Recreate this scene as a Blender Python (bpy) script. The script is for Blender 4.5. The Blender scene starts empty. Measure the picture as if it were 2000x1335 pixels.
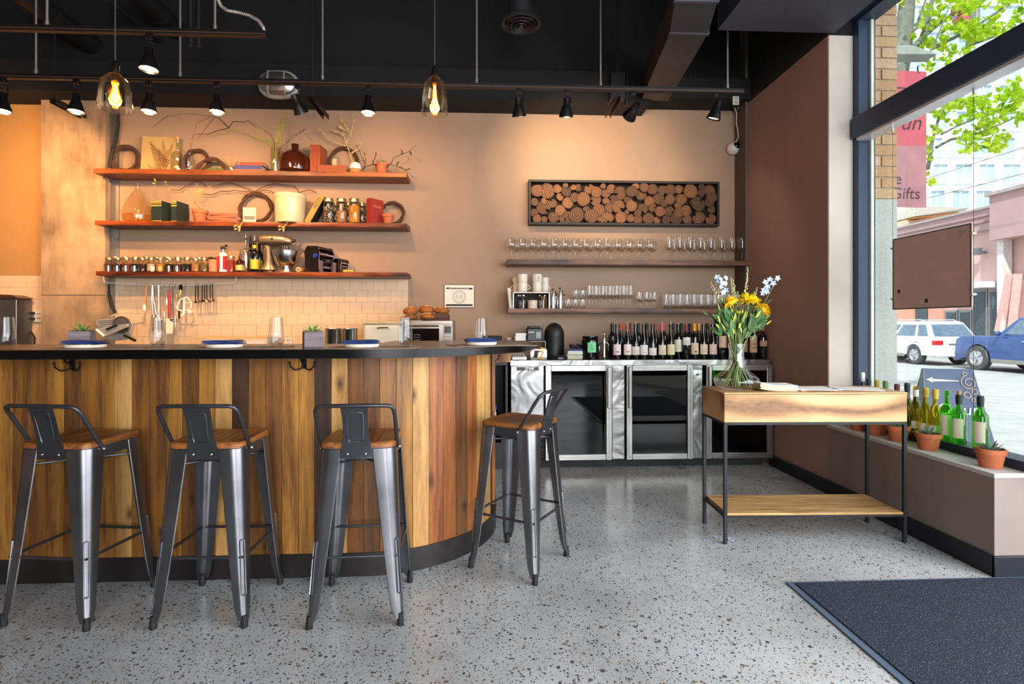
import bpy, bmesh, math, random
from math import sin, cos, pi, atan, radians, sqrt, hypot, tan
from mathutils import Vector, Matrix

R = random.Random(11)
ORD = 'first second third fourth fifth sixth seventh eighth ninth tenth eleventh twelfth thirteenth fourteenth fifteenth sixteenth seventeenth eighteenth'.split()
SC = bpy.context.scene
COL = SC.collection

# ------------------------------------------------------------------ camera
F, HZ, H = 1050.0, 632.0, 1.22          # focal length in px of the 2000 px frame, horizon row, eye height
YAW = atan(50 / 1050)
cs, sn = cos(YAW), sin(YAW)
cam = bpy.data.cameras.new('camera')
cam.sensor_width = 36
cam.lens = 36 * F / 2000
cam.shift_y = -(667.5 - HZ) / 2000
cam.clip_end = 400
co = bpy.data.objects.new('camera', cam)
COL.objects.link(co)
co.location = (0, 0, H)
co.rotation_euler = (pi / 2, 0, -YAW)
SC.camera = co

# ------------------------------------------------------------------ world, sun, daylight, exposure
w = bpy.data.worlds.new('World')
SC.world = w
w.use_nodes = True
nt = w.node_tree
bg = nt.nodes['Background']
sky = nt.nodes.new('ShaderNodeTexSky')
sky.sky_type = 'HOSEK_WILKIE'
sky.turbidity = 6.0
sky.ground_albedo = 0.4
sky.sun_direction = (-0.35, -0.55, 0.76)
mx = nt.nodes.new('ShaderNodeMixRGB')
mx.inputs[0].default_value = 0.75
mx.inputs[2].default_value = (0.93, 0.97, 1.0, 1)
nt.links.new(sky.outputs[0], mx.inputs[1])
nt.links.new(mx.outputs[0], bg.inputs[0])
bg.inputs[1].default_value = 2.1

def lamp(name, kind, loc, energy, color=(1, 1, 1), target=None, **kw):
    l = bpy.data.lights.new(name, kind)
    l.energy = energy
    l.color = color
    for k, v in kw.items():
        setattr(l, k, v)
    o = bpy.data.objects.new(name, l)
    COL.objects.link(o)
    o.location = loc
    if target is not None:
        d = Vector(target) - Vector(loc)
        o.rotation_euler = d.to_track_quat('-Z', 'Y').to_euler()
    return o

lamp('sun', 'SUN', (0, -20, 30), 6.0, (1, 0.96, 0.9), (7, -9, 14.8), angle=0.02)
# daylight entering by the street front behind the camera and by the glazed door side on the right
lamp('daylight_front', 'AREA', (0.9, -3.85, 1.75), 300, (0.95, 0.97, 1.0), (-0.3, 5, 0.9), shape='RECTANGLE', size=2.9, size_y=2.7)
lamp('daylight_side', 'AREA', (2.95, -0.2, 1.7), 285, (0.93, 0.965, 1.0), (-2, 1.4, 0.4), shape='RECTANGLE', size=4.4, size_y=2.8)
SC.view_settings.view_transform = 'Standard'
SC.view_settings.look = 'None'
SC.view_settings.gamma = 1.0
SC.view_settings.use_curve_mapping = False
SC.view_settings.exposure = 0.0
SC.cycles.max_bounces = 7
SC.cycles.diffuse_bounces = 4
SC.cycles.glossy_bounces = 4
SC.cycles.transmission_bounces = 6
SC.cycles.transparent_max_bounces = 24
SC.cycles.caustics_reflective = False
SC.cycles.caustics_refractive = False
SC.cycles.sample_clamp_indirect = 4
SC.cycles.use_denoising = True

# ------------------------------------------------------------------ where a sight line meets a plane of the room
def ray(px, py):
    u, v = (px - 1000) / F, (HZ - py) / F
    return u * cs + sn, cs - u * sn, v

def atY(px, py, Y):
    dx, dy, v = ray(px, py)
    t = Y / dy
    return Vector((dx * t, Y, H + v * t))

def atX(px, py, X):
    dx, dy, v = ray(px, py)
    t = X / dx
    return Vector((X, dy * t, H + v * t))

def atZ(px, py, Z):
    dx, dy, v = ray(px, py)
    t = (Z - H) / v
    return Vector((dx * t, dy * t, Z))

def mpp(px, Y):                      # metres per photo pixel at that place
    dx, dy, v = ray(px, HZ)
    return Y / dy / F

# ------------------------------------------------------------------ mesh builder
class MB:
    def __init__(s):
        s.v = []; s.f = []

    def add(s, vs, fs, M=None):
        n = len(s.v)
        if M is not None:
            vs = [M @ Vector(p) for p in vs]
        s.v += [tuple(p) for p in vs]
        s.f += [tuple(i + n for i in f) for f in fs]
        return s

    def box(s, x0, x1, y0, y1, z0, z1, M=None):
        return s.add([(x0, y0, z0), (x1, y0, z0), (x1, y1, z0), (x0, y1, z0), (x0, y0, z1), (x1, y0, z1), (x1, y1, z1), (x0, y1, z1)],
                     [(0, 3, 2, 1), (4, 5, 6, 7), (0, 1, 5, 4), (1, 2, 6, 5), (2, 3, 7, 6), (3, 0, 4, 7)], M)

    def cbox(s, c, d, M=None):
        return s.box(c[0] - d[0] / 2, c[0] + d[0] / 2, c[1] - d[1] / 2, c[1] + d[1] / 2, c[2] - d[2] / 2, c[2] + d[2] / 2, M)

    def loft(s, rings, caps=True, closed=False, M=None):
        n = len(rings[0]); m = len(rings)
        vs = [p for r in rings for p in r]
        fs = []
        for i in range(m if closed else m - 1):
            a, b = i * n, ((i + 1) % m) * n
            for j in range(n):
                k = (j + 1) % n
                fs.append((a + j, a + k, b + k, b + j))
        if caps and not closed:
            fs.append(tuple(range(n - 1, -1, -1)))
            fs.append(tuple(range((m - 1) * n, m * n)))
        return s.add(vs, fs, M)

    def tube(s, pts, r, n=8, closed=False, caps=True, M=None):
        pts = [Vector(p) for p in pts]
        m = len(pts)
        rr = r if isinstance(r, (list, tuple)) else [r] * m
        rings = []
        up = None
        for i in range(m):
            if closed:
                t = pts[(i + 1) % m] - pts[i - 1]
            else:
                t = pts[min(i + 1, m - 1)] - pts[max(i - 1, 0)]
            if t.length < 1e-9:
                t = Vector((0, 0, 1))
            t.normalize()
            if up is None:
                a = Vector((0, 0, 1)) if abs(t.z) < 0.9 else Vector((1, 0, 0))
                up = (a - t * a.dot(t)).normalized()
            else:
                up = up - t * up.dot(t)
                up = up.normalized() if up.length > 1e-6 else t.orthogonal().normalized()
            b = t.cross(up)
            rings.append([pts[i] + (up * cos(2 * pi * j / n) + b * sin(2 * pi * j / n)) * rr[i] for j in range(n)])
        return s.loft(rings, caps, closed, M)

    def cyl(s, p0, p1, r0, r1=None, n=14, M=None):
        return s.tube([p0, p1], [r0, r0 if r1 is None else r1], n, M=M)

    def lathe(s, prof, n=20, c=(0, 0, 0), M=None, cap=True):
        vs = []; fs = []; idx = []
        for (r, z) in prof:
            if r < 1e-6:
                idx.append([len(vs)]); vs.append((c[0], c[1], c[2] + z))
            else:
                idx.append(list(range(len(vs), len(vs) + n)))
                vs += [(c[0] + r * cos(2 * pi * j / n), c[1] + r * sin(2 * pi * j / n), c[2] + z) for j in range(n)]
        for a, b in zip(idx, idx[1:]):
            for j in range(n):
                k = (j + 1) % n
                if len(a) == 1 and len(b) == 1:
                    continue
                if len(a) == 1:
                    fs.append((a[0], b[k], b[j]))
                elif len(b) == 1:
                    fs.append((a[j], a[k], b[0]))
                else:
                    fs.append((a[j], a[k], b[k], b[j]))
        if cap:
            if len(idx[0]) > 1:
                fs.append(tuple(reversed(idx[0])))
            if len(idx[-1]) > 1:
                fs.append(tuple(idx[-1]))
        return s.add(vs, fs, M)

    def prism(s, poly, z0, z1, M=None):
        n = len(poly)
        vs = [(p[0], p[1], z0) for p in poly] + [(p[0], p[1], z1) for p in poly]
        fs = [tuple(range(n - 1, -1, -1)), tuple(range(n, 2 * n))]
        fs += [(j, (j + 1) % n, n + (j + 1) % n, n + j) for j in range(n)]
        return s.add(vs, fs, M)

    def ball(s, c, r, n=10, sc=(1, 1, 1), M=None):
        m = max(4, n // 2 + 1)
        T = Matrix.Translation(c) @ Matrix.Diagonal((sc[0], sc[1], sc[2], 1))
        if M is not None:
            T = M @ T
        return s.lathe([(r * sin(pi * i / m), -r * cos(pi * i / m)) for i in range(m + 1)], n, M=T)

    def ring(s, c, RR, r, n=28, k=8, M=None):
        T = Matrix.Translation(c)
        if M is not None:
            T = T @ M
        return s.tube([(RR * cos(2 * pi * i / n), RR * sin(2 * pi * i / n), 0) for i in range(n)], r, k, True, M=T)

    def leaf(s, base, d, up, L, W, bend=0.15, n=4):
        """a pointed leaf blade: base point, direction, up vector"""
        d = Vector(d).normalized(); up = Vector(up)
        sd = d.cross(up)
        sd = sd.normalized() if sd.length > 1e-5 else d.orthogonal().normalized()
        nn = sd.cross(d)
        vs = []; base = Vector(base)
        for i in range(n + 1):
            t = i / n
            ww = W * (sin(pi * (0.12 + 0.88 * t)) ** 0.8 if t < 1 else 0.02)
            c = base + d * L * t - nn * bend * L * t * t
            vs += [c - sd * ww / 2 + nn * ww * 0.18, c, c + sd * ww / 2 + nn * ww * 0.18]
        fs = []
        for i in range(n):
            a = i * 3
            fs += [(a, a + 1, a + 4, a + 3), (a + 1, a + 2, a + 5, a + 4)]
        return s.add(vs, fs)

    def mesh(s, name, mat=None, ang=38, recalc=True):
        me = bpy.data.meshes.new(name)
        me.from_pydata(s.v, [], s.f)
        if recalc and len(s.f) < 6000:
            bm = bmesh.new(); bm.from_mesh(me)
            bmesh.ops.recalc_face_normals(bm, faces=bm.faces)
            bm.to_mesh(me); bm.free()
        if ang:
            me.polygons.foreach_set('use_smooth', [True] * len(me.polygons))
            me.set_sharp_from_angle(angle=radians(ang))
        if mat is not None:
            me.materials.append(mat)
        return me

    def build(s, name, mat=None, parent=None, loc=None, rot=None, ang=38, bevel=0.0, seg=2):
        o = bpy.data.objects.new(name, s.mesh(name, mat, ang))
        COL.objects.link(o)
        if parent is not None:
            o.parent = parent
        if loc is not None:
            o.location = loc
        if rot is not None:
            o.rotation_euler = rot
        if bevel:
            m = o.modifiers.new('bevel', 'BEVEL')
            m.width = bevel; m.segments = seg; m.limit_method = 'ANGLE'; m.angle_limit = radians(40)
        return o

def tag(o, label, cat, group=None, kind=None):
    o['label'] = label
    o['category'] = cat
    if group: o['group'] = group
    if kind: o['kind'] = kind
    return o

def thing(name, label, cat, loc=(0, 0, 0), rz=0, group=None):
    o = bpy.data.objects.new(name, None)
    o.empty_display_size = 0.05
    COL.objects.link(o)
    o.location = loc
    o.rotation_euler = (0, 0, rz)
    return tag(o, label, cat, group)

def struct(name, mb, mat, parent=None, **kw):
    o = mb.build(name, mat, parent, **kw)
    o['kind'] = 'structure'
    return o

def dup(o, parent=None, loc=None, rz=None, label=None):
    c = o.copy()
    COL.objects.link(c)
    if parent is not None:
        c.parent = parent
    for ch in list(o.children):
        dup(ch, c)
    if loc is not None: c.location = loc
    if rz is not None: c.rotation_euler = (0, 0, rz)
    if label: c['label'] = label
    return c

def text(name, s, size, mat, parent, loc, rot=(pi / 2, 0, 0), align='CENTER', shear=0, ext=0.0004):
    cu = bpy.data.curves.new(name, 'FONT')
    cu.body = s; cu.size = size; cu.align_x = align; cu.align_y = 'CENTER'; cu.shear = shear; cu.extrude = ext
    cu.materials.append(mat)
    o = bpy.data.objects.new(name, cu)
    COL.objects.link(o)
    me = bpy.data.meshes.new_from_object(o.evaluated_get(bpy.context.evaluated_depsgraph_get()))
    me.name = name
    bpy.data.objects.remove(o); bpy.data.curves.remove(cu)
    if not me.materials: me.materials.append(mat)
    o = bpy.data.objects.new(name, me)
    COL.objects.link(o)
    if parent is not None: o.parent = parent
    o.location = loc; o.rotation_euler = rot
    return o

# ------------------------------------------------------------------ materials
def srgb(c):
    if isinstance(c, str):
        c = [int(c[i:i + 2], 16) / 255 for i in (0, 2, 4)]
    return tuple(x / 12.92 if x <= 0.04045 else ((x + 0.055) / 1.055) ** 2.4 for x in c) + (1,)

class NT:
    def __init__(s, name):
        s.m = bpy.data.materials.new(name)
        s.m.use_nodes = True
        s.t = s.m.node_tree
        s.b = s.t.nodes['Principled BSDF']
        s.out = s.t.nodes['Material Output']

    def n(s, typ, **kw):
        nd = s.t.nodes.new('ShaderNode' + typ)
        for k, v in kw.items():
            if k.startswith('_'):
                key = k[1:]
                key = int(key) if key.isdigit() else key
                if hasattr(v, 'is_output') or isinstance(v, bpy.types.NodeSocket):
                    s.t.links.new(v, nd.inputs[key])
                else:
                    nd.inputs[key].default_value = v
            else:
                setattr(nd, k, v)
        return nd

    def link(s, a, b):
        s.t.links.new(a, b)

    def set(s, **kw):
        for k, v in kw.items():
            k = k.replace('_', ' ')
            if isinstance(v, bpy.types.NodeSocket):
                s.t.links.new(v, s.b.inputs[k])
            else:
                s.b.inputs[k].default_value = v

    def ramp(s, fac, stops):
        r = s.n('ValToRGB')
        e = r.color_ramp.elements
        while len(e) < len(stops):
            e.new(0.5)
        for x, (p, c) in zip(e, stops):
            x.position = p; x.color = c
        s.link(fac, r.inputs[0])
        return r.outputs[0]

    def coords(s, scale=(1, 1, 1), rnd=True, src='Object'):
        tc = s.n('TexCoord')
        v = tc.outputs[src]
        if rnd:
            oi = s.n('ObjectInfo')
            mul = s.n('Math', operation='MULTIPLY', _0=oi.outputs['Random'], _1=37.0)
            ad = s.n('VectorMath', operation='ADD', _0=v)
            s.link(mul.outputs[0], ad.inputs[1])
            v = ad.outputs[0]
        mp = s.n('Mapping', _Scale=scale)
        s.link(v, mp.inputs['Vector'])
        return mp.outputs[0]

    def bump(s, h, strength=0.2, dist=0.01):
        b = s.n('Bump', _Strength=strength, _Distance=dist)
        s.link(h, b.inputs['Height'])
        s.link(b.outputs[0], s.b.inputs['Normal'])

MATS = {}
def pm(name, col, rough=0.5, metal=0.0, var=0.12, scale=8.0, bump=0.0, bscale=120.0, stretch=(1, 1, 1), **kw):
    """principled with a procedural tone variation"""
    if name in MATS: return MATS[name]
    t = NT(name)
    c = srgb(col)
    v = t.coords(stretch)
    nz = t.n('TexNoise', _Vector=v, _Scale=scale, _Detail=4.0)
    lo = tuple(x * (1 - var) for x in c[:3]) + (1,)
    hi = tuple(min(1, x * (1 + var)) for x in c[:3]) + (1,)
    t.set(Base_Color=t.ramp(nz.outputs[0], [(0.3, lo), (0.7, hi)]), Roughness=rough, Metallic=metal)
    if bump:
        n2 = t.n('TexNoise', _Vector=v, _Scale=bscale, _Detail=3.0)
        t.bump(n2.outputs[0], bump, 0.004)
    for k, val in kw.items():
        t.set(**{k: val})
    MATS[name] = t.m
    return t.m

def wood(name, c1, c2, axis=2, scale=14.0, rough=0.5, knots=0.0, dark=None, bump=0.15, spots=0.0, vary=0.0):
    """straight-grained wood, the grain runs along the object's axis (0 x, 1 y, 2 z)"""
    if name in MATS: return MATS[name]
    t = NT(name)
    sc = [1.0, 1.0, 1.0]; sc[axis] = 0.07
    v = t.coords(tuple(sc))
    n1 = t.n('TexNoise', _Vector=v, _Scale=scale, _Detail=5.0, _Roughness=0.6, _Distortion=0.6)
    n2 = t.n('TexNoise', _Vector=v, _Scale=scale * 9, _Detail=3.0, _Roughness=0.7)
    ad = t.n('Math', operation='MULTIPLY_ADD', _0=n2.outputs[0], _1=0.45)
    t.link(n1.outputs[0], ad.inputs[2])
    a, b = srgb(c1), srgb(c2)
    dk = tuple(x * .55 for x in a[:3]) + (1,)
    col = t.ramp(ad.outputs[0], [(0.45, dk), (0.58, a), (0.74, tuple((x + y) / 2 for x, y in zip(a, b))), (0.92, b)])
    if vary:
        oi = t.n('ObjectInfo')
        mr = t.n('MapRange', _Value=oi.outputs['Random'], **{'_To Min': 1 - vary, '_To Max': 1 + vary})
        mm = t.n('VectorMath', operation='SCALE', _0=col)
        t.link(mr.outputs[0], mm.inputs['Scale'])
        col = mm.outputs[0]
    if knots or spots:
        sk = [1.0, 1.0, 1.0]; sk[axis] = 0.45
        vk = t.coords(tuple(sk))
        sx_ = t.n('SeparateXYZ'); t.link(vk, sx_.inputs[0])
        cb_ = t.n('CombineXYZ', _X=sx_.outputs[0 if axis != 0 else 1], _Y=sx_.outputs[2 if axis != 0 else 0])
        vo = t.n('TexVoronoi', voronoi_dimensions='2D', _Vector=cb_.outputs[0] if knots else vk, _Scale=knots or spots) if knots else t.n('TexVoronoi', _Vector=vk, _Scale=spots)
        lo, hi = (0.01, 0.075) if knots else (0.15, 0.5)
        mr = t.n('MapRange', _Value=vo.outputs['Distance'], **{'_From Min': lo, '_From Max': hi, '_To Min': 0.85, '_To Max': 0.0})
        mxx = t.n('MixRGB', _0=mr.outputs[0], _1=col, _2=srgb(dark or '2a1408'))
        col = mxx.outputs[0]
    t.set(Base_Color=col, Roughness=rough)
    t.bump(ad.outputs[0], bump, 0.004)
    MATS[name] = t.m
    return t.m

def glass(name, tint='ffffff', edge=0.6, base=0.04, rough=0.03, blend=0.5, deep=None, power=2.2):
    """thin clear glass: lets light through tinted, mirrors at grazing angles"""
    if name in MATS: return MATS[name]
    t = NT(name)
    lw = t.n('LayerWeight', _Blend=blend)
    pw = t.n('Math', operation='POWER', _0=lw.outputs['Facing'], _1=power)
    mr = t.n('MapRange', _Value=pw.outputs[0], **{'_To Min': base, '_To Max': edge})
    nz = t.n('TexNoise', _Vector=t.coords(), _Scale=6.0)
    c = srgb(tint); d = srgb(deep or tint)
    tr = t.n('BsdfTransparent')
    t.link(t.ramp(nz.outputs[0], [(0.35, d), (0.65, c)]), tr.inputs[0])
    gl = t.n('BsdfGlossy', _Color=(1, 1, 1, 1), _Roughness=rough)
    ms = t.n('MixShader', _0=mr.outputs[0])
    t.link(tr.outputs[0], ms.inputs[1]); t.link(gl.outputs[0], ms.inputs[2])
    t.link(ms.outputs[0], t.out.inputs[0])
    MATS[name] = t.m
    return t.m

def emit(name, col, strength):
    if name in MATS: return MATS[name]
    t = NT(name)
    nz = t.n('TexNoise', _Vector=t.coords(), _Scale=3.0)
    c = srgb(col)
    t.set(Base_Color=c, Emission_Color=t.ramp(nz.outputs[0], [(0.3, c), (0.7, tuple(min(1, x * 1.05) for x in c[:3]) + (1,))]), Emission_Strength=strength)
    MATS[name] = t.m
    return t.m

BLACK = pm('black_paint', '0d0d0f', 0.6, var=0.3)
DARKM = pm('dark_metal', '1b1b1d', 0.42, 0.6)
STEEL = pm('brushed_steel', 'b4b4b2', 0.3, 1.0, var=0.12, scale=3, stretch=(1, 1, 18))
STEELH = pm('bright_steel', 'd0d0ce', 0.22, 1.0)
CHROME = pm('chrome', 'd8d8d8', 0.1, 1.0, var=0.03)
WHITE = pm('white_plastic', 'e6e2da', 0.45)
PAPER = pm('white_paper', 'eeece6', 0.8, var=0.03)
CREAM = pm('cream_ceramic', 'e2d3b4', 0.3)
CLEAR = glass('clear_glass', 'fbfbfa', 0.6, 0.04)
TERRA = pm('terracotta', 'b4623c', 0.8, var=0.15, scale=20)
SOIL = pm('potting_soil', '3b2a1e', 0.95, var=0.4, scale=60, bump=0.5)
SUCC = pm('succulent_green', '5d7a62', 0.55, var=0.25)
CORK = pm('cork', 'b98d5b', 0.85, var=0.25, scale=60)
BROWNTWIG = pm('brown_twig', '4a2c1a', 0.8, var=0.3)
GREYPLAS = pm('grey_plastic', '6d6d6d', 0.5)
BLUECLOTH = pm('navy_cloth', '2b3d78', 0.9, var=0.2, scale=30, bump=0.3, bscale=600)
STONEWARE = pm('ivory_stoneware', 'e3d8c4', 0.4)
# ================================================================== SETTING
YW = 5.15            # back wall
XR = 2.452           # right wall
YE = 3.752           # where the right wall ends and the shop window begins

def floor_mat():
    t = NT('polished_concrete')
    v = t.coords(rnd=False)
    nb = t.n('TexNoise', _Vector=v, _Scale=1.6, _Detail=5.0, _Roughness=0.6)
    base = t.ramp(nb.outputs[0], [(0.3, srgb('969899')), (0.5, srgb('b0b3b5')), (0.75, srgb('c2c6c9'))])
    nf = t.n('TexNoise', _Vector=v, _Scale=160.0, _Detail=3.0)
    base = t.n('MixRGB', blend_type='MULTIPLY', _0=0.55, _1=base, _2=t.ramp(nf.outputs[0], [(0.3, (0.62, 0.62, 0.6, 1)), (0.65, (1, 1, 1, 1))])).outputs[0]
    nd = t.n('TexNoise', _Vector=v, _Scale=9.0, _Detail=2.0)
    off = t.n('VectorMath', operation='SCALE', _0=nd.outputs['Color'], _Scale=0.03)
    vv = t.n('VectorMath', operation='ADD', _0=v)
    t.link(off.outputs[0], vv.inputs[1])
    for sc, thr, rad in ((38.0, 0.40, 0.36), (72.0, 0.72, 0.40), (135.0, 0.7, 0.44)):
        vo = t.n('TexVoronoi', _Vector=vv.outputs[0], _Scale=sc)
        sep = t.n('SeparateColor')
        t.link(vo.outputs['Color'], sep.inputs[0])
        size = t.n('Math', operation='MULTIPLY', _0=sep.outputs[1], _1=rad)
        a = t.n('Math', operation='LESS_THAN', _0=vo.outputs['Distance'])
        t.link(size.outputs[0], a.inputs[1])
        b = t.n('Math', operation='LESS_THAN', _0=sep.outputs[0], _1=thr)
        m = t.n('Math', operation='MULTIPLY', _0=a.outputs[0], _1=b.outputs[0])
        peb = t.ramp(sep.outputs[2], [(0.0, srgb('26272b')), (0.45, srgb('4a4a4c')), (0.7, srgb('6c6257')), (0.85, srgb('8a7458')), (1.0, srgb('39404a'))])
        base = t.n('MixRGB', _0=m.outputs[0], _1=base, _2=peb).outputs[0]
    nr = t.n('TexNoise', _Vector=v, _Scale=3.0, _Detail=3.0)
    rg = t.n('MapRange', _Value=nr.outputs[0], **{'_From Min': 0.3, '_From Max': 0.7, '_To Min': 0.15, '_To Max': 0.28})
    t.set(Base_Color=base, Roughness=rg.outputs[0])
    t.b.inputs['Specular IOR Level'].default_value = 0.55
    return t.m

def concrete_mat():
    t = NT('board_marked_concrete')
    v = t.coords((1, 1, 0.16), rnd=False)
    v2 = t.coords(rnd=False)
    a = t.n('TexNoise', _Vector=v, _Scale=16.0, _Detail=6.0, _Roughness=0.65)
    b = t.n('TexNoise', _Vector=v2, _Scale=3.5, _Detail=5.0)
    s = t.n('Math', operation='MULTIPLY_ADD', _0=a.outputs[0], _1=0.6)
    t.link(b.outputs[0], s.inputs[2])
    col = t.ramp(s.outputs[0], [(0.5, srgb('5f4f3e')), (0.7, srgb('86705a')), (0.95, srgb('a58b6e'))])
    vo = t.n('TexVoronoi', _Vector=v2, _Scale=14.0)
    mr = t.n('MapRange', _Value=vo.outputs['Distance'], **{'_From Min': 0.03, '_From Max': 0.07, '_To Min': 0.7, '_To Max': 0.0})
    col = t.n('MixRGB', _0=mr.outputs[0], _1=col, _2=srgb('40352a')).outputs[0]
    t.set(Base_Color=col, Roughness=0.85)
    t.bump(s.outputs[0], 0.35, 0.01)
    return t.m

PAINT = pm('taupe_wall_paint', '9c8069', 0.7, var=0.05, scale=2, bump=0.05)
PAINTR = pm('brown_wall_paint', '9b7c70', 0.7, var=0.05, scale=2, bump=0.05)
JAMBP = pm('pale_jamb_paint', 'c6bbb1', 0.7, var=0.04)
CEILP = pm('black_ceiling_paint', '060608', 0.85, var=0.3, scale=3)
NAVYF = pm('dark_window_frame', '2b3b50', 0.45, 0.2, var=0.1)
BASEP = pm('dark_baseboard', '14171f', 0.5)
TILE = pm('glazed_tile', 'dcbd9c', 0.25, var=0.05, scale=3)
GROUT = pm('grout', 'b7a893', 0.9)

flo = struct('floor', MB().box(-6.2, 3.0, -4.2, YW + 0.3, -0.1, 0), floor_mat(), ang=0)
wb = struct('wall_back', MB().box(-6.2, XR + 0.3, YW, YW + 0.3, 0, 4.4), PAINT, ang=0)
struct('wall_left', MB().box(-6.4, -6.2, -4.2, YW + 0.3, 0, 4.4), PAINT, ang=0)
wf = MB().box(-6.4, -0.6, -4.3, -4.1, 0, 4.4).box(2.4, 2.9, -4.3, -4.1, 0, 4.4).box(-0.6, 2.4, -4.3, -4.1, 0, .4).box(-0.6, 2.4, -4.3, -4.1, 3.2, 4.4)
struct('wall_front', wf, pm('dark_front_wall', '3a322e', 0.8), ang=0)
wv = struct('window_2', MB().box(-0.6, -0.55, -4.25, -4.15, .4, 3.2).box(2.35, 2.4, -4.25, -4.15, .4, 3.2).box(-.55, 2.35, -4.25, -4.15, 2.5, 2.6).box(.87, .93, -4.25, -4.15, .4, 2.5), NAVYF, ang=0)
struct('wall_right', MB().box(XR, 2.634, YE, YW, 0, 3.29), PAINTR, ang=0)
struct('wall_right', MB().box(XR - 0.003, 2.634, YE, YW, 3.29, 4.4), CEILP, ang=0)
struct('trim_1', MB().box(XR + 0.004, 2.632, YE - 0.006, YE, 0.497, 3.29), JAMBP, ang=0)
ceil = struct('ceiling', MB().box(-6.4, 2.9, -4.2, YW + 0.3, 4.4, 4.6), CEILP, ang=0)
# soffit over the back wall, two heights
struct('trim_2', MB().box(-6.2, 1.5, 4.83, YW, 3.233, 3.505), CEILP, ang=0)
struct('trim_3', MB().box(1.5, XR, 4.88, YW, 3.30, 3.50), CEILP, ang=0)
struct('trim_4', MB().box(-6.2, XR, 5.05, YW, 3.505, 4.4), CEILP, ang=0)
# lowered bulkhead along the shop window
struct('ceiling_bulkhead', MB().box(1.638, 2.49, -3.9, YE - 0.01, 3.303, 4.4), pm('charcoal_panel', '3a3a42', 0.6, var=0.15, scale=4), ang=0)
struct('trim_5', MB().box(2.49, 2.78, -3.9, YE - 0.01, 3.40, 4.4), NAVYF, ang=0)
# concrete pier at the left end of the shelves
pier = struct('trim_6', MB().box(-3.992, -3.4345, 5.02, YW, 0, 3.23), concrete_mat(), ang=0)
pier['label'] = 'board-marked concrete pier left of the wooden shelves'
pc = MB()
for z in (1.478,):
    pc.box(-3.99, -3.436, 5.0185, 5.021, z - 0.003, z + 0.003)
struct('pour_joint', pc, pm('joint_brown', '4b3b2b', 0.9), pier, ang=0)  # pour joint drawn as a thin dark brown line
struct('trim_7', MB().box(2.425, XR, 4.93, YW, 0.92, 4.2), pm('brown_post_paint', '5b4a44', 0.7), ang=0)
# baseboards
struct('baseboard_right', MB().box(XR - 0.014, XR, 2.47, 4.52, 0, 0.101), BASEP, bevel=0.003)
struct('baseboard_front', MB().box(XR - 0.014, 2.95, 2.468, 2.484, 0, 0.101), BASEP, bevel=0.003)
# knee wall, sill
struct('wall_knee', MB().box(XR, 2.80, 2.484, YE, 0, 0.475), pm('knee_wall_paint', '857771', 0.7, var=0.04), ang=0)
struct('window_sill', MB().box(XR - 0.006, 2.80, 2.478, YE, 0.475, 0.497), pm('sill_paint', 'b9b6b2', 0.5, var=0.04), bevel=0.002)

# shop window
w1 = struct('window_1', MB().box(2.634, 2.76, 3.69, YE + 0.02, 0.497, 3.5), NAVYF, bevel=0.003)
struct('mullion', MB().box(2.60, 2.76, 2.47, 3.71, 2.537, 2.683), NAVYF, w1, bevel=0.003)
struct('mullion_underside', MB().box(2.62, 2.72, 2.47, 3.69, 2.519, 2.537), pm('lit_underside_pale', 'c9c4c6', 0.35, 0.3), w1, ang=0)  # mullion's lit underside: the light is put into this pale strip
struct('bottom_rail', MB().box(2.625, 2.76, 2.47, 3.69, 0.497, 0.545), NAVYF, w1, bevel=0.003)
struct('head_rail', MB().box(2.634, 2.76, 2.47, 3.69, 3.37, 3.5), NAVYF, w1, bevel=0.003)
struct('glazing_bead', MB().box(2.715, 2.735, 3.672, 3.69, 0.545, 3.37), pm('pale_bead', 'cfd2c4', 0.5), w1, ang=0)
struct('frame_post', MB().box(2.634, 2.76, 2.40, 2.47, 0.497, 3.5), NAVYF, w1, bevel=0.003)
PANE = glass('window_pane', 'f4f9f8', 0.4, 0.02, 0.01, 0.2)
struct('pane', MB().box(2.738, 2.742, 2.47, 3.69, 0.545, 2.53), PANE, w1, ang=0)
struct('pane', MB().box(2.738, 2.742, 2.47, 3.69, 2.683, 3.37), PANE, w1, ang=0)

# tiled splashback: grout bed and single tiles, running bond
p = 0.1083
XL, XRt = atY(215, 600, 5.14).x, atY(797, 600, 5.135).x
gb = struct('trim_8', MB().box(XL, XRt, 5.142, YW, 0.9, 1.642), GROUT, ang=0)
tm = MB().box(-p / 2 + 0.0012, p / 2 - 0.0012, -0.006, 0, 0.0012, p - 0.0012).mesh('tile', TILE, 0)
def tile(parent, x0, x1, z, h=p):
    if x1 - x0 < 0.012: return
    full = abs(x1 - x0 - p) < 1e-4 and h == p
    me = tm if full else MB().box(-(x1 - x0) / 2 + 0.0012, (x1 - x0) / 2 - 0.0012, -0.006, 0, 0.0012, h - 0.0012).mesh('tile', TILE, 0)
    o = bpy.data.objects.new('tile', me)
    COL.objects.link(o); o.parent = parent
    o.location = ((x0 + x1) / 2, 5.142 + R.uniform(-0.0006, 0.0006), z)
    o.rotation_euler = (R.uniform(-.004, .004), 0, R.uniform(-.004, .004))
for row in range(6):
    z = 1.642 - (row + 1) * p
    x = XRt - (0.056 if row % 2 == 0 else 0.056 + p / 2 if False else p)
    xs = [XRt]
    while xs[-1] > XL:
        step = (p * 0.5 if len(xs) == 1 and row % 2 else p)
        xs.append(max(XL, xs[-1] - step))
    for a, b in zip(xs[1:], xs): tile(gb, a, b, z)
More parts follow.
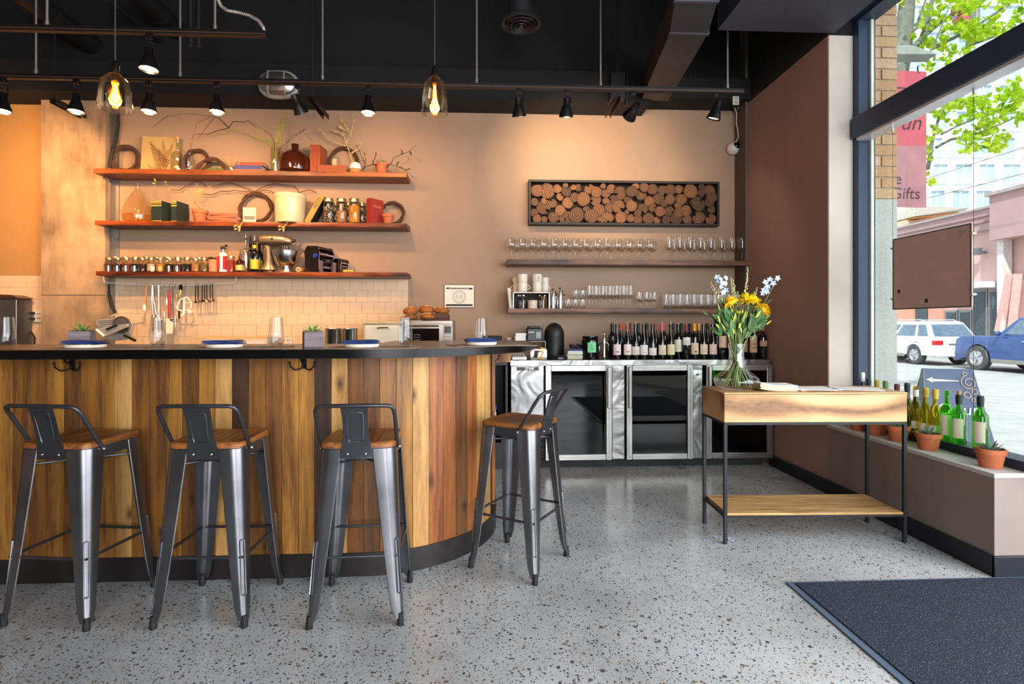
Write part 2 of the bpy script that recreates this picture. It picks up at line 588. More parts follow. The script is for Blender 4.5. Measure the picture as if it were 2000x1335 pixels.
struct('wall_glow_panel', MB().box(-6.19, -3.993, YW - .006, YW, 1.664, 3.232), pm('orange_glow_ochre', 'b08650', 0.7, var=0.05, scale=2), ang=0)  # thin panel added over the left wall, orange lamp glow put into its colour
gb2 = struct('trim_9', MB().box(-5.2, -3.995, 5.142, YW, 0.9, 1.662), GROUT, ang=0)
for row in range(6):
    z = 1.662 - (row + 1) * p
    xs = [-3.995]
    while xs[-1] > -5.1:
        xs.append(xs[-1] - (p / 2 if len(xs) == 1 and row % 2 else p))
    for a, b in zip(xs[1:], xs): tile(gb2, a, b, z)

# ================================================================== BAR
YB, CX, CY, RB = 2.635, -0.604, 3.293, 0.658
def on_bar(px, extra=0.0):
    """where the sight line of that column meets the bar face -> (point, outward angle)"""
    dx, dy, v = ray(px, HZ)
    x = dx / dy * (YB - extra)
    if x < CX: return Vector((x, YB - extra)), -pi / 2
    r = RB + extra
    A = dx * dx + dy * dy; B = dx * CX + dy * CY; Cq = CX * CX + CY * CY - r * r
    D = B * B - A * Cq
    if D < 0: return Vector((CX + r, CY)), 0.0
    t = (B - sqrt(D)) / A
    q = Vector((dx * t, dy * t))
    return q, math.atan2(q.y - CY, q.x - CX)

bar = thing('bar_counter', 'long bar clad in upright planks with a rounded right end', 'bar', (-2.5, YB, 0))
ibar = bar.location.copy()
def shift(m): return [(x - ibar.x, y - ibar.y, z - ibar.z) for x, y, z in m]
def bbuild(mb, name, mat, parent=bar, **kw):
    mb.v = shift(mb.v)
    return mb.build(name, mat, parent, **kw)

GW = dict(rough=0.5, axis=2)
TONES = {
    'C': wood('plank_gold', '6e4419', 'b0792f', knots=3.6, vary=.14, **GW),
    'A': wood('plank_amber', '5d3716', '95601f', knots=3.8, vary=.16, **GW),
    'D': wood('plank_brown', '4c2d12', '835221', knots=3.4, vary=.15, **GW),
    'B': wood('plank_dark', '27160d', '4b2b18', knots=2.4, vary=.15, **GW),
    'E': wood('plank_rust', '6c3a17', 'a9662f', knots=2.6, vary=.12, **GW),
    'F': wood('plank_pale', '9a6c35', 'd3a362', knots=3.0, vary=.08, **GW),
}
edges = [-110, -76, -43, -9, 24, 57, 90, 124, 157, 191, 223, 257, 291, 324, 355, 388, 420, 453, 486, 518, 550, 583, 614, 647, 679, 710, 741.5, 774, 806, 838, 866, 891, 913, 931, 945, 958]
tones = 'DAAC' + 'AACDACF' + 'AACDC' + 'FBADCC' + 'BFDDA' + 'CFEED' + 'EFFE'
tones = (tones + 'DDDDDD')[:len(edges) - 1]
for i, (a, b) in enumerate(zip(edges, edges[1:])):
    (pa, ga), (pb, gb_) = on_bar(a), on_bar(b)
    if pb.x > CX and pa.x < CX: pa.x = pa.x
    d = (pb - pa); L = d.length
    ang = math.atan2(d.y, d.x)
    mid = (pa + pb) / 2
    m = MB().box(-L / 2 + 0.0008, L / 2 - 0.0008, R.uniform(-0.0015, 0.0015), 0.02, 0.112, 1.066)
    o = m.build('plank', TONES[tones[i]], bar, bevel=0.0012, seg=1)
    o.location = (mid.x - ibar.x, mid.y - ibar.y, 0)
    o.rotation_euler = (0, 0, ang)
# last planks running straight back past the rounded end
for k in range(4):
    y0 = CY + 0.012 + k * 0.086
    m = MB().box(-0.043 + 0.0008, 0.043 - 0.0008, 0, 0.02, 0.112, 1.066)
    o = m.build('plank', TONES['EFDA'[k]], bar, bevel=0.0012, seg=1)
    o.location = (CX + RB - ibar.x, y0 + 0.043 - ibar.y, 0); o.rotation_euler = (0, 0, pi / 2)

def outline(off, x0=-4.6, yb=3.64, n=22):
    """front outline of bar offset outwards, left to right"""
    pts = [(x0, YB - off), (CX, YB - off)]
    pts += [(CX + (RB + off) * cos(-pi / 2 + pi / 2 * i / n), CY + (RB + off) * sin(-pi / 2 + pi / 2 * i / n)) for i in range(1, n + 1)]
    pts.append((CX + RB + off, yb))
    return pts
def band(o0, o1, z0, z1, **kw):
    a, b = outline(o0, **kw), outline(o1, **kw)
    return MB().prism(a + list(reversed(b)), z0, z1)
KICK = pm('dark_steel_kick', '34302f', 0.42, 0.6, var=0.2)
bbuild(band(0.006, -0.02, 0, 0.113), 'kick_plate', KICK)
bbuild(band(-0.022, -0.05, 0.0, 1.066), 'bar_carcass', pm('carcass_board', '2a1c12', 0.8))
# the worktop
ZT = 1.107
def top_poly(off):
    pts = outline(off, -5.2, 3.62)
    return pts + [(-0.62, 3.62), (-0.62, 3.08), (-5.2, 3.08)]
bt = thing('bar_worktop', 'dark polished bar worktop with a black steel edge, rounded at its right end', 'worktop', (-2.5, YB, 1.07))
ibar = bt.location.copy()
m = MB().prism(top_poly(0.222), 1.072, ZT); m.v = shift(m.v)
m.build('top_slab', pm('zinc_top', '5d4c42', 0.25, 0.35, var=0.2, scale=5), bt, ang=0)
m = band(0.232, 0.222, 1.069, ZT - 0.0005, x0=-5.2, yb=3.62); m.v = shift(m.v)
m.build('steel_edge', pm('blackened_steel', '171617', 0.28, 0.7, var=0.2), bt)
m = band(0.10, 0.06, 1.058, 1.0715, x0=-4.6, yb=3.6); m.v = shift(m.v)
m.build('under_trim', KICK, bt)
ibar = bar.location.copy()
# apron under the rounded end
bbuild(MB().box(-0.55, 0.162, 3.56, 3.60, 0.965, 1.07), 'apron', TONES['C'], bevel=0.002)
def hook(pt, ang):
    m = MB()
    m.cbox((0, -0.004, 0), (0.022, 0.006, 0.06))
    m.tube([(0, -0.006, 0.01), (0, -0.03, 0.0), (0, -0.05, 0.012), (0, -0.06, 0.035)], 0.004, 6)
    for s in (-1, 1):
        m.tube([(0, -0.006, -0.012), (s * 0.012, -0.018, -0.03), (s * 0.035, -0.028, -0.035), (s * 0.055, -0.034, -0.018), (s * 0.058, -0.035, -0.002)], 0.0038, 6)
        m.ball((s * 0.058, -0.035, 0), 0.006, 8)
    o = m.build('coat_hook', DARKM, bar)
    o.location = (pt[0] - ibar.x, pt[1] - ibar.y, pt[2]); o.rotation_euler = (0, 0, ang)
for px, py in ((143, 713), (595, 714)):
    q, g = on_bar(px)
    hook((q.x, q.y - 0.002, 1.035), 0)
hook((0.02, 3.558, 1.01), 0.2)
# ================================================================== BAR STOOLS
GUN = pm('gunmetal_steel', '78787c', 0.28, 0.95, var=0.22, scale=6)
GUND = pm('dark_gunmetal', '47474b', 0.36, 0.7, var=0.2)
SEATW = wood('seat_wood', '5e3216', 'a8682f', axis=1, scale=26, rough=0.42, bump=0.2, vary=.1)
RUBBER = pm('black_rubber', '111111', 0.7)

def make_stool(label):
    t = thing('bar_stool', label, 'stool', group='metal bar stools with low backs at the bar')
    # wooden seat, rounded corners, slightly dished, made of glued strips
    h, rc = 0.152, 0.045
    def rr(h, rc, n=5):
        out = []
        for sx, sy, a0 in ((1, 1, 0), (-1, 1, pi / 2), (-1, -1, pi), (1, -1, 3 * pi / 2)):
            for i in range(n + 1):
                a = a0 + pi / 2 * i / n
                out.append((sx * (h - rc) + rc * cos(a), sy * (h - rc) + rc * sin(a)))
        return out
    o1 = rr(h, rc); o2 = rr(h - 0.006, rc - 0.004); o3 = rr(h - 0.05, 0.03)
    m = MB().loft([[(x, y, .712) for x, y in o1], [(x, y, .728) for x, y in o1], [(x, y, .735) for x, y in o2], [(x, y, .7315) for x, y in o3]])
    seat = m.build('seat', SEATW, t, ang=30)
    g = MB()
    for k in range(-3, 4):
        g.box(k * 0.038 - 0.0012, k * 0.038 + 0.0012, -0.10, 0.10, 0.7300, 0.7322)
    g.build('seat_grooves', pm('groove_dark', '2e1a0c', 0.8), seat, ang=0)
    # steel apron
    ap = MB()
    o_, i_ = rr(0.150, 0.045), rr(0.146, 0.042)
    n = len(o_)
    vs = [(x, y, .668) for x, y in o_] + [(x, y, .713) for x, y in o_] + [(x, y, .713) for x, y in i_] + [(x, y, .668) for x, y in i_]
    fs = []
    for j in range(n):
        k = (j + 1) % n
        for a in range(4):
            b = (a + 1) % 4
            fs.append((a * n + j, a * n + k, b * n + k, b * n + j))
    ap.add(vs, fs)
    ap.build('apron', GUND, t)
    # four pressed-steel legs
    for sx, sy in ((1, -1), (-1, -1), (1, 1), (-1, 1)):
        m = MB(); rings = []
        for z in (0.708, 0.6, 0.45, 0.3, 0.16, 0.075, 0.028):
            k = 1 - z / 0.715
            c = 0.152 + 0.036 * k + (0.004 * max(0, (0.2 - z) / 0.2))
            wdt = 0.036 + (0.088 - 0.036) * (z / 0.715) ** 0.9
            if z < 0.06: wdt = 0.030
            rad = 0.55 * wdt
            outer = [(wdt, 0)] + [(rad - rad * sin(a), rad - rad * cos(a)) for a in [pi / 2 * i / 6 for i in range(7)]] + [(0, wdt)]
            outer = [(wdt, 0.0)] + [(rad * (1 - sin(pi / 2 * i / 6)), rad * (1 - cos(pi / 2 * i / 6))) for i in range(7)] + [(0.0, wdt)]
            th = 0.004
            inner = [(a + (th if b < wdt * 0.98 or True else 0) * 0.7, b + th * 0.7) for a, b in reversed(outer)]
            rings.append([(sx * (c - a), sy * (c - b), z) for a, b in outer + inner])
        m.loft(rings)
        leg = m.build('leg', GUN, t, ang=30)
        # pressed groove: an oblong ridge on the rounded edge
        gpts = []
        for i in range(20):
            a = 2 * pi * i / 20
            gx, gz = 0.009 * cos(a), (0.10 if sin(a) > 0 else -0.10) + 0.009 * sin(a)
            z = 0.235 + gz
            k = 1 - z / 0.715
            c = 0.152 + 0.036 * k + (0.004 * max(0, (0.2 - z) / 0.2))
            wdt = 0.036 + (0.088 - 0.036) * (z / 0.715) ** 0.9
            e = c - 0.55 * wdt * 0.293 + 0.0005
            gpts.append((sx * (e - gx * 0.707), sy * (e + gx * 0.707), z))
        MB().tube(gpts, 0.003, 6, True).build('groove', GUN, leg)
        f = MB().lathe([(0.0, 0.0), (0.0135, 0.0), (0.0145, 0.022), (0.0125, 0.03), (0.011, 0.05)], 12, (sx * 0.180, sy * 0.180, 0))
        f.build('foot_cap', RUBBER, leg)
    # stretchers and the crossed braces under the seat
    q = 0.168
    for a, b in (((-q, -q), (q, -q)), ((q, -q), (q, q)), ((q, q), (-q, q)), ((-q, q), (-q, -q))):
        MB().tube([(a[0], a[1], .276), ((a[0] * .8 + b[0] * .2), (a[1] * .8 + b[1] * .2), .276), ((a[0] * .2 + b[0] * .8), (a[1] * .2 + b[1] * .8), .276), (b[0], b[1], .276)], [.0045, .0065, .0065, .0045], 8).build('stretcher', GUND, t)
    m = MB()
    m.tube([(-.14, -.14, .640), (.14, .14, .632)], 0.0055, 7).tube([(.14, -.14, .632), (-.14, .14, .640)], 0.0055, 7).cbox((0, 0, .636), (.035, .035, .02))
    m.build('cross_brace', GUND, t)
    # bent tube of the back
    pts = [(.155, -.075, .700), (.156, -.095, .73), (.157, -.165, .84), (.155, -.187, .872), (.147, -.199, .887), (.13, -.205, .893)]
    pts = pts + [(0, -.206, .894)] + [(-x, y, z) for x, y, z in reversed(pts)]
    hoop = MB().tube(pts, 0.0085, 10).build('back_hoop', GUND, t)
    for s in (-1, 1):
        m = MB().lathe([(0, -.004), (.0075, -.004), (.0075, .001), (.005, .004), (0, .005)], 10, M=Matrix.Translation((s * .164, -.075, .70)) @ Matrix.Rotation(s * pi / 2, 4, 'Y'))
        m.build('rivet', STEELH, hoop)
    # sheet steel splat
    prof = [(-.1515, .676), (-.1535, .70), (-.157, .73), (-.166, .77), (-.178, .82), (-.19, .86), (-.203, .893)]
    hw = [.062, .061, .057, .052, .0505, .052, .055]
    vs = []; fs = []
    for (y, z), ww in zip(prof, hw):
        vs += [(-ww, y - .002, z), (0, y - .004, z), (ww, y - .002, z), (ww, y + .001, z), (0, y - .001, z), (-ww, y + .001, z)]
    m = MB()
    m.loft([vs[i * 6:i * 6 + 6] for i in range(len(prof))])
    sp = m.build('splat', GUND, t)
    rect = []
    for zz, w0, w1 in ((.745, .034, .034),):
        for x, tt in ((-.032, 0.0), (.032, 0.0), (.034, 1.0), (-.034, 1.0)):
            pass
    def splat_at(x, z):
        for (y0, z0), (y1, z1) in zip(prof, prof[1:]):
            if z0 <= z <= z1:
                return (x, y0 + (y1 - y0) * (z - z0) / (z1 - z0) - .0055 + abs(x) * .02, z)
    for x0, z0, x1, z1 in ((-.03, .742, .03, .742), (.03, .742, .034, .865), (.034, .865, -.034, .865), (-.034, .865, -.03, .742)):
        rect += [splat_at(x0 + (x1 - x0) * f, z0 + (z1 - z0) * f) for f in (.08, .3, .5, .7, .92)]
    MB().tube(rect, 0.002, 6, True).build('pressed_panel', GUN, sp)
    for s in (-1, 1):
        MB().ball((s * .036, -.157, .69), .0055, 8, (1, .6, 1)).build('rivet', STEELH, sp)
    return t

st = make_stool('metal bar stool with wooden seat, leftmost of the four along the bar')
st.location = (-1.745, 2.42, 0); st.rotation_euler = (0, 0, radians(-7.5))
for x, y, rz, lab in ((-1.150, 2.396, -1.0, 'metal bar stool with wooden seat, second from the left along the bar'),
                      (-0.535, 2.376, 2.0, 'metal bar stool with wooden seat, third from the left, seen straight from behind'),
                      (0.172, 2.755, 57.6, 'metal bar stool turned sideways at the rounded right end of the bar')):
    dup(st, None, (x, y, 0), radians(rz), lab)

# ================================================================== CONSOLE TABLE
def burl(name, c1, c2, c3, sc):
    t = NT(name)
    v = t.coords((0.35, 1, 1), rnd=False)
    n0 = t.n('TexNoise', _Vector=v, _Scale=3.0, _Detail=2.0)
    ds = t.n('VectorMath', operation='SCALE', _0=n0.outputs['Color'], _Scale=0.6)
    vv = t.n('VectorMath', operation='ADD', _0=v)
    t.link(ds.outputs[0], vv.inputs[1])
    wv = t.n('TexWave', wave_type='BANDS', bands_direction='Z', _Vector=vv.outputs[0], _Scale=sc, _Distortion=3.5, _Detail=3.0, **{'_Detail Scale': 1.6})
    n2 = t.n('TexNoise', _Vector=v, _Scale=70.0, _Detail=3.0)
    ad = t.n('Math', operation='MULTIPLY_ADD', _0=n2.outputs[0], _1=0.35)
    t.link(wv.outputs[0], ad.inputs[2])
    t.set(Base_Color=t.ramp(ad.outputs[0], [(0.1, srgb(c1)), (0.5, srgb(c2)), (1.0, srgb(c3))]), Roughness=0.42)
    t.bump(ad.outputs[0], 0.06, 0.003)
    return t.m
MANGO = burl('mango_wood', '70482a', 'b08250', 'cda574', 1.2)
MANGOS = wood('mango_shelf_wood', '86602f', 'cfa873', axis=0, scale=18, rough=0.42, bump=.08)
IRON = pm('black_iron', '2a2a2d', 0.5, 0.5)
tb = thing('console_table', 'narrow wooden console table on thin black iron legs by the window', 'table', (1.832, 3.062, 0), radians(-1.7))
TL, TD = 1.026, 0.325
m = MB().box(-TL / 2, TL / 2, -TD / 2, TD / 2, .674, .831)
bx = m.build('drawer_box', MANGO, tb, bevel=0.003)
MB().box(-TL / 2 - .001, TL / 2 + .001, -TD / 2 - .001, TD / 2 + .001, .8305, .839).build('table_top', wood('mango_top_wood', 'b28350', 'dcb27b', axis=0, scale=12, rough=.4, bump=.06), tb, bevel=0.002)
for y in (-TD / 2 - .0012, TD / 2 + .0012):
    MB().box(-TL / 2 + .004, TL / 2 - .004, y - .001, y + .001, .8295, .8306).build('seam', pm('seam_dark', '4a2c14', .8), bx, ang=0)
lw = .009
for sx in (-1, 1):
    for sy in (-1, 1):
        x, y = sx * (TL / 2 - lw), sy * (TD / 2 - lw)
        MB().box(x - lw, x + lw, y - lw, y + lw, 0, .674).build('leg', IRON, tb, bevel=.001)
for z0, z1 in ((.660, .6745), (.146, .158)):
    for sy in (-1, 1):
        y = sy * (TD / 2 - lw)
        MB().box(-TL / 2 + .016, TL / 2 - .016, y - .008, y + .008, z0, z1).build('rail', IRON, tb)
    for sx in (-1, 1):
        x = sx * (TL / 2 - lw)
        MB().box(x - .008, x + .008, -TD / 2 + .016, TD / 2 - .016, z0, z1).build('rail', IRON, tb)
for k in range(4):
    y0 = -TD / 2 + .004 + k * (TD - .008) / 4
    MB().box(-TL / 2 + .019, TL / 2 - .019, y0 + .0004, y0 + (TD - .008) / 4 - .0004, .158, .171).build('shelf_board', MANGOS, tb, bevel=.001)

# papers on the table
def sheet(w_, d_, h_, curl=0.0, n=8):
    m = MB(); vs = []; fs = []
    for i in range(n + 1):
        t_ = i / n; x = -w_ / 2 + w_ * t_
        z = curl * max(0, 1 - t_ / .55) ** 2
        vs += [(x, -d_ / 2, z), (x, d_ / 2, z), (x, d_ / 2, z + h_), (x, -d_ / 2, z + h_)]
    m.loft([vs[i * 4:i * 4 + 4] for i in range(n + 1)])
    return m
TZ = .839
zz = TZ + .001
for k in range(5):
    mn = thing('menu', ['wire-bound menu booklet at the bottom of the stack on the table', 'second booklet from the bottom of the menu stack on the table', 'middle booklet of the wire-bound menu stack on the table', 'second booklet from the top of the menu stack on the table', 'topmost wire-bound menu booklet with lettering on the table'][k],
               'menu', (1.655 + R.uniform(-.004, .004), 3.03 + R.uniform(-.004, .004), zz), radians(-6 + R.uniform(-1.5, 1.5)), 'wire-bound menus stacked on the console table')
    sheet(.205, .15, .0062, .012).build('pages', PAPER if k == 4 else pm('cream_pages', 'd9c9a6', .8), mn)
    m = MB()
    for j in range(9):
        m.ring((-.1025, -.06 + j * .015, .012), .0045, .0011, 10, 5, Matrix.Rotation(pi / 2, 4, 'X'))
    m.build('wire_binding', CHROME, mn)
    if k == 4:
        text('lettering', 'Gusto', .02, pm('ink_grey', '5a5a60', .8), mn, (.01, .01, .0066), (0, 0, 0), shear=.3)
    zz += .0066
for (x, y, rz, lab) in ((1.86, 3.04, -14, 'loose white sheet beside the menu stack on the table'), (1.905, 3.06, 4, 'pair of white sheets on brown card in the middle of the table'), (2.16, 3.05, -24, 'white sheets on brown card at the right end of the table')):
    mn = thing('paper_sheets', lab, 'paper', (x, y, TZ + .0008 + (0.0035 if x == 1.86 else 0)), radians(rz))
    MB().box(-.13, .13, -.09, .09, 0, .0012).build('card_backing', pm('kraft_card', 'b9825c', .9), mn, ang=0)
    MB().box(-.128, .128, -.088, .088, .0013, .0032).build('top_sheet', PAPER, mn, ang=0)

# ================================================================== FLOWER VASE
VX, VY = 1.318 + .12, 3.075
pv = atY(1438.5, 760, VY); VX = pv.x
vase = thing('flower_vase', 'clear glass carafe vase with a wide belly on the wooden table', 'vase', (VX, VY, TZ + .0005))
prof = [(.0, .004), (.085, .004), (.113, .02), (.126, .045), (.122, .062), (.10, .082), (.072, .103), (.052, .13), (.042, .165), (.039, .2), (.041, .232), (.046, .262), (.047, .266)]
VG = glass('vase_glass', 'fdfdff', .85, .05, .02, .4)
MB().lathe([(0, 0), (.09, 0), (.117, .018), (.1285, .045), (.1245, .063), (.102, .0845), (.0735, .105), (.054, .131), (.044, .165), (.041, .2), (.043, .232), (.0475, .262), (.0465, .266), (.044, .262), (.039, .232), (.037, .2), (.04, .165), (.05, .13)], 40, cap=False).build('glass_body', VG, vase)
MB().lathe([(0, .005), (.083, .005), (.11, .02), (.121, .04), (0, .04)], 32).build('water', glass('vase_water', 'f3f4ee', .35, .03, .0, .3), vase)

FL = {'leaf': pm('leaf_green', '2c541f', .6, var=.3), 'leafb': pm('leaf_grey_green', '557a44', .6, var=.25), 'leafy': pm('leaf_yellow_green', 'b5b83a', .55, var=.25),
      'stem': pm('stem_green', '6d8440', .6, var=.2), 'orange': pm('ranunculus_orange', 'ffb60e', .6, var=.12), 'yellow': pm('chrysanthemum_yellow', 'ffe018', .6, var=.1),
      'blue': pm('delphinium_blue', 'b3c9f2', .6, var=.2), 'bud': pm('bud_cream_green', 'c3c690', .6, var=.2), 'brown': pm('seed_brown', '5a3a34', .8), 'pink': pm('bud_mauve', '9a6a86', .7), 'red': pm('stem_red', '8a4a30', .6)}
bq = thing('bouquet', 'mixed bouquet of yellow, orange and blue flowers standing in the glass vase', 'flowers', (VX, VY, TZ + .02))
def fpt(px, py, dy=0.0):
    q = atY(px, py, VY + dy)
    return Vector((q.x - VX, dy, q.z - TZ - .02))
def stem(px, py, dy=0.0, r=.0022, mat='stem', name='stem'):
    e = fpt(px, py, dy)
    a = R.uniform(0, 6.28); rr_ = R.uniform(.02, .075)
    foot = Vector((-e.x * .35 + cos(a) * rr_ * .6, sin(a) * rr_, .0))
    foot = foot if foot.length < .085 else foot * .085 / foot.length
    neck = Vector((max(-.022, min(.022, e.x * .2 + R.uniform(-.012, .012))), max(-.024, min(.024, dy * .3 + R.uniform(-.015, .015))), .19))
    n2 = neck + (e - neck) * .35 + Vector((0, 0, .02))
    pts = []
    P = [foot, foot.lerp(neck, .55) + Vector((0, 0, .01)), neck, n2, e]
    return P, e
def put(m, name, mat): return m.build(name, FL[mat], bq)
allst = []
def add_stem(px, py, dy=0.0, r=.0022, mat='stem'):
    P, e = stem(px, py, dy, r)
    m = MB().tube(P, [r * 1.1, r * 1.1, r, r * .9, r * .6], 6)
    put(m, 'stem', mat)
    return P, e
def ranunc(px, py, r, tilt, dy):
    P, e = add_stem(px, py, dy, .003)
    m = MB()
    T = Matrix.Translation(e) @ Matrix.Rotation(tilt, 4, 'Y') @ Matrix.Rotation(-.5, 4, 'X')
    for k in range(5):
        rk = r * (1 - .14 * k)
        for j in range(10):
            a = 2 * pi * (j + k * .37) / 10
            c = Vector((cos(a), sin(a), 0))
            b = T @ (c * rk * .45 + Vector((0, 0, -.006 + k * .006)))
            d = (T.to_3x3() @ (c + Vector((0, 0, .25 + k * .28))))
            m.leaf(b, d, T.to_3x3() @ Vector((0, 0, 1)), rk * .62, rk * .62, .35, 3)
    m.ball(e + T.to_3x3() @ Vector((0, 0, .012)), r * .62, 12)
    put(m, 'orange_bloom', 'orange')
ranunc(1428, 590, .043, -.35, -.04)
ranunc(1490, 604, .045, .85, -.03)
def mum(px, py, r, n, dy, mat='yellow'):
    P, e = add_stem(px, py, dy, .0028)
    m = MB()
    for k in range(n):
        u = R.uniform(-.25, 1); a = R.uniform(0, 2 * pi); s = sqrt(1 - u * u)
        d = Vector((cos(a) * s, -abs(sin(a)) * s * .8 if R.random() < .7 else sin(a) * s, u))
        m.leaf(e, d, (0, 0, 1) if abs(d.z) < .9 else (1, 0, 0), r * R.uniform(.75, 1.1), r * .24, R.uniform(-.1, .3), 3)
    put(m, 'yellow_bloom', mat)
mum(1459, 588, .06, 80, -.03); mum(1474, 590, .045, 50, .0); mum(1443, 611, .02, 22, -.06); mum(1449, 583, .032, 30, .02)
m = MB()
for k in range(26):
    e = fpt(1449 + R.gauss(0, 6), 599 + R.gauss(0, 3), -.055)
    m.ball(e, .0055, 6)
put(m, 'seed_heads', 'brown')['kind'] = 'stuff'
def spike(px, py, dy, base, n, r, mat, flower=None):
    """flower spike: buds strung along the top of a stem"""
    P, e = add_stem(px, py, dy, .002)
    b = fpt(base[0], base[1], dy)
    m = MB()
    for k in range(n):
        t_ = k / (n - 1)
        c = e.lerp(b, t_) + Vector((R.uniform(-1, 1), R.uniform(-1, 1), 0)) * r * (.6 + t_ * 1.1)
        m.ball(c, r * R.uniform(.7, 1.1) * (.6 + .5 * t_), 6, (1, 1, 1.2))
    put(m, 'bud_spike', mat)
spike(1461, 522, 0, (1455, 580), 36, .0048, 'bud')
spike(1427, 542, .02, (1434, 590), 26, .005, 'bud')
spike(1431, 545, .03, (1438, 585), 20, .0045, 'bud')
spike(1389, 552, 0, (1408, 590), 16, .0055, 'bud')
spike(1478, 562, .01, (1471, 590), 14, .007, 'bud')
spike(1441, 570, .0, (1445, 590), 12, .006, 'bud')
spike(1396, 540, .01, (1405, 580), 14, .005, 'bud')
m = MB()
for px, py in ((1391, 566), (1403, 573), (1404, 560), (1388, 560)): m.ball(fpt(px, py, -.01), .007, 7)
put(m, 'mauve_buds', 'pink')
def blooms(lst, dy, r):
    m = MB()
    for px, py in lst:
        e = fpt(px, py, dy + R.uniform(-.02, .01))
        a0 = R.uniform(0, 6)
        ax = Vector((R.uniform(-.5, .5), -1, R.uniform(-.3, .4))).normalized()
        T = ax.to_track_quat('Z', 'Y').to_matrix()
        for j in range(5):
            a = a0 + 2 * pi * j / 5
            d = T @ Vector((cos(a), sin(a), .45))
            m.leaf(e, d, ax, r, r * .62, .2, 3)
    put(m, 'blue_blooms', 'blue')
blooms([(1401, 541), (1407, 546), (1417, 543), (1410, 552), (1416, 553), (1409, 559), (1418, 566), (1412, 571), (1404, 548)], -.01, .019)
add_stem(1402, 542, 0); add_stem(1418, 544, 0)
blooms([(1518, 543), (1504, 546), (1510, 553), (1495, 551), (1499, 560), (1492, 566), (1488, 572), (1497, 569)], -.01, .02)
P, e = add_stem(1517, 545, -.01)
# leaves
m = MB(); m2 = MB(); m3 = MB()
for k in range(60):      # big dark leaves left
    b = fpt(R.uniform(1405, 1432), R.uniform(625, 655), R.uniform(-.06, .05))
    d = Vector((R.uniform(-.9, .15), R.uniform(-.5, .3), R.uniform(.4, 1)))
    (m if R.random() < .75 else m2).leaf(b, d, (0, -1, .3), R.uniform(.055, .095), R.uniform(.026, .042), .15)
for k in range(38):      # right cluster
    b = fpt(R.uniform(1464, 1484), R.uniform(622, 645), R.uniform(-.06, .05))
    d = Vector((R.uniform(-.1, .9), R.uniform(-.5, .3), R.uniform(.4, 1)))
    (m if R.random() < .7 else m2).leaf(b, d, (0, -1, .3), R.uniform(.055, .09), R.uniform(.028, .044), .15)
for k in range(150):     # fine yellow-green foliage in the middle and fringes
    px = R.gauss(1445, 19)
    b = fpt(px, R.uniform(605, 668) - abs(px - 1440) * .5, R.uniform(-.07, .05))
    d = Vector(((px - 1440) * .02 + R.uniform(-.4, .4), R.uniform(-.5, .3), 1))
    (m3 if R.random() < .42 else m2 if R.random() < .5 else m).leaf(b, d, (0, -1, .2), R.uniform(.03, .06), R.uniform(.006, .012), .1, 3)
for px, py in ((1397, 612), (1399, 622), (1404, 634)):
    m3.leaf(fpt(px + 12, py + 12, -.02), (-1, 0, .9), (0, -1, 0), .05, .009, 0)
for px, py in ((1468, 665), (1470, 645), (1451, 650), (1455, 660)):
    m2.leaf(fpt(px, py, -.05), (.5, -.2, 1), (0, -1, 0), .05, .012, 0.1)
put(m, 'dark_leaves', 'leaf'); put(m2, 'pale_leaves', 'leafb'); put(m3, 'yellow_leaves', 'leafy')
for k in range(10):
    add_stem(R.uniform(1405, 1480), R.uniform(615, 645), R.uniform(-.04, .04), .0028, 'red' if k == 3 else 'stem')
# petals dropped on the floor
for i, (px, py) in enumerate(((1373, 1026), (1357, 1022), (1362, 1038), (1383, 1035), (1425, 1052), (1428, 1056), (1379, 1055), (1398, 1048))):
    g_ = atZ(px, py, 0.002)
    mp = MB()
    for j in range(3):
        a = R.uniform(0, 6)
        mp.leaf((0, 0, .003), (cos(a), sin(a), .1), (0, 0, 1), .016, .011, .3, 3)
    ob = mp.build('fallen_petal', FL['blue'], loc=g_)
    tag(ob, 'pale blue petal on the floor by the table leg, %s from the left' % ORD[[1, 0, 2, 4, 6, 7, 3, 5][i]], 'petal', 'fallen petals under the console table')

# ================================================================== ENTRANCE MAT
def mat_mat():
    t = NT('carpet_pile')
    v = t.coords(rnd=False)
    a = t.n('TexNoise', _Vector=v, _Scale=190.0, _Detail=3.0, _Roughness=.7)
    t.set(Base_Color=t.ramp(a.outputs[0], [(0.4, srgb('080c13')), (0.55, srgb('182338')), (0.63, srgb('30456a')), (0.7, srgb('a4b6cc'))]), Roughness=.9)
    t.bump(a.outputs[0], .9, .012)
    return t.m
mt = thing('entrance_mat', 'dark blue speckled carpet mat with rubber edge on the concrete floor', 'mat', (2.3, 1.4, 0))
MB().box(-.86, .66, -1.3, 1.045, .0065, .0115).build('carpet_pile', mat_mat(), mt)
MB().box(-.895, .69, -1.33, 1.065, 0, .0065).build('rubber_edge', pm('rubber_edge', '4d5d70', .45, var=.1), mt, bevel=.002)
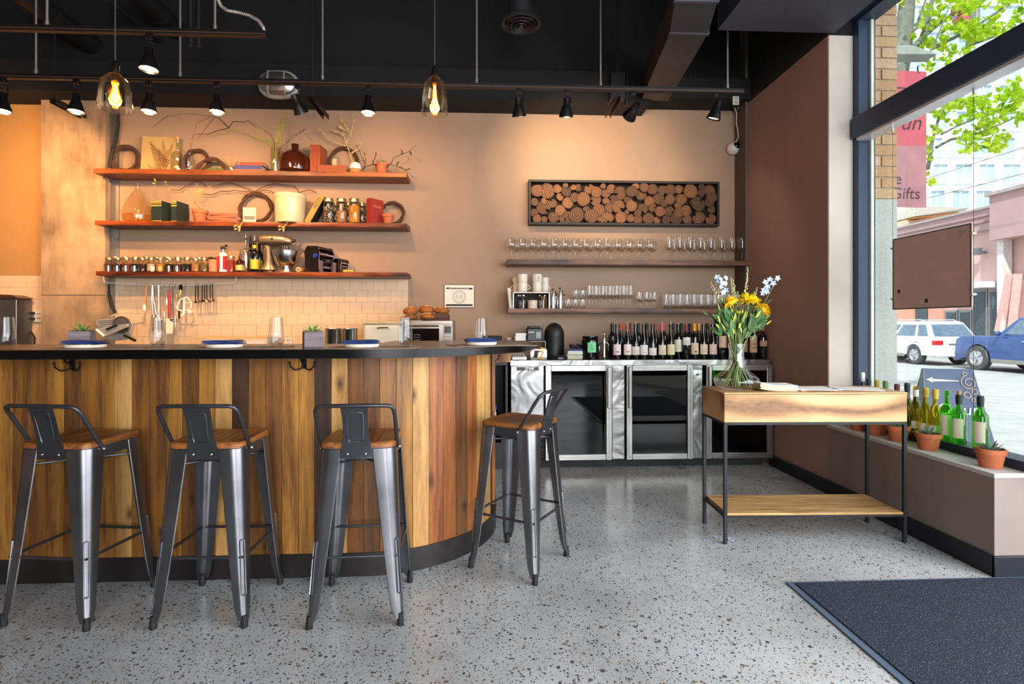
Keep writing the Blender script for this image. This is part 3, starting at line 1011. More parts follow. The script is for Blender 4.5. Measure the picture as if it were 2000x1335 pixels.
# ================================================================== LEFT SHELVES
Z1, Z2, Z3 = 2.589, 2.130, 1.684
SX0, SX1 = -3.455, -0.722
SHW = wood('shelf_wood', '5a240c', 'a5551f', axis=0, scale=16, rough=.45, spots=0, bump=.12)
SHW2 = wood('live_edge_wood', '4a1a09', '95421a', axis=0, scale=16, rough=.42, spots=9.0, dark='260c05', bump=.15)
def shelf(x0, x1, z, th, y0, mat, label, wavy=0.0, n=60):
    m = MB(); rings = []
    for i in range(n + 1):
        x = x0 + (x1 - x0) * i / n
        a = wavy * (sin(i * .9) + sin(i * .37 + z * 9) + R.uniform(-.6, .6))
        b = wavy * (sin(i * .7 + 2) + R.uniform(-.6, .6))
        rings.append([(x, YW - .001, z - th), (x, y0 + .004 + b, z - th), (x, y0 + a, z - th * .55), (x, y0 + .003 + a * .7, z - .001), (x, y0 + .008, z), (x, YW - .001, z)])
    m.loft(rings)
    return tag(m.build('wall_shelf', mat, ang=50), label, 'shelf')
shelf(SX0, SX1, Z1, .043, 4.9, SHW, 'top plank shelf on the left wall, holding wreaths and a fern print', .0006)
shelf(SX0 + .01, SX1, Z2, .038, 4.9, SHW2, 'middle live-edge plank shelf on the left wall with crock and books', .0022)
shelf(SX0 + .02, SX1 + .006, Z3, .038, 4.9, SHW2, 'lowest live-edge plank shelf on the left wall with spice jars', .0022)

def X(px, Y=5.0): return atY(px, HZ, Y).x
def W(npx, px, Y=5.0): return npx * mpp(px, Y)

# ---- wreaths
def wreath(px, py, rpx, Y, label, zbase, tilt=0.12, rz=0.0, strands=9, half=False):
    r = W(rpx, px, Y)
    zc = .012 if half else r * cos(tilt) + .008
    t = thing('twig_wreath', label, 'wreath', (X(px, Y), Y, zbase), rz, 'twig wreaths on the shelves')
    M = Matrix.Translation((0, 0, zc)) @ Matrix.Rotation(pi / 2 - tilt, 4, 'X')
    for k in range(strands):
        n_ = 22 if half else 40
        ph, tw = R.uniform(0, 6.28), R.choice((2, 3, 4, -3))
        rr_ = R.uniform(.005, .015)
        pts = []
        for i in range(n_):
            a = (pi * i / 21) if half else 2 * pi * i / 40
            q = r + rr_ * cos(tw * a + ph) - .012
            pts.append((q * cos(a), q * sin(a), rr_ * sin(tw * a + ph)))
        MB().tube(pts, R.uniform(.0055, .008), 6, not half, M=M).build('twig_strand', BROWNTWIG, t)
    return t
wreath(245, 301, 27, 5.06, 'round twig wreath leaning left of the fern print on the top shelf', Z1, .1)
wreath(384, 303, 25, 5.08, 'tall twig wreath behind the clear bottles on the top shelf', Z1, .1)
wreath(411, 320, 29, 4.99, 'low twig arch of bent strands around the moss on the top shelf', Z1, .25, half=True)
wreath(671, 306, 29, 5.09, 'twig wreath behind the white stone pot on the top shelf', Z1, .1)
wreath(499, 405, 32, 5.08, 'twig wreath left of the cream crock on the middle shelf', Z2, .12)
wreath(766, 408, 24, 5.08, 'twig wreath at the right end of the middle shelf', Z2, .12)

# ---- fern print
fp = thing('fern_print', 'square cream panel with a pressed brown fern on the top shelf', 'picture', (X(305), 5.04, Z1), 0)
ww, hh = W(70, 305), W(75, 305)
fp.rotation_euler = (-.10, 0, .06)
MB().box(-ww / 2, ww / 2, 0, .03, 0, hh).build('canvas', pm('aged_canvas', 'b3945c', .8, var=.1, scale=5), fp, bevel=.003)
FERN = pm('fern_brown', '5f3a16', .85, var=.25)
def frond(x0, z0, x1, z1, n, L):
    m = MB()
    a, b = Vector((x0, -.0015, z0)), Vector((x1, -.0015, z1))
    m.tube([a, b], .0014, 5)
    d = (b - a).normalized(); s = Vector((d.z, 0, -d.x))
    for i in range(n):
        t_ = (i + 1) / (n + 1)
        for sg in (-1, 1):
            m.leaf(a.lerp(b, t_), d * .75 + s * sg, (0, -1, 0), L * (1.05 - t_), L * .075, 0, 3)
    m.build('pressed_fern', FERN, fp, ang=0)
frond(.06, .02, -.09, hh - .05, 17, .10)
frond(.07, .05, -.02, hh - .12, 12, .085)
frond(.04, .15, .02, hh - .03, 10, .05)
frond(.06, .14, .11, hh - .06, 10, .05)
frond(-.02, .01, -.10, .075, 7, .045)

# ---- bottles of clear glass
def lathe_thing(name, label, cat, px, Y, z, prof, mat, part='body', n=24, group=None, top=None):
    t = thing(name, label, cat, (X(px, Y), Y, z), 0, group)
    MB().lathe(prof, n).build(part, mat, t)
    return t
CLG = glass('bottle_glass', 'f2f2ee', .8, .10, .03, .45)
AMB = glass('amber_glass', 'fffaf1', .65, .05, .02, .5, 'fdf5e4')
b = lathe_thing('glass_bottle', 'clear round bottle with a cork beside the fern print', 'bottle', 347, 4.985, Z1, [(0, 0), (.054, 0), (.056, .01), (.056, .13), (.05, .155), (.02, .185), (.0155, .2), (.0155, .285), (.018, .29), (.016, .295), (0, .295)], CLG)
MB().lathe([(.013, .0), (.015, .03), (0, .03)], 12).build('cork', CORK, b, loc=(0, 0, .285))
b = lathe_thing('glass_bottle', 'small clear bottle with thin twigs, second from the fern print', 'bottle', 370, 4.985, Z1, [(0, 0), (.043, 0), (.045, .01), (.045, .11), (.02, .15), (.014, .165), (.014, .2), (0, .2)], CLG)
MB().tube([(0, 0, .01), (.01, 0, .2), (.004, .02, .27)], .002, 5).build('twig', BROWNTWIG, b)

# moss
ms = MB()
for k in range(60):
    a, q = R.uniform(0, 6.28), sqrt(R.random())
    ms.ball((cos(a) * .078 * q, sin(a) * .04 * q, .012 + .022 * (1 - q)), R.uniform(.009, .016), 6)
tag(ms.build('moss_mound', pm('moss_green', '59662a', .95, var=.4, scale=50), loc=(X(423), 4.975, Z1)), 'mound of green moss inside the low wreath on the top shelf', 'moss')
# jar with dried flowers
b = lathe_thing('flower_jar', 'small glass jar of dried cream flowers beside the blue book', 'jar', 452, 4.97, Z1, [(0, 0), (.032, 0), (.034, .006), (.034, .045), (.03, .05)], CLG, n=18)
m = MB()
for k in range(70):
    a = R.uniform(0, 6.28); q = sqrt(R.random()) * .062; h_ = R.uniform(.05, .15)
    tip = (cos(a) * q * (h_ / .13), sin(a) * q * .6, h_)
    m.tube([(0, 0, .02), tip], .0006, 3)
    m.ball(tip, R.uniform(.003, .006), 5)
m.build('dried_flowers', pm('dried_cream', 'b98f62', .9, var=.25), b)

# ---- books
PAGES = pm('book_pages', 'd8c49c', .85, var=.08)
def book(label, x, y, z, w_, d_, h_, col, rz=0.0, flat=False, rot=None, group=None, band=None, title=None):
    """w_ thickness, d_ depth of the cover, h_ height; spine towards the room"""
    t = thing('book', label, 'book', (x, y, z), rz, group)
    if rot: t.rotation_euler = rot
    c = pm('cloth_' + col, col, .75, var=.12, scale=30)
    cv = .003
    m = MB()
    m.box(-w_ / 2, -w_ / 2 + cv, 0, d_, 0, h_).box(w_ / 2 - cv, w_ / 2, 0, d_, 0, h_)
    m.box(-w_ / 2, w_ / 2, -.002, cv, 0, h_)
    m.build('cover', c, t, bevel=.0008, seg=1)
    MB().box(-w_ / 2 + cv, w_ / 2 - cv, cv, d_ - .004, .003, h_ - .003).build('pages', PAGES, t, ang=0)
    if band:
        for z0, z1 in band[1]:
            m = MB().box(-w_ / 2 - .0003, w_ / 2 + .0003, -.0032, .0006, z0 * h_, z1 * h_)
            m.build('spine_band', pm('band_' + band[0], band[0], .5, var=.1), t, ang=0)
    return t
def flatbook(label, xc, y, z, L, th, D, col, rz=0, group=None):
    """lying book, spine towards the room"""
    t = thing('book', label, 'book', (xc, y, z), rz, group)
    c = pm('cloth_' + col, col, .75, var=.12, scale=30)
    cv = .0025
    MB().box(-L / 2, L / 2, 0, D, 0, cv).box(-L / 2, L / 2, 0, D, th - cv, th).box(-L / 2, L / 2, -.002, cv, 0, th).build('cover', c, t, bevel=.0008, seg=1)
    MB().box(-L / 2 + .003, L / 2 - .003, cv, D - .004, cv, th - cv).build('pages', PAGES, t, ang=0)
    return t
z = Z1
for px0, px1, th, col, lab in ((461, 518, .022, 'b5603a', 'rust book lying at the bottom of the small pile on the top shelf'), (465, 516, .034, '3a3f78', 'navy blue book lying in the middle of the top shelf pile'), (473, 519, .03, '8a3f28', 'red book lying uppermost on the blue book')):
    flatbook(lab, (X(px0) + X(px1)) / 2, 4.95, z, X(px1) - X(px0), th, .14, col, radians(R.uniform(-2, 3)), 'books lying on the top shelf'); z += th + .0005
# green set on the middle shelf
for px, lab in ((305.5, 'dark green book with gold bands, left of the pair on the middle shelf'), (339.5, 'dark green book with gold bands beside the terracotta pot')):
    th = W(21, 305) if px < 320 else .05
    b = book(lab, X(px, 4.95), 4.95, Z2, th, .16, .19, '14241f', radians(-8), band=('c79a45', ((.0, .06), (.74, .8), (.86, .9), (.93, .99))))
# leaning black and yellow book
b = book('black book with a yellow spine leaning against the jars', X(599, 4.95), 4.95, Z2 + .006, .05, .15, .285, '14181c', 0, rot=(0, radians(29), 0), band=('96701f', ((.0, 1.0),)))
text('spine_lettering', 'NOTI', .045, pm('ink_black', '1a1a1a', .8), b, (0, -.0036, .2), (pi / 2, -pi / 2, 0))
# red book
b = book('large red book with a gilt title standing by the small pot', X(720, 4.93), 4.93, Z2, .056, .15, .228, '8e2620', radians(-38))
text('cover_title', 'Proust', .034, pm('gilt', 'd8a860', .4, .5), b, (.0285, .075, .16), (pi / 2, 0, pi / 2), shear=.25)
# orange uprights on the top shelf
for k, px in enumerate((608.6, 615.3, 622)):
    book(['rust orange book, left of the three upright on the top shelf', 'rust orange book, middle of the three upright on the top shelf', 'rust orange book, right of the three upright on the top shelf'][k],
         X(px, 4.95), 4.95, Z1, .0295, .15, .252, '8e4424', radians(-7), group='orange books standing on the top shelf')
z = Z1
for k in range(2):
    flatbook(['rust orange book lying lower beside the white stone pot', 'rust orange book lying on another beside the white stone pot'][k], X(652), 4.945, z, W(54, 652), .034, .13, '8f4a2c', radians(3), 'orange books lying on the top shelf'); z += .0345
z = Z2
for k in range(4):
    flatbook(['pink notebook at the bottom of the uneven pile on the middle shelf', 'pink notebook second from the bottom of the uneven pile', 'pink notebook third from the bottom of the uneven pile', 'pink notebook on top of the uneven pile on the middle shelf'][k],
             X(440 + (-4, 4, -2, 2)[k]), 4.945, z, W(62 - k * 3, 440), .021, .13, '96543c', radians((-5, 4, -3, 6)[k]), 'pink notebooks piled on the middle shelf'); z += .0215

# ---- vases, demijohns, crock
b = lathe_thing('glass_vase', 'tall glass cylinder vase with long green branches on the top shelf', 'vase', 538, 4.98, Z1, [(0, 0), (.042, 0), (.044, .005), (.042, .20), (.044, .23)], CLG)
VB = []
BR = pm('green_branch', '8d8a34', .7, var=.3)
vb = thing('willow_branches', 'long bare curling branches with small green leaves arching over the top shelf', 'branches', (X(538), 4.98, Z1 + .008))
bx0 = X(538)
def br(pts, r0, mat, name='branch', leaves=0, Yo=0.0, lm=None):
    P = [(0, 0, .0)] if pts[0] is None else []
    for q in pts:
        if q is None: continue
        v_ = atY(q[0], q[1], 4.98 + (q[2] if len(q) > 2 else Yo))
        P.append((v_.x - bx0, v_.y - 4.98, v_.z - Z1 - .008))
    m = MB().tube(P, [1.35 * r0 * (1 - .6 * i / (len(P) - 1)) for i in range(len(P))], 6)
    if leaves:
        for k in range(leaves):
            i = R.randrange(max(1, len(P) - 2) if len(P) > 2 else 1, len(P))
            a = Vector(P[i - 1]).lerp(Vector(P[i]), R.random())
            m.leaf(a, (R.uniform(-1, 1), R.uniform(-.6, .2), R.uniform(-.1, 1)), (0, -1, 0), R.uniform(.014, .03), .007, .2, 3)
    m.build(name, mat, vb)
TW = BROWNTWIG
br([None, (535, 290), (520, 278), (497, 268), (470, 258), (447, 250)], .0042, BR, leaves=10)
br([(447, 250), (437, 240), (428, 231), (418, 228)], .0045, TW)
br([(447, 250), (425, 255), (405, 262), (393, 261), (378, 263), (374, 274)], .0034, TW)
br([(447, 250), (455, 237), (476, 238), (484, 235), (500, 249)], .0038, TW)
br([(420, 228), (405, 246), (393, 262), (384, 272)], .002, TW)
br([(418, 228), (400, 226), (378, 222), (355, 222), (335, 227)], .002, TW, Yo=.03)
br([(410, 230), (395, 235), (384, 240), (380, 262)], .0015, TW)
br([(330, 226), (318, 232), (305, 243), (295, 250)], .0018, TW, Yo=.04)
br([None, (530, 285), (515, 258), (500, 248)], .0028, BR, leaves=4)
br([None, (541, 285), (548, 250), (547, 235)], .0032, BR, leaves=40)
br([None, (540, 285), (552, 255), (556, 232), (557, 220)], .0028, BR, leaves=30)
br([None, (536, 280), (528, 262), (508, 250), (490, 236)], .0024, TW, leaves=0)
br([None, (534, 275), (515, 272), (500, 268)], .0022, BR, leaves=26)
br([None, (541, 282), (545, 262), (543, 244)], .0022, BR, leaves=30)
br([None, (545, 285), (560, 262), (566, 238)], .002, BR, leaves=4)
br([None, (548, 290), (575, 262), (592, 257), (605, 270), (612, 276)], .002, TW)
br([None, (545, 290), (565, 275), (590, 256), (600, 250)], .0016, TW, leaves=4)
b = lathe_thing('demijohn', 'dark brown round demijohn with a short neck on the top shelf', 'jug', 576.5, 4.985, Z1, [(0, 0), (.115, 0), (.135, .015), (.141, .06), (.137, .11), (.115, .16), (.07, .195), (.036, .212), (.032, .22), (.031, .25), (.034, .252), (.034, .262), (0, .262)], pm('brown_glazed_glass', '3a1608', .12, var=.2, Coat_Weight=.6), n=36)
b = lathe_thing('demijohn', 'clear amber teardrop demijohn at the left of the middle shelf', 'jug', 269.5, 4.99, Z2, [(0, .004), (.09, 0), (.118, .02), (.126, .065), (.115, .12), (.085, .19), (.05, .25), (.026, .29), (.019, .315), (.018, .34), (.022, .345), (.021, .352)], AMB, n=36)
MB().lathe([(0, .008), (.088, .006), (.113, .024), (.12, .065), (0, .07)], 28).build('amber_liquid', glass('amber_liquid', 'f9e6c4', .2, .01), b)
b = lathe_thing('crock', 'cream stoneware crock with a rolled rim on the middle shelf', 'crock', 567, 4.985, Z2, [(0, 0), (.124, 0), (.129, .008), (.132, .2), (.133, .22), (.141, .232), (.142, .25), (.136, .26), (.127, .252), (.122, .2), (0, .2)], pm('crock_glaze', 'c9b893', .3), n=40)
# white stone pot with lichen twig
b = lathe_thing('stone_pot', 'small rounded white and tan pot beside a terracotta pot on the top shelf', 'pot', 694, 4.97, Z1, [(0, 0), (.046, 0), (.052, .01), (.052, .04)], pm('tan_clay', 'a87a4c', .8), 'base', 24)
MB().lathe([(.052, .0401), (.052, .065), (.046, .085), (.03, .1), (0, .104)], 24).build('white_top', pm('white_glaze', 'e3ddd4', .5), b)
lt = thing('lichen_branch', 'pale lichen-covered twig standing behind the white pot', 'branches', (X(680, 5.05), 5.05, Z1))
LI = pm('lichen_grey', 'b09a70', .95, var=.35, scale=40)
for pts in (((690, 320), (684, 300), (676, 280), (671, 262), (672, 248)), ((676, 280), (684, 262), (690, 240), (688, 226), (694, 222)), ((671, 265), (660, 258), (645, 253)), ((676, 285), (655, 280), (640, 272), (628, 256), (620, 252)), ((684, 262), (676, 248), (664, 232), (662, 222)), ((686, 300), (700, 290), (706, 283), (700, 281)), ((672, 252), (662, 247))):
    P = []
    for q in pts:
        v_ = atY(q[0], q[1], 5.05); P.append((v_.x - X(680, 5.05), R.uniform(-.02, .02), v_.z - Z1))
    m = MB().tube(P, [.006 * (1 - .7 * i / (len(P) - 1)) for i in range(len(P))], 5)
    for k in range(26):
        i = R.randrange(1, len(P)); a = Vector(P[i - 1]).lerp(Vector(P[i]), R.random())
        m.ball(a + Vector((R.uniform(-.01, .01), R.uniform(-.01, .01), R.uniform(-.01, .01))), R.uniform(.003, .008), 5)
    m.build('lichen_twig', LI, lt)
gt = thing('twig_garland', 'dark budded twig garland trailing off the right end of the top shelf', 'branches', (X(735, 4.93), 4.93, Z1))
for pts in (((706, 331), (715, 325), (727, 321), (740, 322), (752, 326), (762, 321), (775, 324), (790, 331), (800, 340), (806, 347), (815, 346)), ((762, 322), (770, 308), (786, 300), (800, 295), (812, 285)), ((786, 300), (784, 292)), ((800, 296), (804, 303)), ((712, 327), (714, 312), (712, 297)), ((712, 318), (704, 300), (697, 285)), ((727, 321), (733, 308), (735, 295)), ((775, 324), (778, 316)), ((790, 331), (794, 333), (802, 330))):
    P = []
    for q in pts:
        v_ = atY(q[0], q[1], 4.93); P.append((v_.x - X(735, 4.93), R.uniform(-.015, .015), max(v_.z - Z1, .003) if q[0] < 792 else v_.z - Z1))
    m = MB().tube(P, [.0035 * (1 - .6 * i / (len(P) - 1)) for i in range(len(P))], 5)
    for k in range(16 if len(P) > 6 else 5):
        i = R.randrange(1, len(P)); a = Vector(P[i - 1]).lerp(Vector(P[i]), R.random())
        m.ball(a + Vector((R.uniform(-.006, .006), R.uniform(-.006, .006), R.uniform(0, .008))), R.uniform(.003, .0065), 5)
    m.build('budded_twig', pm('dark_twig', '2c1a14', .85, var=.3), gt)

# ---- terracotta pots with succulents
def succulent(m, c, r, n, L, spread=1.0, up=1.0):
    for k in range(n):
        a = 2.399 * k; q = sqrt((k + .5) / n)
        d = Vector((cos(a) * q * spread, sin(a) * q * spread, up * (1.25 - q)))
        m.leaf(Vector(c) + Vector((cos(a), sin(a), 0)) * r * q * .4, d, (0, 0, 1) if q > .3 else (1, 0, 0), L * R.uniform(.8, 1.15), L * .22, .1, 3)
def pot(label, loc, r, h_, plant=18, L=.05, spread=1.0, group='terracotta pots with succulents', up=1.0):
    t = thing('succulent_pot', label, 'plant pot', loc, R.uniform(0, 3), group)
    s = r
    MB().lathe([(0, 0), (s * .68, 0), (s * .72, .003), (s * .9, h_ * .72), (s * .985, h_ * .725), (s, h_ * .76), (s, h_ * .97), (s * .97, h_), (s * .88, h_), (s * .84, h_ * .86), (0, h_ * .86)], 28).build('pot', TERRA, t)
    m = MB().lathe([(0, h_ * .88), (s * .84, h_ * .87), (s * .84, h_ * .8)], 20, cap=False)
    for k in range(24):
        a, q = R.uniform(0, 6.28), sqrt(R.random()) * s * .75
        m.ball((cos(a) * q, sin(a) * q, h_ * .88), s * R.uniform(.05, .1), 5)
    m.build('soil', SOIL, t)
    if plant:
        m = MB(); succulent(m, (0, 0, h_ * .86), s, plant, L, spread, up)
        m.build('succulent', SUCC, t, ang=0)
    return t
pot('terracotta pot with a spiky succulent at the right of the top shelf', (X(746, 4.97), 4.97, Z1), W(12.5, 746), W(20, 746), 16, .06, .5)
vp = pot('terracotta pot with a climbing vine on the middle shelf', (X(391, 4.97), 4.97, Z2), W(14, 391), W(24, 391), 14, .05)
m = MB()
def rel(px, py, Y, o): v_ = atY(px, py, Y); return (v_.x - o.x, v_.y - o.y, v_.z - o.z)
vp.rotation_euler = (0, 0, 0)
for pts in (((388, 410), (384, 395), (392, 380), (390, 372), (384, 362), (383, 356)), ((388, 410), (376, 392), (355, 378), (340, 370), (325, 360), (310, 366), (300, 380)), ((325, 360), (322, 352))):
    m.tube([rel(px, py, 4.96, vp.location) for px, py in pts], .0018, 5)
for px, py in ((384, 395), (390, 384), (388, 378), (394, 370), (386, 390), (304, 358), (302, 362), (322, 355), (382, 398), (392, 374), (396, 368), (305, 354)):
    m.leaf(rel(px, py, 4.955, vp.location), (R.uniform(-1, 1), -.4, R.uniform(-.6, .8)), (0, -1, 0), .03, .014, .2, 3)
m.build('vine', pm('vine_green', '8f9438', .7, var=.2), vp)
pot('small terracotta pot with tiny succulent beside the red book', (X(758, 4.95), 4.95, Z2), W(11.5, 758), W(18, 758), 10, .03)

# twigs lying along the back of the middle shelf
tw = thing('twig_bundle', 'dark wavy twigs lying behind the crock on the middle shelf', 'branches', (X(500, 5.1), 5.1, Z2))
for pts in (((397, 379), (415, 380), (432, 373), (445, 374), (460, 371), (472, 374), (500, 375), (515, 370), (530, 373), (540, 382)), ((413, 365), (440, 357), (455, 357), (475, 364), (497, 374)), ((497, 374), (520, 362), (535, 358), (575, 363), (584, 375)), ((584, 376), (605, 370), (618, 376)), ((335, 370), (350, 371), (365, 363), (385, 352), (402, 361), (398, 366))):
    P = [rel(px, py, 5.1, tw.location) for px, py in pts]
    MB().tube(P, .0035, 6).build('twig', BROWNTWIG, tw)
tk = MB().tube([rel(540, 382, 5.1, tw.location), rel(560, 405, 5.11, tw.location), rel(575, 430, 5.12, tw.location)], .0035, 6).build('twig', BROWNTWIG, tw)

# small framed picture and plastic card
f = thing('picture_frame', 'small pale picture frame behind the orange books on the top shelf', 'picture', (X(648, 5.11), 5.11, Z1))
f.rotation_euler = (-.08, 0, 0)
fw, fh = W(26, 648), .2
m = MB().box(-fw / 2, fw / 2, 0, .012, 0, fh)
m.build('frame', pm('grey_driftwood', '8d7660', .8), f, bevel=.002)
MB().box(-fw / 2 + .02, fw / 2 - .02, -.003, 0, .02, fh - .02).build('print', pm('cream_print', 'cdb68c', .8), f, ang=0)
f = thing('card_holder', 'small clear stand holding a pale card inside the wreath on the middle shelf', 'card', (X(492), 4.95, Z2), .1)
MB().box(-W(12, 492), W(12, 492), 0, .004, 0, .137).build('card', pm('pale_card', 'd9d2bb', .7, var=.1), f, ang=0)
MB().box(-W(12, 492) - .004, W(12, 492) + .004, -.004, -.002, 0, .142).build('clear_front', CLEAR, f, ang=0)
MB().box(-W(10, 492), W(10, 492), -.005, -.0042, .03, .06).build('dark_print', pm('print_grey', '6a6a60', .8), f, ang=0)
# trailing leaf sprig over the shelf edge
sp = thing('trailing_sprig', 'small dry leaf sprig hanging over the front of the middle shelf', 'sprig', (X(545, 4.893), 4.893, Z2))
m = MB().tube([(0, .02, .004), (0, -.003, -.002), (.01, -.006, -.03), (.03, -.006, -.06)], .0015, 5)
for k in range(9):
    m.leaf((R.uniform(-.02, .05), -.008, R.uniform(-.07, 0)), (R.uniform(-1, 1), -.4, R.uniform(-1, .3)), (0, -1, 0), .03, .017, .2, 3)
m.build('dry_leaves', pm('dry_leaf', 'a08a55', .9, var=.3), sp)
sp.location.x = X(549, 4.893)
sp2 = dup(sp, None, (X(463, 4.893), 4.893, Z2), None, 'second dry sprig hanging over the middle shelf above the red can')

# ---- jars
JG = glass('jar_glass', 'f4f1ea', .75, .05, .03, .4)
LID = pm('lid_steel', 'b9a98a', .3, .9)
def jar(label, x, y, z, r, h_, fill, fh, lid=LID, group=None, grain=None):
    t = thing('jar', label, 'jar', (x, y, z), 0, group)
    MB().lathe([(0, .002), (r * .9, .001), (r, r * .15), (r, h_ * .68), (r * .8, h_ * .8), (r * .8, h_ * .86)], 18, cap=False).build('glass', JG, t)
    MB().lathe([(0, h_), (r * .84, h_), (r * .87, h_ * .985), (r * .87, h_ * .86), (0, h_ * .86)], 18).build('lid', lid, t)
    if fill is not None:
        MB().lathe([(0, .006), (r * .85, .006), (r * .92, r * .2), (r * .92, h_ * fh), (0, h_ * (fh + .02))], 14).build('contents', fill, t)
    return t
def grains(name, c1, c2, sc=220, c3=None):
    if name in MATS: return MATS[name]
    t = NT(name)
    vo = t.n('TexVoronoi', _Vector=t.coords(), _Scale=sc)
    sep = t.n('SeparateColor'); t.link(vo.outputs['Color'], sep.inputs[0])
    t.set(Base_Color=t.ramp(sep.outputs[0], [(0, srgb(c1)), (.6, srgb(c2)), (1, srgb(c3 or c2))]), Roughness=.7)
    t.bump(vo.outputs['Distance'], .8, .004)
    MATS[name] = t.m
    return t.m
jar('jar of dark beans, left of the three large jars on the middle shelf', X(642, 4.96), 4.96, Z2, W(10.8, 642), W(48, 642), grains('dark_beans', '1a1310', '3a2c28', 90, 'b9a795'), .68)
jar('jar of mixed pale and brown beans, middle of the three large jars', X(667, 4.96), 4.96, Z2, W(10.8, 667), W(48, 667), grains('mixed_beans', '6a4630', 'b0865a', 90, '8a4a34'), .5)
jar('jar of yellow corn kernels, right of the three large jars', X(692, 4.96), 4.96, Z2, W(11.2, 692), W(48, 692), grains('corn', 'b06a18', 'd99a2c', 110, '8a4a14'), .7)
for px, lab in ((655, 'large jar standing behind the dark beans jar'), (680, 'large jar standing behind the corn jar'), (707, 'dark bean jar half hidden by the red book')):
    jar(lab, X(px, 5.07), 5.07, Z2, W(10, px), W(45, px), grains('dark_beans', '', '', 0), .65)

fills = [pm('spice_brown', '4a2a18', .9, var=.3, scale=90), pm('spice_dark', '2a1a14', .9, var=.3, scale=90), pm('spice_red', '6e2f18', .9, var=.3, scale=90), pm('spice_ochre', 'a8743a', .9, var=.3, scale=90),
         pm('spice_pale', 'b9a98c', .9, var=.2, scale=90), pm('spice_black', '17130f', .9, var=.3, scale=90), pm('spice_olive', '6a6240', .9, var=.3, scale=90)]
tones_ = [(0, 'brown'), (1, 'dark brown'), (2, 'reddish'), (5, 'black'), (1, 'dark brown'), (4, 'pale'), (3, 'ochre'), (5, 'black'), (0, 'brown'), (5, 'black'), (3, 'ochre'), (6, 'olive')]
fpx = [213, 230, 247, 264, 278, 295, 313, 331, 347, 365, 382, 399]
ordn = ['first', 'second', 'third', 'fourth', 'fifth', 'sixth', 'seventh', 'eighth', 'ninth', 'tenth', 'eleventh', 'twelfth']
for i, px in enumerate(fpx):
    k, nm = tones_[i]
    jar('small spice jar with %s filling, %s from the left in the front row' % (nm, ordn[i]), X(px, 4.945), 4.945, Z3, .0345, .122, fills[k], .55, group='spice jars in the front row')
    if i in (0, 1, 2, 3, 7, 8):
        c = thing('steel_cup', 'small steel cup with spice standing before the %s front jar' % ordn[i], 'cup', (X(px - 1, 4.917), 4.9135, Z3), 0, 'steel cups before the spice jars')
        MB().lathe([(0, 0), (.0125, 0), (.014, .048), (.0125, .047), (.0115, .004), (0, .004)], 14).build('cup', CHROME, c)
        if i in (1, 3, 8):
            MB().tube([(0, 0, .01), (.03, 0, .055), (.06, .005, .07)], .002, 5).build('spoon', CHROME, c)
for px, mt_, lab in ((297, 'e0d2c4', 'white salt bowl'), (312, 'd8a35a', 'amber bowl')):
    c = thing('small_bowl', lab + ' standing before the spice jars', 'bowl', (X(px, 4.915), 4.9195, Z3))
    MB().lathe([(0, 0), (.014, 0), (.019, .02), (.018, .04), (.012, .046), (0, .047)], 16).build('bowl', pm('bowl_' + mt_, mt_, .5), c)
bpx = [225, 245, 266, 286, 307, 327, 348, 367, 389, 410, 427]
for i, px in enumerate(bpx):
    jar('spice jar in the back row, %s from the left' % ordn[i], X(px, 5.04), 5.04, Z3, .036, .142, fills[(i * 3 + 1) % 7], .5, group='spice jars in the back row')
jar('red-filled jar at the right end of the spice jars', X(451, 4.97), 4.97, Z3, .034, .145, pm('paprika_red', '8e2a18', .8), .75)
c = thing('clay_cup', 'pinkish clay cup holding dark pods among the jars', 'cup', (X(418, 4.94), 4.93, Z3))
MB().lathe([(0, 0), (.036, 0), (.04, .108), (.037, .108), (.034, .08), (0, .08)], 20).build('cup', pm('pink_clay', 'c07a58', .8), c)
m = MB()
for k in range(14):
    m.ball((R.uniform(-.025, .025), R.uniform(-.025, .025), .1 + R.uniform(0, .022)), .012, 6)
m.build('dark_pods', pm('pods', '241811', .9), c)
c = thing('kitchen_torch', 'red and white canister torch with a steel burner head', 'torch', (X(435.5, 4.93), 4.93, Z3))
MB().lathe([(0, 0), (.033, 0), (.034, .004), (.034, .155), (.03, .168), (.014, .175), (0, .175)], 20).build('canister', pm('torch_white', 'dcd6d2', .35), c)
MB().box(-.035, -.012, -.0345, .0, .02, .14).box(.014, .035, -.0345, 0, .02, .14).build('red_label', pm('label_red', 'b3202a', .5), c)
MB().cyl((0, 0, .175), (0, 0, .2), .012).cbox((.005, 0, .215), (.045, .022, .03)).cyl((.02, 0, .222), (.035, -.01, .235), .011).build('burner_head', CHROME, c)
MB().cyl((.034, -.012, .17), (.046, -.012, .195), .006).build('brass_tap', pm('brass', 'c19a4a', .3, .9), c)

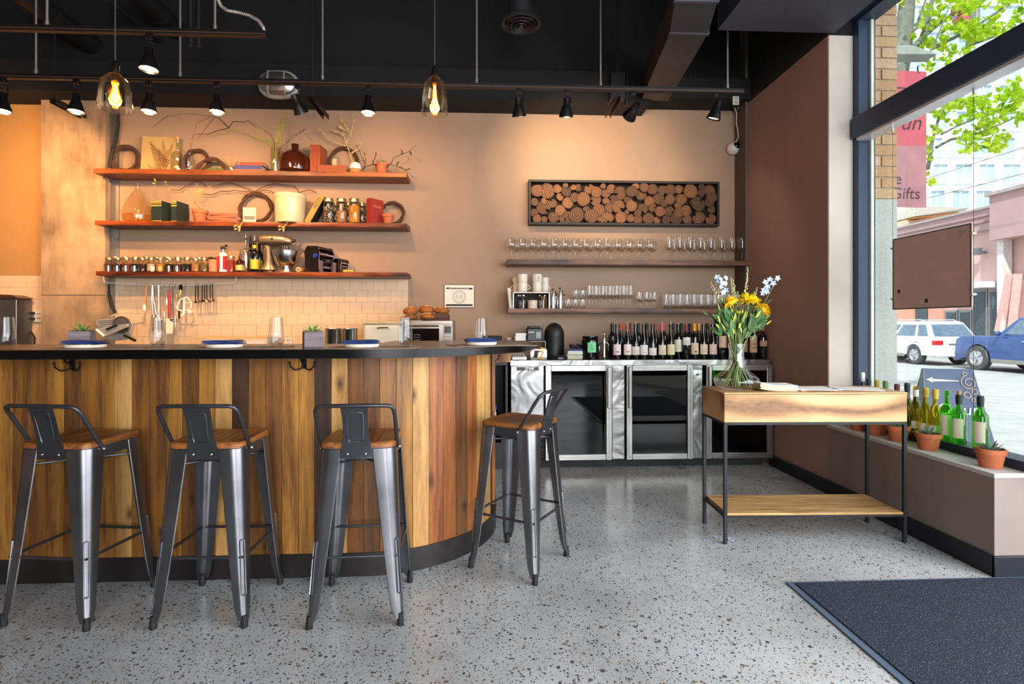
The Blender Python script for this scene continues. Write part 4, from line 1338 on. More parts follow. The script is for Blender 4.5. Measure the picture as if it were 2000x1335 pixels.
# bottles by the mixer
def bottle_prof(r, h_, nk, sh=.62, bordeaux=True):
    if bordeaux:
        return [(0, 0), (r * .92, 0), (r, .006), (r, h_ * sh), (r * .93, h_ * (sh + .05)), (r * .6, h_ * (sh + .1)), (nk, h_ * (sh + .15)), (nk * .95, h_ * .93), (nk * 1.12, h_ * .935), (nk * 1.12, h_ * .965), (nk, h_ * .97), (nk, h_), (0, h_)]
    return [(0, 0), (r * .92, 0), (r, .006), (r, h_ * .42), (r * .93, h_ * .5), (r * .7, h_ * .6), (r * .47, h_ * .7), (nk, h_ * .8), (nk * .95, h_ * .93), (nk * 1.12, h_ * .935), (nk * 1.12, h_ * .965), (nk, h_ * .97), (nk, h_), (0, h_)]
def liquor(label, px, Y, r, h_, mat, lab=None, cap='d8d8d8', neck=None):
    t = thing('liquor_bottle', label, 'bottle', (X(px, Y), Y, Z3), 0)
    MB().lathe(bottle_prof(r, h_, .013), 18).build('bottle_body', mat, t)
    MB().lathe([(.008, 0), (.012, .01), (.006, .02), (.0045, .06), (0, .061)], 10).build('pourer', CHROME, t, loc=(0, 0, h_))
    if lab:
        MB().lathe([(r + .0006, h_ * .1), (r + .0006, h_ * .42)], 18, cap=False).build('label_band', pm('lb_' + lab, lab, .6), t)
    if neck:
        MB().lathe([(.0145, h_ * .8), (.0145, h_ * .9)], 12, cap=False).build('neck_band', pm('lb_' + neck, neck, .6), t)
    return t
DKB = pm('dark_bottle', '0c0f0b', .08, var=.2, Coat_Weight=.5)
liquor('small amber bottle with a pale yellow label beside the red jar', 469, 4.96, .037, .15, glass('amber_bottle', 'a86a28', .5, .1), 'd2b064')
liquor('clear liquor bottle with a steel pourer left of the mixer', 480, 4.95, .033, .29, CLG)
liquor('dark bottle with yellow label and neck band left of the mixer', 497.5, 4.945, .034, .27, DKB, 'c9a82a', neck='d9b71e')
liquor('dark slim bottle behind the clear liquor bottle', 489, 5.06, .031, .29, DKB)
liquor('dark slim bottle standing furthest back beside the mixer', 506.5, 5.07, .031, .28, DKB, 'b99a2a')

# ---- stand mixer
MIX = pm('mixer_champagne', '947d66', .3, .6)
DARKS = pm('mixer_dark_trim', '2a2523', .35, .3)
mx_ = thing('stand_mixer', 'champagne stand mixer with a steel bowl on the lowest shelf', 'mixer', (X(540), 5.0, Z3))
def mq(px, py, Y=5.0): v_ = atY(px, py, Y); return (v_.x - mx_.location.x, v_.y - 5.0, v_.z - Z3)
m = MB()
rings = []
for px, zt, zb, hw_ in ((508, 463, 475, .03), (510, 459, 478, .045), (520, 457.5, 479, .052), (545, 458, 479, .053), (560, 460, 478.5, .048), (568, 464, 477, .036), (571, 467, 475, .02)):
    x, _, z0 = mq(px, zb); z1 = mq(px, zt)[2]
    zc, hz = (z0 + z1) / 2, (z1 - z0) / 2
    rings.append([(x, hw_ * cos(a), zc + hz * (abs(sin(a)) ** .75) * (1 if sin(a) > 0 else -1)) for a in [2 * pi * i / 20 for i in range(20)]])
m.loft(rings)
m.build('motor_head', MIX, mx_)
x0, _, z0 = mq(513, 474.5); x1 = mq(563, 474.5)[0]
MB().box(x0, x1, -.0555, .0555, z0 - .006, z0 + .006).build('trim_band', DARKS, mx_, bevel=.003)
rings = []
for px, py, px2, hw_ in ((514, 480, 529, .04), (519, 486, 530, .038), (518, 500, 532, .036), (516, 515, 534, .04), (508, 524, 540, .05), (503, 527, 541, .055)):
    xa, _, z0 = mq(px, py); xb = mq(px2, py)[0]
    rings.append([((xa + xb) / 2 + (xb - xa) / 2 * cos(a), hw_ * sin(a), max(z0, 0)) for a in [2 * pi * i / 16 for i in range(16)]])
MB().loft(rings).build('column', MIX, mx_)
bc = mq(558, 528)
MB().loft([[(bc[0] + .085 * cos(a) - .01, .075 * sin(a), zz_) for a in [2 * pi * i / 24 for i in range(24)]] for zz_ in (0, .012, .017)]).build('base_plate', MIX, mx_)
rb = W(24, 558)
MB().lathe([(0, 0), (rb * .55, 0), (rb * .56, .016), (rb * .42, .03), (rb * .62, .05), (rb * .88, .095), (rb * .99, .155), (rb * 1.03, .178), (rb * 1.06, .18), (rb * 1.0, .182), (rb * .95, .15), (0, .06)], 32, (bc[0], 0, .018)).build('mixing_bowl', STEELH, mx_)
MB().cyl((bc[0], 0, .2), (bc[0], 0, .245), W(10, 558), W(9, 558), 18).build('attachment_hub', CHROME, mx_)
kx = mq(572, 470)
MB().cyl((kx[0] - .01, 0, kx[2]), (kx[0] + .02, 0, kx[2]), .017, .014, 14).build('front_knob', DARKS, mx_)
k2 = mq(536, 468)
MB().cyl((k2[0], -.05, k2[2]), (k2[0], -.058, k2[2]), .01, .008, 12).build('side_knob', CHROME, mx_)
rp = thing('rolling_pin', 'short wooden rolling pin end-on beside the mixer', 'rolling pin', (X(583, 4.93), 4.92, Z3))
MB().lathe([(0, 0), (.021, 0), (.024, .003), (.024, .14), (.021, .143), (0, .143)], 18, M=Matrix.Translation((0, 0, .0242)) @ Matrix.Rotation(-pi / 2, 4, 'X')).build('roller', wood('pin_wood', '9a6a34', 'd0a062', axis=1, scale=20), rp)
MB().cyl((0, 0, .0242), (0, -.006, .0242), .006, .004, 10).build('axle', DARKM, rp)

# ---- pasta machines
PM_ = pm('pasta_chrome', '6a5a56', .1, 1.0, var=.15)
def pasta(label, pxc, sc, Y, knob):
    t = thing('pasta_machine', label, 'pasta machine', (X(pxc, Y), Y, Z3), radians(66))
    s = sc
    for sx in (-1, 1):
        m = MB()
        poly = [(-.075, 0), (-.07, .10), (-.078, .17), (-.05, .21), (.05, .215), (.08, .17), (.07, .10), (.075, 0)]
        m.prism([(a * s, b * s) for a, b in poly], -.004, .004, Matrix.Translation((sx * .085 * s, 0, 0)) @ Matrix.Rotation(pi / 2, 4, 'Z') @ Matrix.Rotation(pi / 2, 4, 'X'))
        m.build('side_plate', PM_, t, bevel=.002)
    MB().cyl((-.08 * s, -.028 * s, .15 * s), (.08 * s, -.028 * s, .15 * s), .024 * s, n=16).cyl((-.08 * s, .028 * s, .15 * s), (.08 * s, .028 * s, .15 * s), .024 * s, n=16).build('roller', CHROME, t)
    MB().box(-.08 * s, .08 * s, -.065 * s, .065 * s, .185 * s, .205 * s).box(-.08 * s, .08 * s, -.06 * s, -.05 * s, .01, .1 * s).build('top_guard', PM_, t, bevel=.003)
    MB().box(-.09 * s, .09 * s, -.075 * s, .075 * s, 0, .012).build('foot_plate', PM_, t, bevel=.003)
    if knob:
        MB().lathe([(0, 0), (.02, 0), (.023, .006), (.019, .024), (0, .026)], 16, M=Matrix.Translation((-.09 * s, -.045 * s, .13 * s)) @ Matrix.Rotation(-pi / 2, 4, 'Y')).build('blue_knob', pm('knob_blue', '25398f', .3), t)
    return t
pasta('shiny dark pasta machine with a blue dial on the lowest shelf', 624, 1.12, 5.015, True)
pasta('small pasta cutter attachment right of the large pasta machine', 666, .62, 5.03, False)
c = thing('wooden_crank', 'short yellow wooden crank handle lying at the pasta machines', 'handle', (X(680, 4.925), 4.925, Z3))
MB().lathe([(0, 0), (.009, 0), (.0125, .02), (.011, .08), (.012, .09), (0, .093)], 12, M=Matrix.Translation((-.045, 0, .0128)) @ Matrix.Rotation(pi / 2, 4, 'Y')).build('grip', wood('crank_wood', 'b98a32', 'e0b65a', axis=2, scale=20), c)
MB().cyl((-.06, 0, .0125), (-.045, 0, .0125), .004).build('crank_rod', CHROME, c)

# ================================================================== RAIL WITH HANGING TOOLS
YRL = 5.02
rl = thing('utensil_rail', 'white bent rod rail hung under the lowest shelf', 'rail', (X(330, YRL), YRL, Z3 - .04))
def rq(px, py, Y=YRL): v_ = atY(px, py, Y); return (v_.x - rl.location.x, v_.y - YRL, v_.z - rl.location.z)
MB().tube([(rq(202, 540)[0], 0, .002), rq(202.5, 548), rq(208, 552), rq(287, 556), rq(350, 557.3), rq(400, 555.5), rq(456, 551.5), rq(460.5, 549), (rq(461, 540)[0], 0, .002)], .004, 8).build('rod', WHITE, rl)
def rail_z(px):
    for (a, ya), (b_, yb_) in (((208, 552), (287, 556)), ((287, 556), (350, 557.3)), ((350, 557.3), (400, 555.5)), ((400, 555.5), (456, 551.5))):
        if a <= px <= b_: return ya + (yb_ - ya) * (px - a) / (b_ - a)
    return 555
def hung(name, label, cat, px, Y=5.008, group=None):
    z = atY(px, rail_z(px), YRL).z
    t = thing(name, label, cat, (X(px, Y), Y, z), 0, group)
    MB().tube([(.0, YRL - Y + .006, -.002), (0, YRL - Y + .004, .007), (0, YRL - Y - .006, .006), (0, -.002, -.006), (0, .0, -.03)], .0017, 5).build('hook', DARKM, t)
    return t
def pxz(dpx, px): return -W(dpx, px, 5.0)
t = hung('pastry_brush', 'pastry brush with wooden handle at the left of the rail', 'brush', 286)
MB().tube([(0, 0, .02), (-.006, 0, -.1), (-.014, 0, -.17)], [.004, .006, .005], 8).build('handle', pm('brush_wood', 'c98a4a', .6), t)
MB().ball((-.02, 0, -.21), .016, 10, (1, .6, 2.3)).build('bristles', pm('bristle_white', 'e9dfd0', .9), t)
t = hung('tongs', 'long steel tongs hanging second from the left', 'tongs', 298)
for s, xs in ((1, .006), (-1, -.006)):
    MB().tube([(xs * .3, 0, -.0), (xs, 0, -.12), (xs + .02 + s * .008, 0, -.27)], [.005, .006, .005], 8).build('arm', STEELH, t)
    MB().ball((xs + .02 + s * .012, 0, -.285), .013, 8, (1, .5, 1.5)).build('scalloped_tip', STEELH, t)
t = hung('spatula', 'steel-handled turner hanging third from the left', 'spatula', 310)
MB().tube([(0, 0, 0), (.004, 0, -.32)], [.009, .005], 8).build('handle', STEELH, t)
MB().box(-.028, .036, -.002, .002, -.41, -.32).build('blade', STEELH, t, bevel=.001)
for px, lab, L in ((321, 'wire whisk hanging head up left of the red spatula', .17), (342, 'tall wire whisk hanging right of the red spatula', .21)):
    t = hung('whisk', lab, 'whisk', px)
    for k in range(5):
        a = pi * k / 5
        pts = [(cos(a) * .024 * sin(pi * f), sin(a) * .024 * sin(pi * f) * .8, -.07 - L * .75 * f) for f in [i / 10 for i in range(11)]]
        MB().tube([(0, 0, -.068)] + [(cos(a) * .024 * sin(pi * min(1, f * 1.05)) ** .7, sin(a) * .02 * sin(pi * min(1, f * 1.05)) ** .7, -.07 - L * f) for f in [i / 10 for i in range(1, 10)]] + [(0, 0, -.07 - L)], .0012, 4).build('wire', STEELH, t)
    MB().tube([(0, 0, -.03), (0, 0, -.07)], .002, 5).cyl((0, 0, -.07 - L), (0, 0, -.17 - L), .006, .005, 10).build('handle', STEELH, t)
t = hung('rubber_spatula', 'red-handled rubber spatula with a white blade', 'spatula', 331)
MB().tube([(0, 0, -.03), (0, 0, -.1), (0, 0, -.3)], [.003, .012, .009], 10).build('red_handle', pm('handle_red', 'a01c1c', .35), t)
MB().prism([(-.03, -.44), (.028, -.44), (.034, -.3), (-.03, -.3)], -.005, .005, Matrix.Rotation(pi / 2, 4, 'X')).build('white_blade', pm('blade_white', 'efe0cc', .6), t, bevel=.003)
t = hung('ladle', 'steel ladle hanging behind the white spatula blade', 'ladle', 337, 5.03)
MB().tube([(0, 0, 0), (.004, 0, -.3)], .004, 6).build('handle', STEELH, t)
MB().lathe([(0, -.03), (.02, -.026), (.034, -.01), (.037, .006), (.034, .004), (0, -.02)], 18, (.012, 0, -.31)).build('bowl', STEELH, t)
t = hung('peeler', 'brass-edged serving tool with dark handle on the rail', 'peeler', 353)
MB().cbox((0, 0, -.02), (.03, .005, .05)).build('handle', DARKM, t)
MB().tube([(0, 0, -.04), (-.005, -.004, -.09), (-.02, 0, -.13)], .009, 8).build('brass_blade', pm('brass', '', .3), t)
MB().box(-.02, -.008, -.004, .004, -.3, -.22).cyl((-.014, 0, -.22), (-.012, 0, -.12), .0015, n=6).build('dark_stick', DARKM, t)
t = hung('mixer_beater', 'white flat beater of the mixer hanging on the rail', 'beater', 362, 4.995)
MB().tube([(0, 0, -.03), (0, 0, -.1)], .0012, 5).build('hook_wire', DARKM, t)
fr = [(-.005, 0, -.115), (-.045, 0, -.13), (-.062, 0, -.17), (-.075, 0, -.2), (-.06, 0, -.225), (-.02, 0, -.235), (.03, 0, -.22), (.05, 0, -.205), (.052, 0, -.16), (.03, 0, -.125), (.006, 0, -.11)]
MB().tube(fr, .006, 7, True).tube([(-.012, 0, -.115), (-.012, 0, -.25), (-.03, 0, -.275)], [.006, .011, .013], 8).tube([(-.01, 0, -.16), (.05, 0, -.155)], .004, 6).ball((.035, 0, -.245), .02, 8, (1, .6, 1)).tube([(.02, 0, -.25), (.085, 0, -.235)], .004, 6).build('beater_frame', pm('beater_white', 'eee6da', .45), t)
for i, px in enumerate((382, 387, 395, 399.5, 404, 410.5, 415)):
    t = hung('measuring_spoon', 'steel measuring spoon, %s from the left of the hanging set' % ordn[i], 'spoon', px, 5.0, 'measuring spoons on the rail')
    L = .135 + R.uniform(-.005, .005)
    MB().box(-.005, .005, -.001, .001, -L, -.005).build('handle', pm('aged_steel', '6b6258', .3, .9), t)
    MB().lathe([(0, -.013), (.009, -.010), (.0165, 0), (.0155, 0), (0, -.011)], 12, M=Matrix.Translation((.004, -.004, -L - .014)) @ Matrix.Rotation(pi / 2 - .6 + R.uniform(-.3, .3), 4, 'X') @ Matrix.Rotation(R.uniform(-.5, .5), 4, 'Y')).build('bowl', pm('aged_steel', '', .3), t)
# ================================================================== ON THE BAR TOP
ZB = ZT + .0006
RUN = pm('woven_placemat', 'a48c78', .9, var=.2, scale=120, bump=.5, bscale=500)
def bar_pt(px, py):
    v_ = atZ(px, py, ZB); return v_
for i, (px, py, rz, nm) in enumerate(((222, 676.8, -2, 'leftmost'), (474, 676.3, 2, 'second from the left'), (722, 676, 0, 'third from the left'), (940, 673, 16, 'rightmost'))):
    q = bar_pt(px, py)
    if i < 3: q.y = 2.56
    else: q.y = 2.80; q.x = atY(px, HZ, 2.80).x
    dsk = thing('placemat', 'beige woven placemat under the %s plate on the bar' % nm, 'placemat', (q.x + .05, q.y + .02, ZB), radians(rz), 'placemats on the bar')
    MB().box(-.21, .21, -.13, .14, 0, .002).build('woven_mat', RUN, dsk, ang=0)
    pl = thing('plate', 'small ivory plate with a folded napkin, %s on the bar' % nm, 'plate', (q.x, q.y - .02, ZB + .0022), 0, 'plates on the bar')
    MB().lathe([(0, 0), (.07, 0), (.078, .004), (.08, .016), (.0785, .0175), (.074, .016), (.07, .008), (0, .007)], 36).build('dish', STONEWARE, pl)
    nk = thing('napkin', 'folded navy napkin on the %s plate' % nm, 'napkin', (q.x - .002, q.y - .02, ZB + .0200), radians(rz * .6 - 2), 'navy napkins on the plates')
    m = MB()
    for k in range(3):
        z0 = k * .0058
        rings = []
        for j in range(9):
            t_ = j / 8; x = -.078 + .16 * t_ - k * .004
            zz_ = z0 + .0015 * sin(t_ * 5 + k + i)
            th = .0052 if 0 < j < 8 else .002
            rings.append([(x, -.05 + k * .006 + .004 * sin(t_ * 3), zz_), (x, .05, zz_), (x, .05, zz_ + th), (x, -.052 + k * .006 + .004 * sin(t_ * 3), zz_ + th)])
        m.loft(rings)
    m.build('folded_cloth', BLUECLOTH, nk, bevel=.001, seg=1)
TG = glass('tumbler_glass', 'f6f7f9', .85, .04, .02, .5, power=1.8)
for i, (px, y) in enumerate(((12, 2.53), (308, 2.53), (540, 2.53), (791.5, 2.55), (940.5, 2.92))):
    t = thing('water_glass', 'clear tapered water glass on the bar, %s from the left' % ordn[i], 'glass', (atY(px, HZ, y).x, y, ZB + (.0024 if i not in (4,) else .0024)), R.uniform(0, 1), 'water glasses on the bar')
    MB().lathe([(0, 0), (.021, 0), (.024, .004), (.0335, .035), (.0325, .07), (.027, .14), (.0262, .1385)], 16, cap=False).lathe([(0, .012), (.022, .013), (.027, .02)], 16, cap=False).build('tumbler', TG, t)
def planter(label, px0, px1, py0, y, dark):
    a, b = atY(px0, HZ, y).x, atY(px1, HZ, y).x
    s = .088
    t = thing('succulent_box', label, 'planter', ((a + b) / 2, y, ZB), radians(dark), 'small wooden planters on the bar')
    MB().box(-s / 2, s / 2, -s / 2, s / 2, 0, .076).build('wooden_box', wood('greyed_wood', '5b4d4d', '8d8084', axis=0, scale=24, rough=.8), t, bevel=.0012)
    MB().box(-s / 2 + .006, s / 2 - .006, -s / 2 + .006, s / 2 - .006, .0762, .0775).build('soil', SOIL, t, ang=0)
    m = MB(); succulent(m, (0, 0, .075), .04, 14, .05, 1.0, .7)
    m.build('succulent', pm('aloe_green', '5f9a4a', .5, var=.25), t, ang=0)
planter('grey wooden planter with a succulent at the left end of the bar', 136, 184, 652, 2.78, 20)
planter('grey wooden planter with a succulent before the steel canisters', 589, 634, 650, 2.62, 24)

# ================================================================== KITCHEN COUNTER BEHIND THE BAR
kc = thing('kitchen_counter', 'steel kitchen counter along the tiled wall behind the bar', 'counter', (-3, 4.8, 0))
MB().box(-2.9, 2.72, -.33, .33, .87, .905).build('counter_top', STEEL, kc, bevel=.003)
MB().box(-2.9, 2.70, -.30, .32, .1, .868).build('cabinet_body', pm('kitchen_cabinet', '4a4a4a', .5, .4), kc)
ZK = .9055
def kx(px, Y): return atY(px, HZ, Y).x
def kz(px, py, Y): return atY(px, py, Y).z
# big steel appliance at the far left
t = thing('steel_fryer', 'large brushed steel box appliance with a dark tray lid at the far left', 'appliance', (kx(0, 4.95), 5.03, ZK))
zt = kz(30, 583, 4.95) - ZK
xr = kx(32, 4.95) - t.location.x
MB().box(-.5, xr, -.08, .085, 0, zt).build('steel_body', pm('dull_steel', '77777c', .38, .9, var=.15), t, bevel=.006)
MB().loft([[(-.5, -.09, zt + .001), (xr + .02, -.09, zt + .001), (xr + .02, .09, zt + .001), (-.5, .09, zt + .001)], [(-.5, -.085, zt + .025), (xr, -.085, zt + .015), (xr, .085, zt + .015), (-.5, .085, zt + .025)], [(-.5, -.06, zt + .05), (xr - .06, -.06, zt + .035), (xr - .06, .07, zt + .035), (-.5, .07, zt + .05)]]).build('tray_lid', pm('bronze_tray', '5a4634', .35, .7), t, bevel=.002)
def outlet(label, px, py, Y, plugs=False):
    v_ = atY(px, py, Y)
    t = thing('wall_outlet', label, 'outlet', (v_.x, Y, v_.z))
    MB().box(-.045 if plugs else -.03, .045 if plugs else .03, -.012, 0, -.055 if plugs else -.04, .055 if plugs else .04).build('cover_plate', pm('outlet_plate', 'd6cfc4', .4), t, bevel=.003)
    m = MB()
    for z in (-.02, .02):
        m.box(-.012, -.006, -.0128, -.011, z - .008, z + .008).box(.006, .012, -.0128, -.011, z - .008, z + .008)
    m.build('slots', DARKM, t, ang=0)
    if plugs:
        for z in (-.025, .027):
            m = MB().box(-.075, -.03, -.04, -.0135, z - .011, z + .011)
            m.build('plug', RUBBER, t, bevel=.004)
        MB().tube([(-.075, -.03, .027), (-.1, -.03, .02), (-.1, -.03, -.06), (-.06, -.03, -.13), (-.02, -.03, -.2), (-.03, -.03, -.26)], .007, 8).build('cable', RUBBER, t)
        MB().tube([(-.075, -.03, -.025), (-.105, -.03, -.04), (-.11, -.03, -.1)], .007, 8).build('cable', RUBBER, t)
    return t
outlet('double wall outlet with two black plugs beside the steel appliance', 78, 617, 5.134, True)
outlet('small wall outlet low on the tiles behind the bar', 564, 668, 5.134)
outlet('tan wall outlet plate up under the soffit by the security camera', 1436.5, 197, 4.878)

# deli slicer
sl = thing('deli_slicer', 'grey meat slicer with a round blade and slanted carriage behind the bar', 'slicer', (kx(225, 4.7), 4.7, ZK))
def sq(px, py, Y=4.7): v_ = atY(px, py, Y); return (v_.x - sl.location.x, Y - 4.7, v_.z - ZK)
ALU = pm('cast_aluminium', 'b5aca3', .4, .35, var=.06)
MB().box(-.22, .22, -.16, .2, 0, .06).box(-.1, .1, -.05, .12, .06, .14).build('base_housing', ALU, sl, bevel=.012)
pl_ = [sq(*p_) for p_ in ((181, 631), (181, 626), (186, 623), (240, 619), (249, 624), (256, 634), (250, 655), (240, 664), (212, 665), (200, 661), (193, 655))]
m = MB().loft([[(x, .03, z) for x, y, z in pl_], [(x, .05, z) for x, y, z in pl_]])
m.build('gauge_plate', ALU, sl, bevel=.004)
m = MB()
for k in range(7):
    a = sq(187 + k * .6, 627 + k * 3.6); b_ = sq(224, 624.5 + k * 3.6)
    m.tube([(a[0], .0285, a[2]), (b_[0], .0285, b_[2])], .0018, 5)
m.build('plate_ribs', pm('rib_grey', '7d746c', .4, .6), sl)
c_ = sq(237, 634)
MB().cyl((c_[0], .0, c_[2]), (c_[0], .028, c_[2]), W(15, 237, 4.7), n=36).build('blade', STEELH, sl)
MB().ring((c_[0], -.002, c_[2]), W(15.5, 237, 4.7), .006, 36, 8, Matrix.Rotation(pi / 2, 4, 'X')).build('blade_guard', pm('guard_brown', '6b5a50', .4, .6), sl)
q4 = [sq(*p_) for p_ in ((197, 643), (212, 637), (256, 632), (259, 637), (213, 657))]
MB().loft([[(x, -.03, z) for x, y, z in q4], [(x, -.05, z) for x, y, z in q4]]).build('carriage', pm('carriage_alu', 'b9b3ac', .35, .4), sl, bevel=.004)
a, b_ = sq(197, 643), sq(212, 656)
MB().tube([(a[0], -.055, a[2]), (b_[0], -.055, b_[2])], .011, 10).build('white_edge', pm('edge_white', 'e6e0d8', .3), sl)
a, b_ = sq(218, 643), sq(238, 634)
MB().tube([(a[0], -.06, a[2]), (b_[0], -.06, b_[2])], .009, 10).build('black_grip', RUBBER, sl)
a, b_ = sq(256, 634), sq(288, 629)
MB().tube([(a[0], -.04, a[2]), (b_[0], -.05, b_[2])], .005, 8).build('side_arm', ALU, sl)
a, b_ = sq(255, 654), sq(278, 664)
MB().tube([(a[0], -.08, a[2]), (b_[0], -.09, b_[2])], .012, 10).build('handle', RUBBER, sl)
a, b_ = sq(205, 619), sq(223, 610)
MB().tube([(a[0], .06, a[2]), (b_[0], .06, b_[2])], [.006, .01], 8).build('top_lever', pm('lever_cream', 'c9b07a', .5), sl)
# black cable down the pier side
cb = thing('black_cable', 'thick black cables running down between the pier and the shelves', 'cable', (X(228, 4.99), 4.99, 0))
def cq(px, py, Y=5.045): v_ = atY(px, py, Y); return (v_.x - cb.location.x, Y - 4.99, v_.z)
MB().tube([cq(231, 222), cq(231, 245), cq(226, 275), cq(219, 300), cq(214, 326)], .014, 8).tube([cq(207, 352, 5.05), cq(206, 400, 5.05), cq(204, 428, 5.05)], .009, 8).tube([cq(205, 446, 5.05), cq(203, 490, 5.05), cq(204, 528, 5.05)], .009, 8).tube([cq(207, 545, 5.06), cq(213, 575, 5.06), cq(220, 600, 5.06), cq(226, 612, 5.06)], .014, 8).build('cable_bundle', RUBBER, cb)
us = thing('steel_channel', 'grey galvanised steel channel fixed upright beside the concrete pier', 'channel', (-3.425, 5.1, 0))
m = MB().box(-.008, .0, -.03, .045, .92, 3.22).box(0, .03, .038, .045, .92, 3.22)
us_ = m.build('channel', pm('galvanised', '8b8680', .4, .8), us)
m = MB()
for z in (1.75, 2.0, 2.2, 2.45, 2.75): m.ball((.0, .0, z), .009, 8, (.5, 1, 1))
m.build('bolt_heads', STEELH, us)

# steel canisters, bread bin, oven, bread
for i, (px, w_, y) in enumerate(((652, 34, 4.72), (684, 28, 4.66), (664, 26, 4.9))):
    r = W(w_ / 2, px, y)
    t = thing('steel_canister', ['polished steel canister at the left, behind the planter', 'polished steel canister at the right of the three', 'polished steel canister at the back between the other two'][i], 'canister', (kx(px, y), y, ZK), 0, 'steel canisters behind the bar')
    h_ = kz(px, 641, y) - ZK
    MB().lathe([(0, 0), (r, 0), (r, h_ * .97), (r * 1.03, h_ * .985), (r, h_), (r * .95, h_), (r * .95, .02), (0, .02)], 32).build('canister_wall', STEELH, t)
bb = thing('bread_bin', 'ivory enamel bread bin with a small bar handle behind the bar', 'bread bin', (kx(750, 4.78), 4.78, ZK))
x0, x1 = kx(709, 4.65) - bb.location.x, kx(786, 4.65) - bb.location.x
h_ = kz(750, 627.5, 4.65) - ZK
MB().box(x0, x1, -.14, .2, 0, h_ - .02).build('bin_body', pm('ivory_enamel', 'd9d0bb', .3, var=.05), bb, bevel=.03, seg=4)
MB().box(x0 - .004, x1 + .004, -.146, .2, h_ - .022, h_).build('lid_rim', pm('ivory_rim', 'cbb28c', .35), bb, bevel=.006)
hh_ = h_ - .055
xa, xb = kx(738, 4.64) - bb.location.x, kx(759, 4.64) - bb.location.x
MB().tube([(xa, -.14, hh_), (xa + .004, -.168, hh_), (xb, -.168, hh_ + .003), (xb + .004, -.14, hh_ - .012)], .006, 8).build('bar_handle', CHROME, bb)
ov = thing('toaster_oven', 'steel countertop oven with a dark window and keypad behind the bar', 'oven', (kx(838, 4.78), 4.8, ZK))
yo = 4.62
def oq(px, py): v_ = atY(px, py, yo); return (v_.x - ov.location.x, v_.z - ZK)
x0, x1 = oq(790, 650)[0], oq(884.5, 650)[0]
ztop = oq(840, 625)[1]; zb_ = .015
OVS = pm('oven_steel', 'a89a8d', .3, .9, var=.08)
MB().box(x0, x1, yo - 4.8, .22, zb_, ztop).build('oven_body', OVS, ov, bevel=.006)
fy = yo - 4.8
MB().box(x0 + .01, oq(865, 650)[0], fy - .012, fy - .001, oq(840, 672)[1], oq(840, 632)[1]).build('door_frame', OVS, ov, bevel=.004)
MB().box(x0 + .03, oq(858, 650)[0], fy - .015, fy - .0125, oq(840, 669)[1], oq(840, 641)[1]).build('door_window', pm('oven_glass', '120d0c', .08), ov, bevel=.001)
MB().tube([(x0 + .03, fy - .014, oq(840, 636)[1]), (x0 + .03, fy - .04, oq(840, 636)[1]), (oq(858, 650)[0], fy - .04, oq(840, 636)[1]), (oq(858, 650)[0], fy - .014, oq(840, 636)[1])], .007, 8).build('door_handle', STEELH, ov)
MB().box(oq(866, 650)[0], x1 - .006, fy - .006, fy - .001, oq(840, 676)[1], oq(840, 631)[1]).build('control_panel', pm('panel_steel', '8e857d', .35, .8), ov, ang=0)
MB().box(oq(868, 650)[0], oq(881, 650)[0], fy - .008, fy - .0062, oq(840, 650)[1], oq(840, 637)[1]).build('display', pm('lcd_green', '3a3f36', .2), ov, ang=0)
m = MB()
for a in range(3):
    for b_ in range(4):
        q = oq(870.5 + a * 4.2, 655 + b_ * 5.5)
        m.cyl((q[0], fy - .006, q[1]), (q[0], fy - .010, q[1]), .006, n=10)
m.build('buttons', pm('button_pale', 'cfc6b8', .4), ov)
m = MB()
for a in range(4):
    for b_ in range(3):
        q = oq(809 + a * 3.4, 654 + b_ * 5)
        m.box(q[0], q[0] + .008, fy - .0157, fy - .0152, q[1], q[1] + .006)
m.build('keypad_print', pm('print_pale', '8c8a88', .6), ov, ang=0)
BRD = pm('bread_crust', 'a05c22', .75, var=.35, scale=14, bump=.4, bscale=60)
zo = ztop + ZK + .0005
bs = thing('bread_boards', 'stack of dark wooden boards on top of the oven', 'boards', (kx(860, 4.72), 4.72, zo))
zz = 0
for k in range(4):
    wv = W(17 - (k % 2), 860, 4.72)
    MB().box(-wv, wv, -.09, .12, zz, zz + .014).build('board', wood('walnut_board', '3a1e10', '6e3f20', axis=0, scale=20), bs, bevel=.003); zz += .0145
tr = MB().box(-.09, .09, -.08, .1, 0, .012)
t = thing('bread_tray', 'dark tray under the loaves on the oven', 'tray', (kx(815, 4.72), 4.72, zo)); MB().box(-.13, .13, -.09, .12, 0, .008).build('tray', pm('tray_brown', '4a2c1a', .6), t, bevel=.002)
def loaf(label, px, py, rpx, y, base, h_):
    r = W(rpx, px, y)
    t = thing('bread_loaf', label, 'bread', (kx(px, y), y, base), R.uniform(0, 3), 'bread rolls on the oven')
    m = MB().lathe([(0, 0), (r * .75, .0), (r * .98, h_ * .25), (r, h_ * .45), (r * .85, h_ * .75), (r * .5, h_ * .95), (0, h_)], 20)
    m.v = [(x * (1 + .04 * sin(7 * y_)), y_ * .9, z + (.003 * sin(40 * x) if z > h_ * .5 else 0)) for x, y_, z in m.v]
    m.build('crust', BRD, t)
    m = MB()
    for k in range(3):
        m.tube([(-r * .5, (k - 1) * r * .3, h_ * .88), (0, (k - 1) * r * .32, h_ * (.99 - .03 * abs(k - 1))), (r * .5, (k - 1) * r * .3, h_ * .88)], .005, 6)
    m.build('score_marks', pm('crumb_pale', 'e0bd82', .9, var=.2), t)
zl = zo + .0085
hl = W(15, 820, 4.72)
loaf('round bread roll on top at the left of the bread pile', 802, 610, 16, 4.70, zl + W(9, 802, 4.7) + .001, hl)
loaf('flat dark roll under the left bread roll', 802, 620, 14, 4.70, zl, W(9, 802, 4.7))
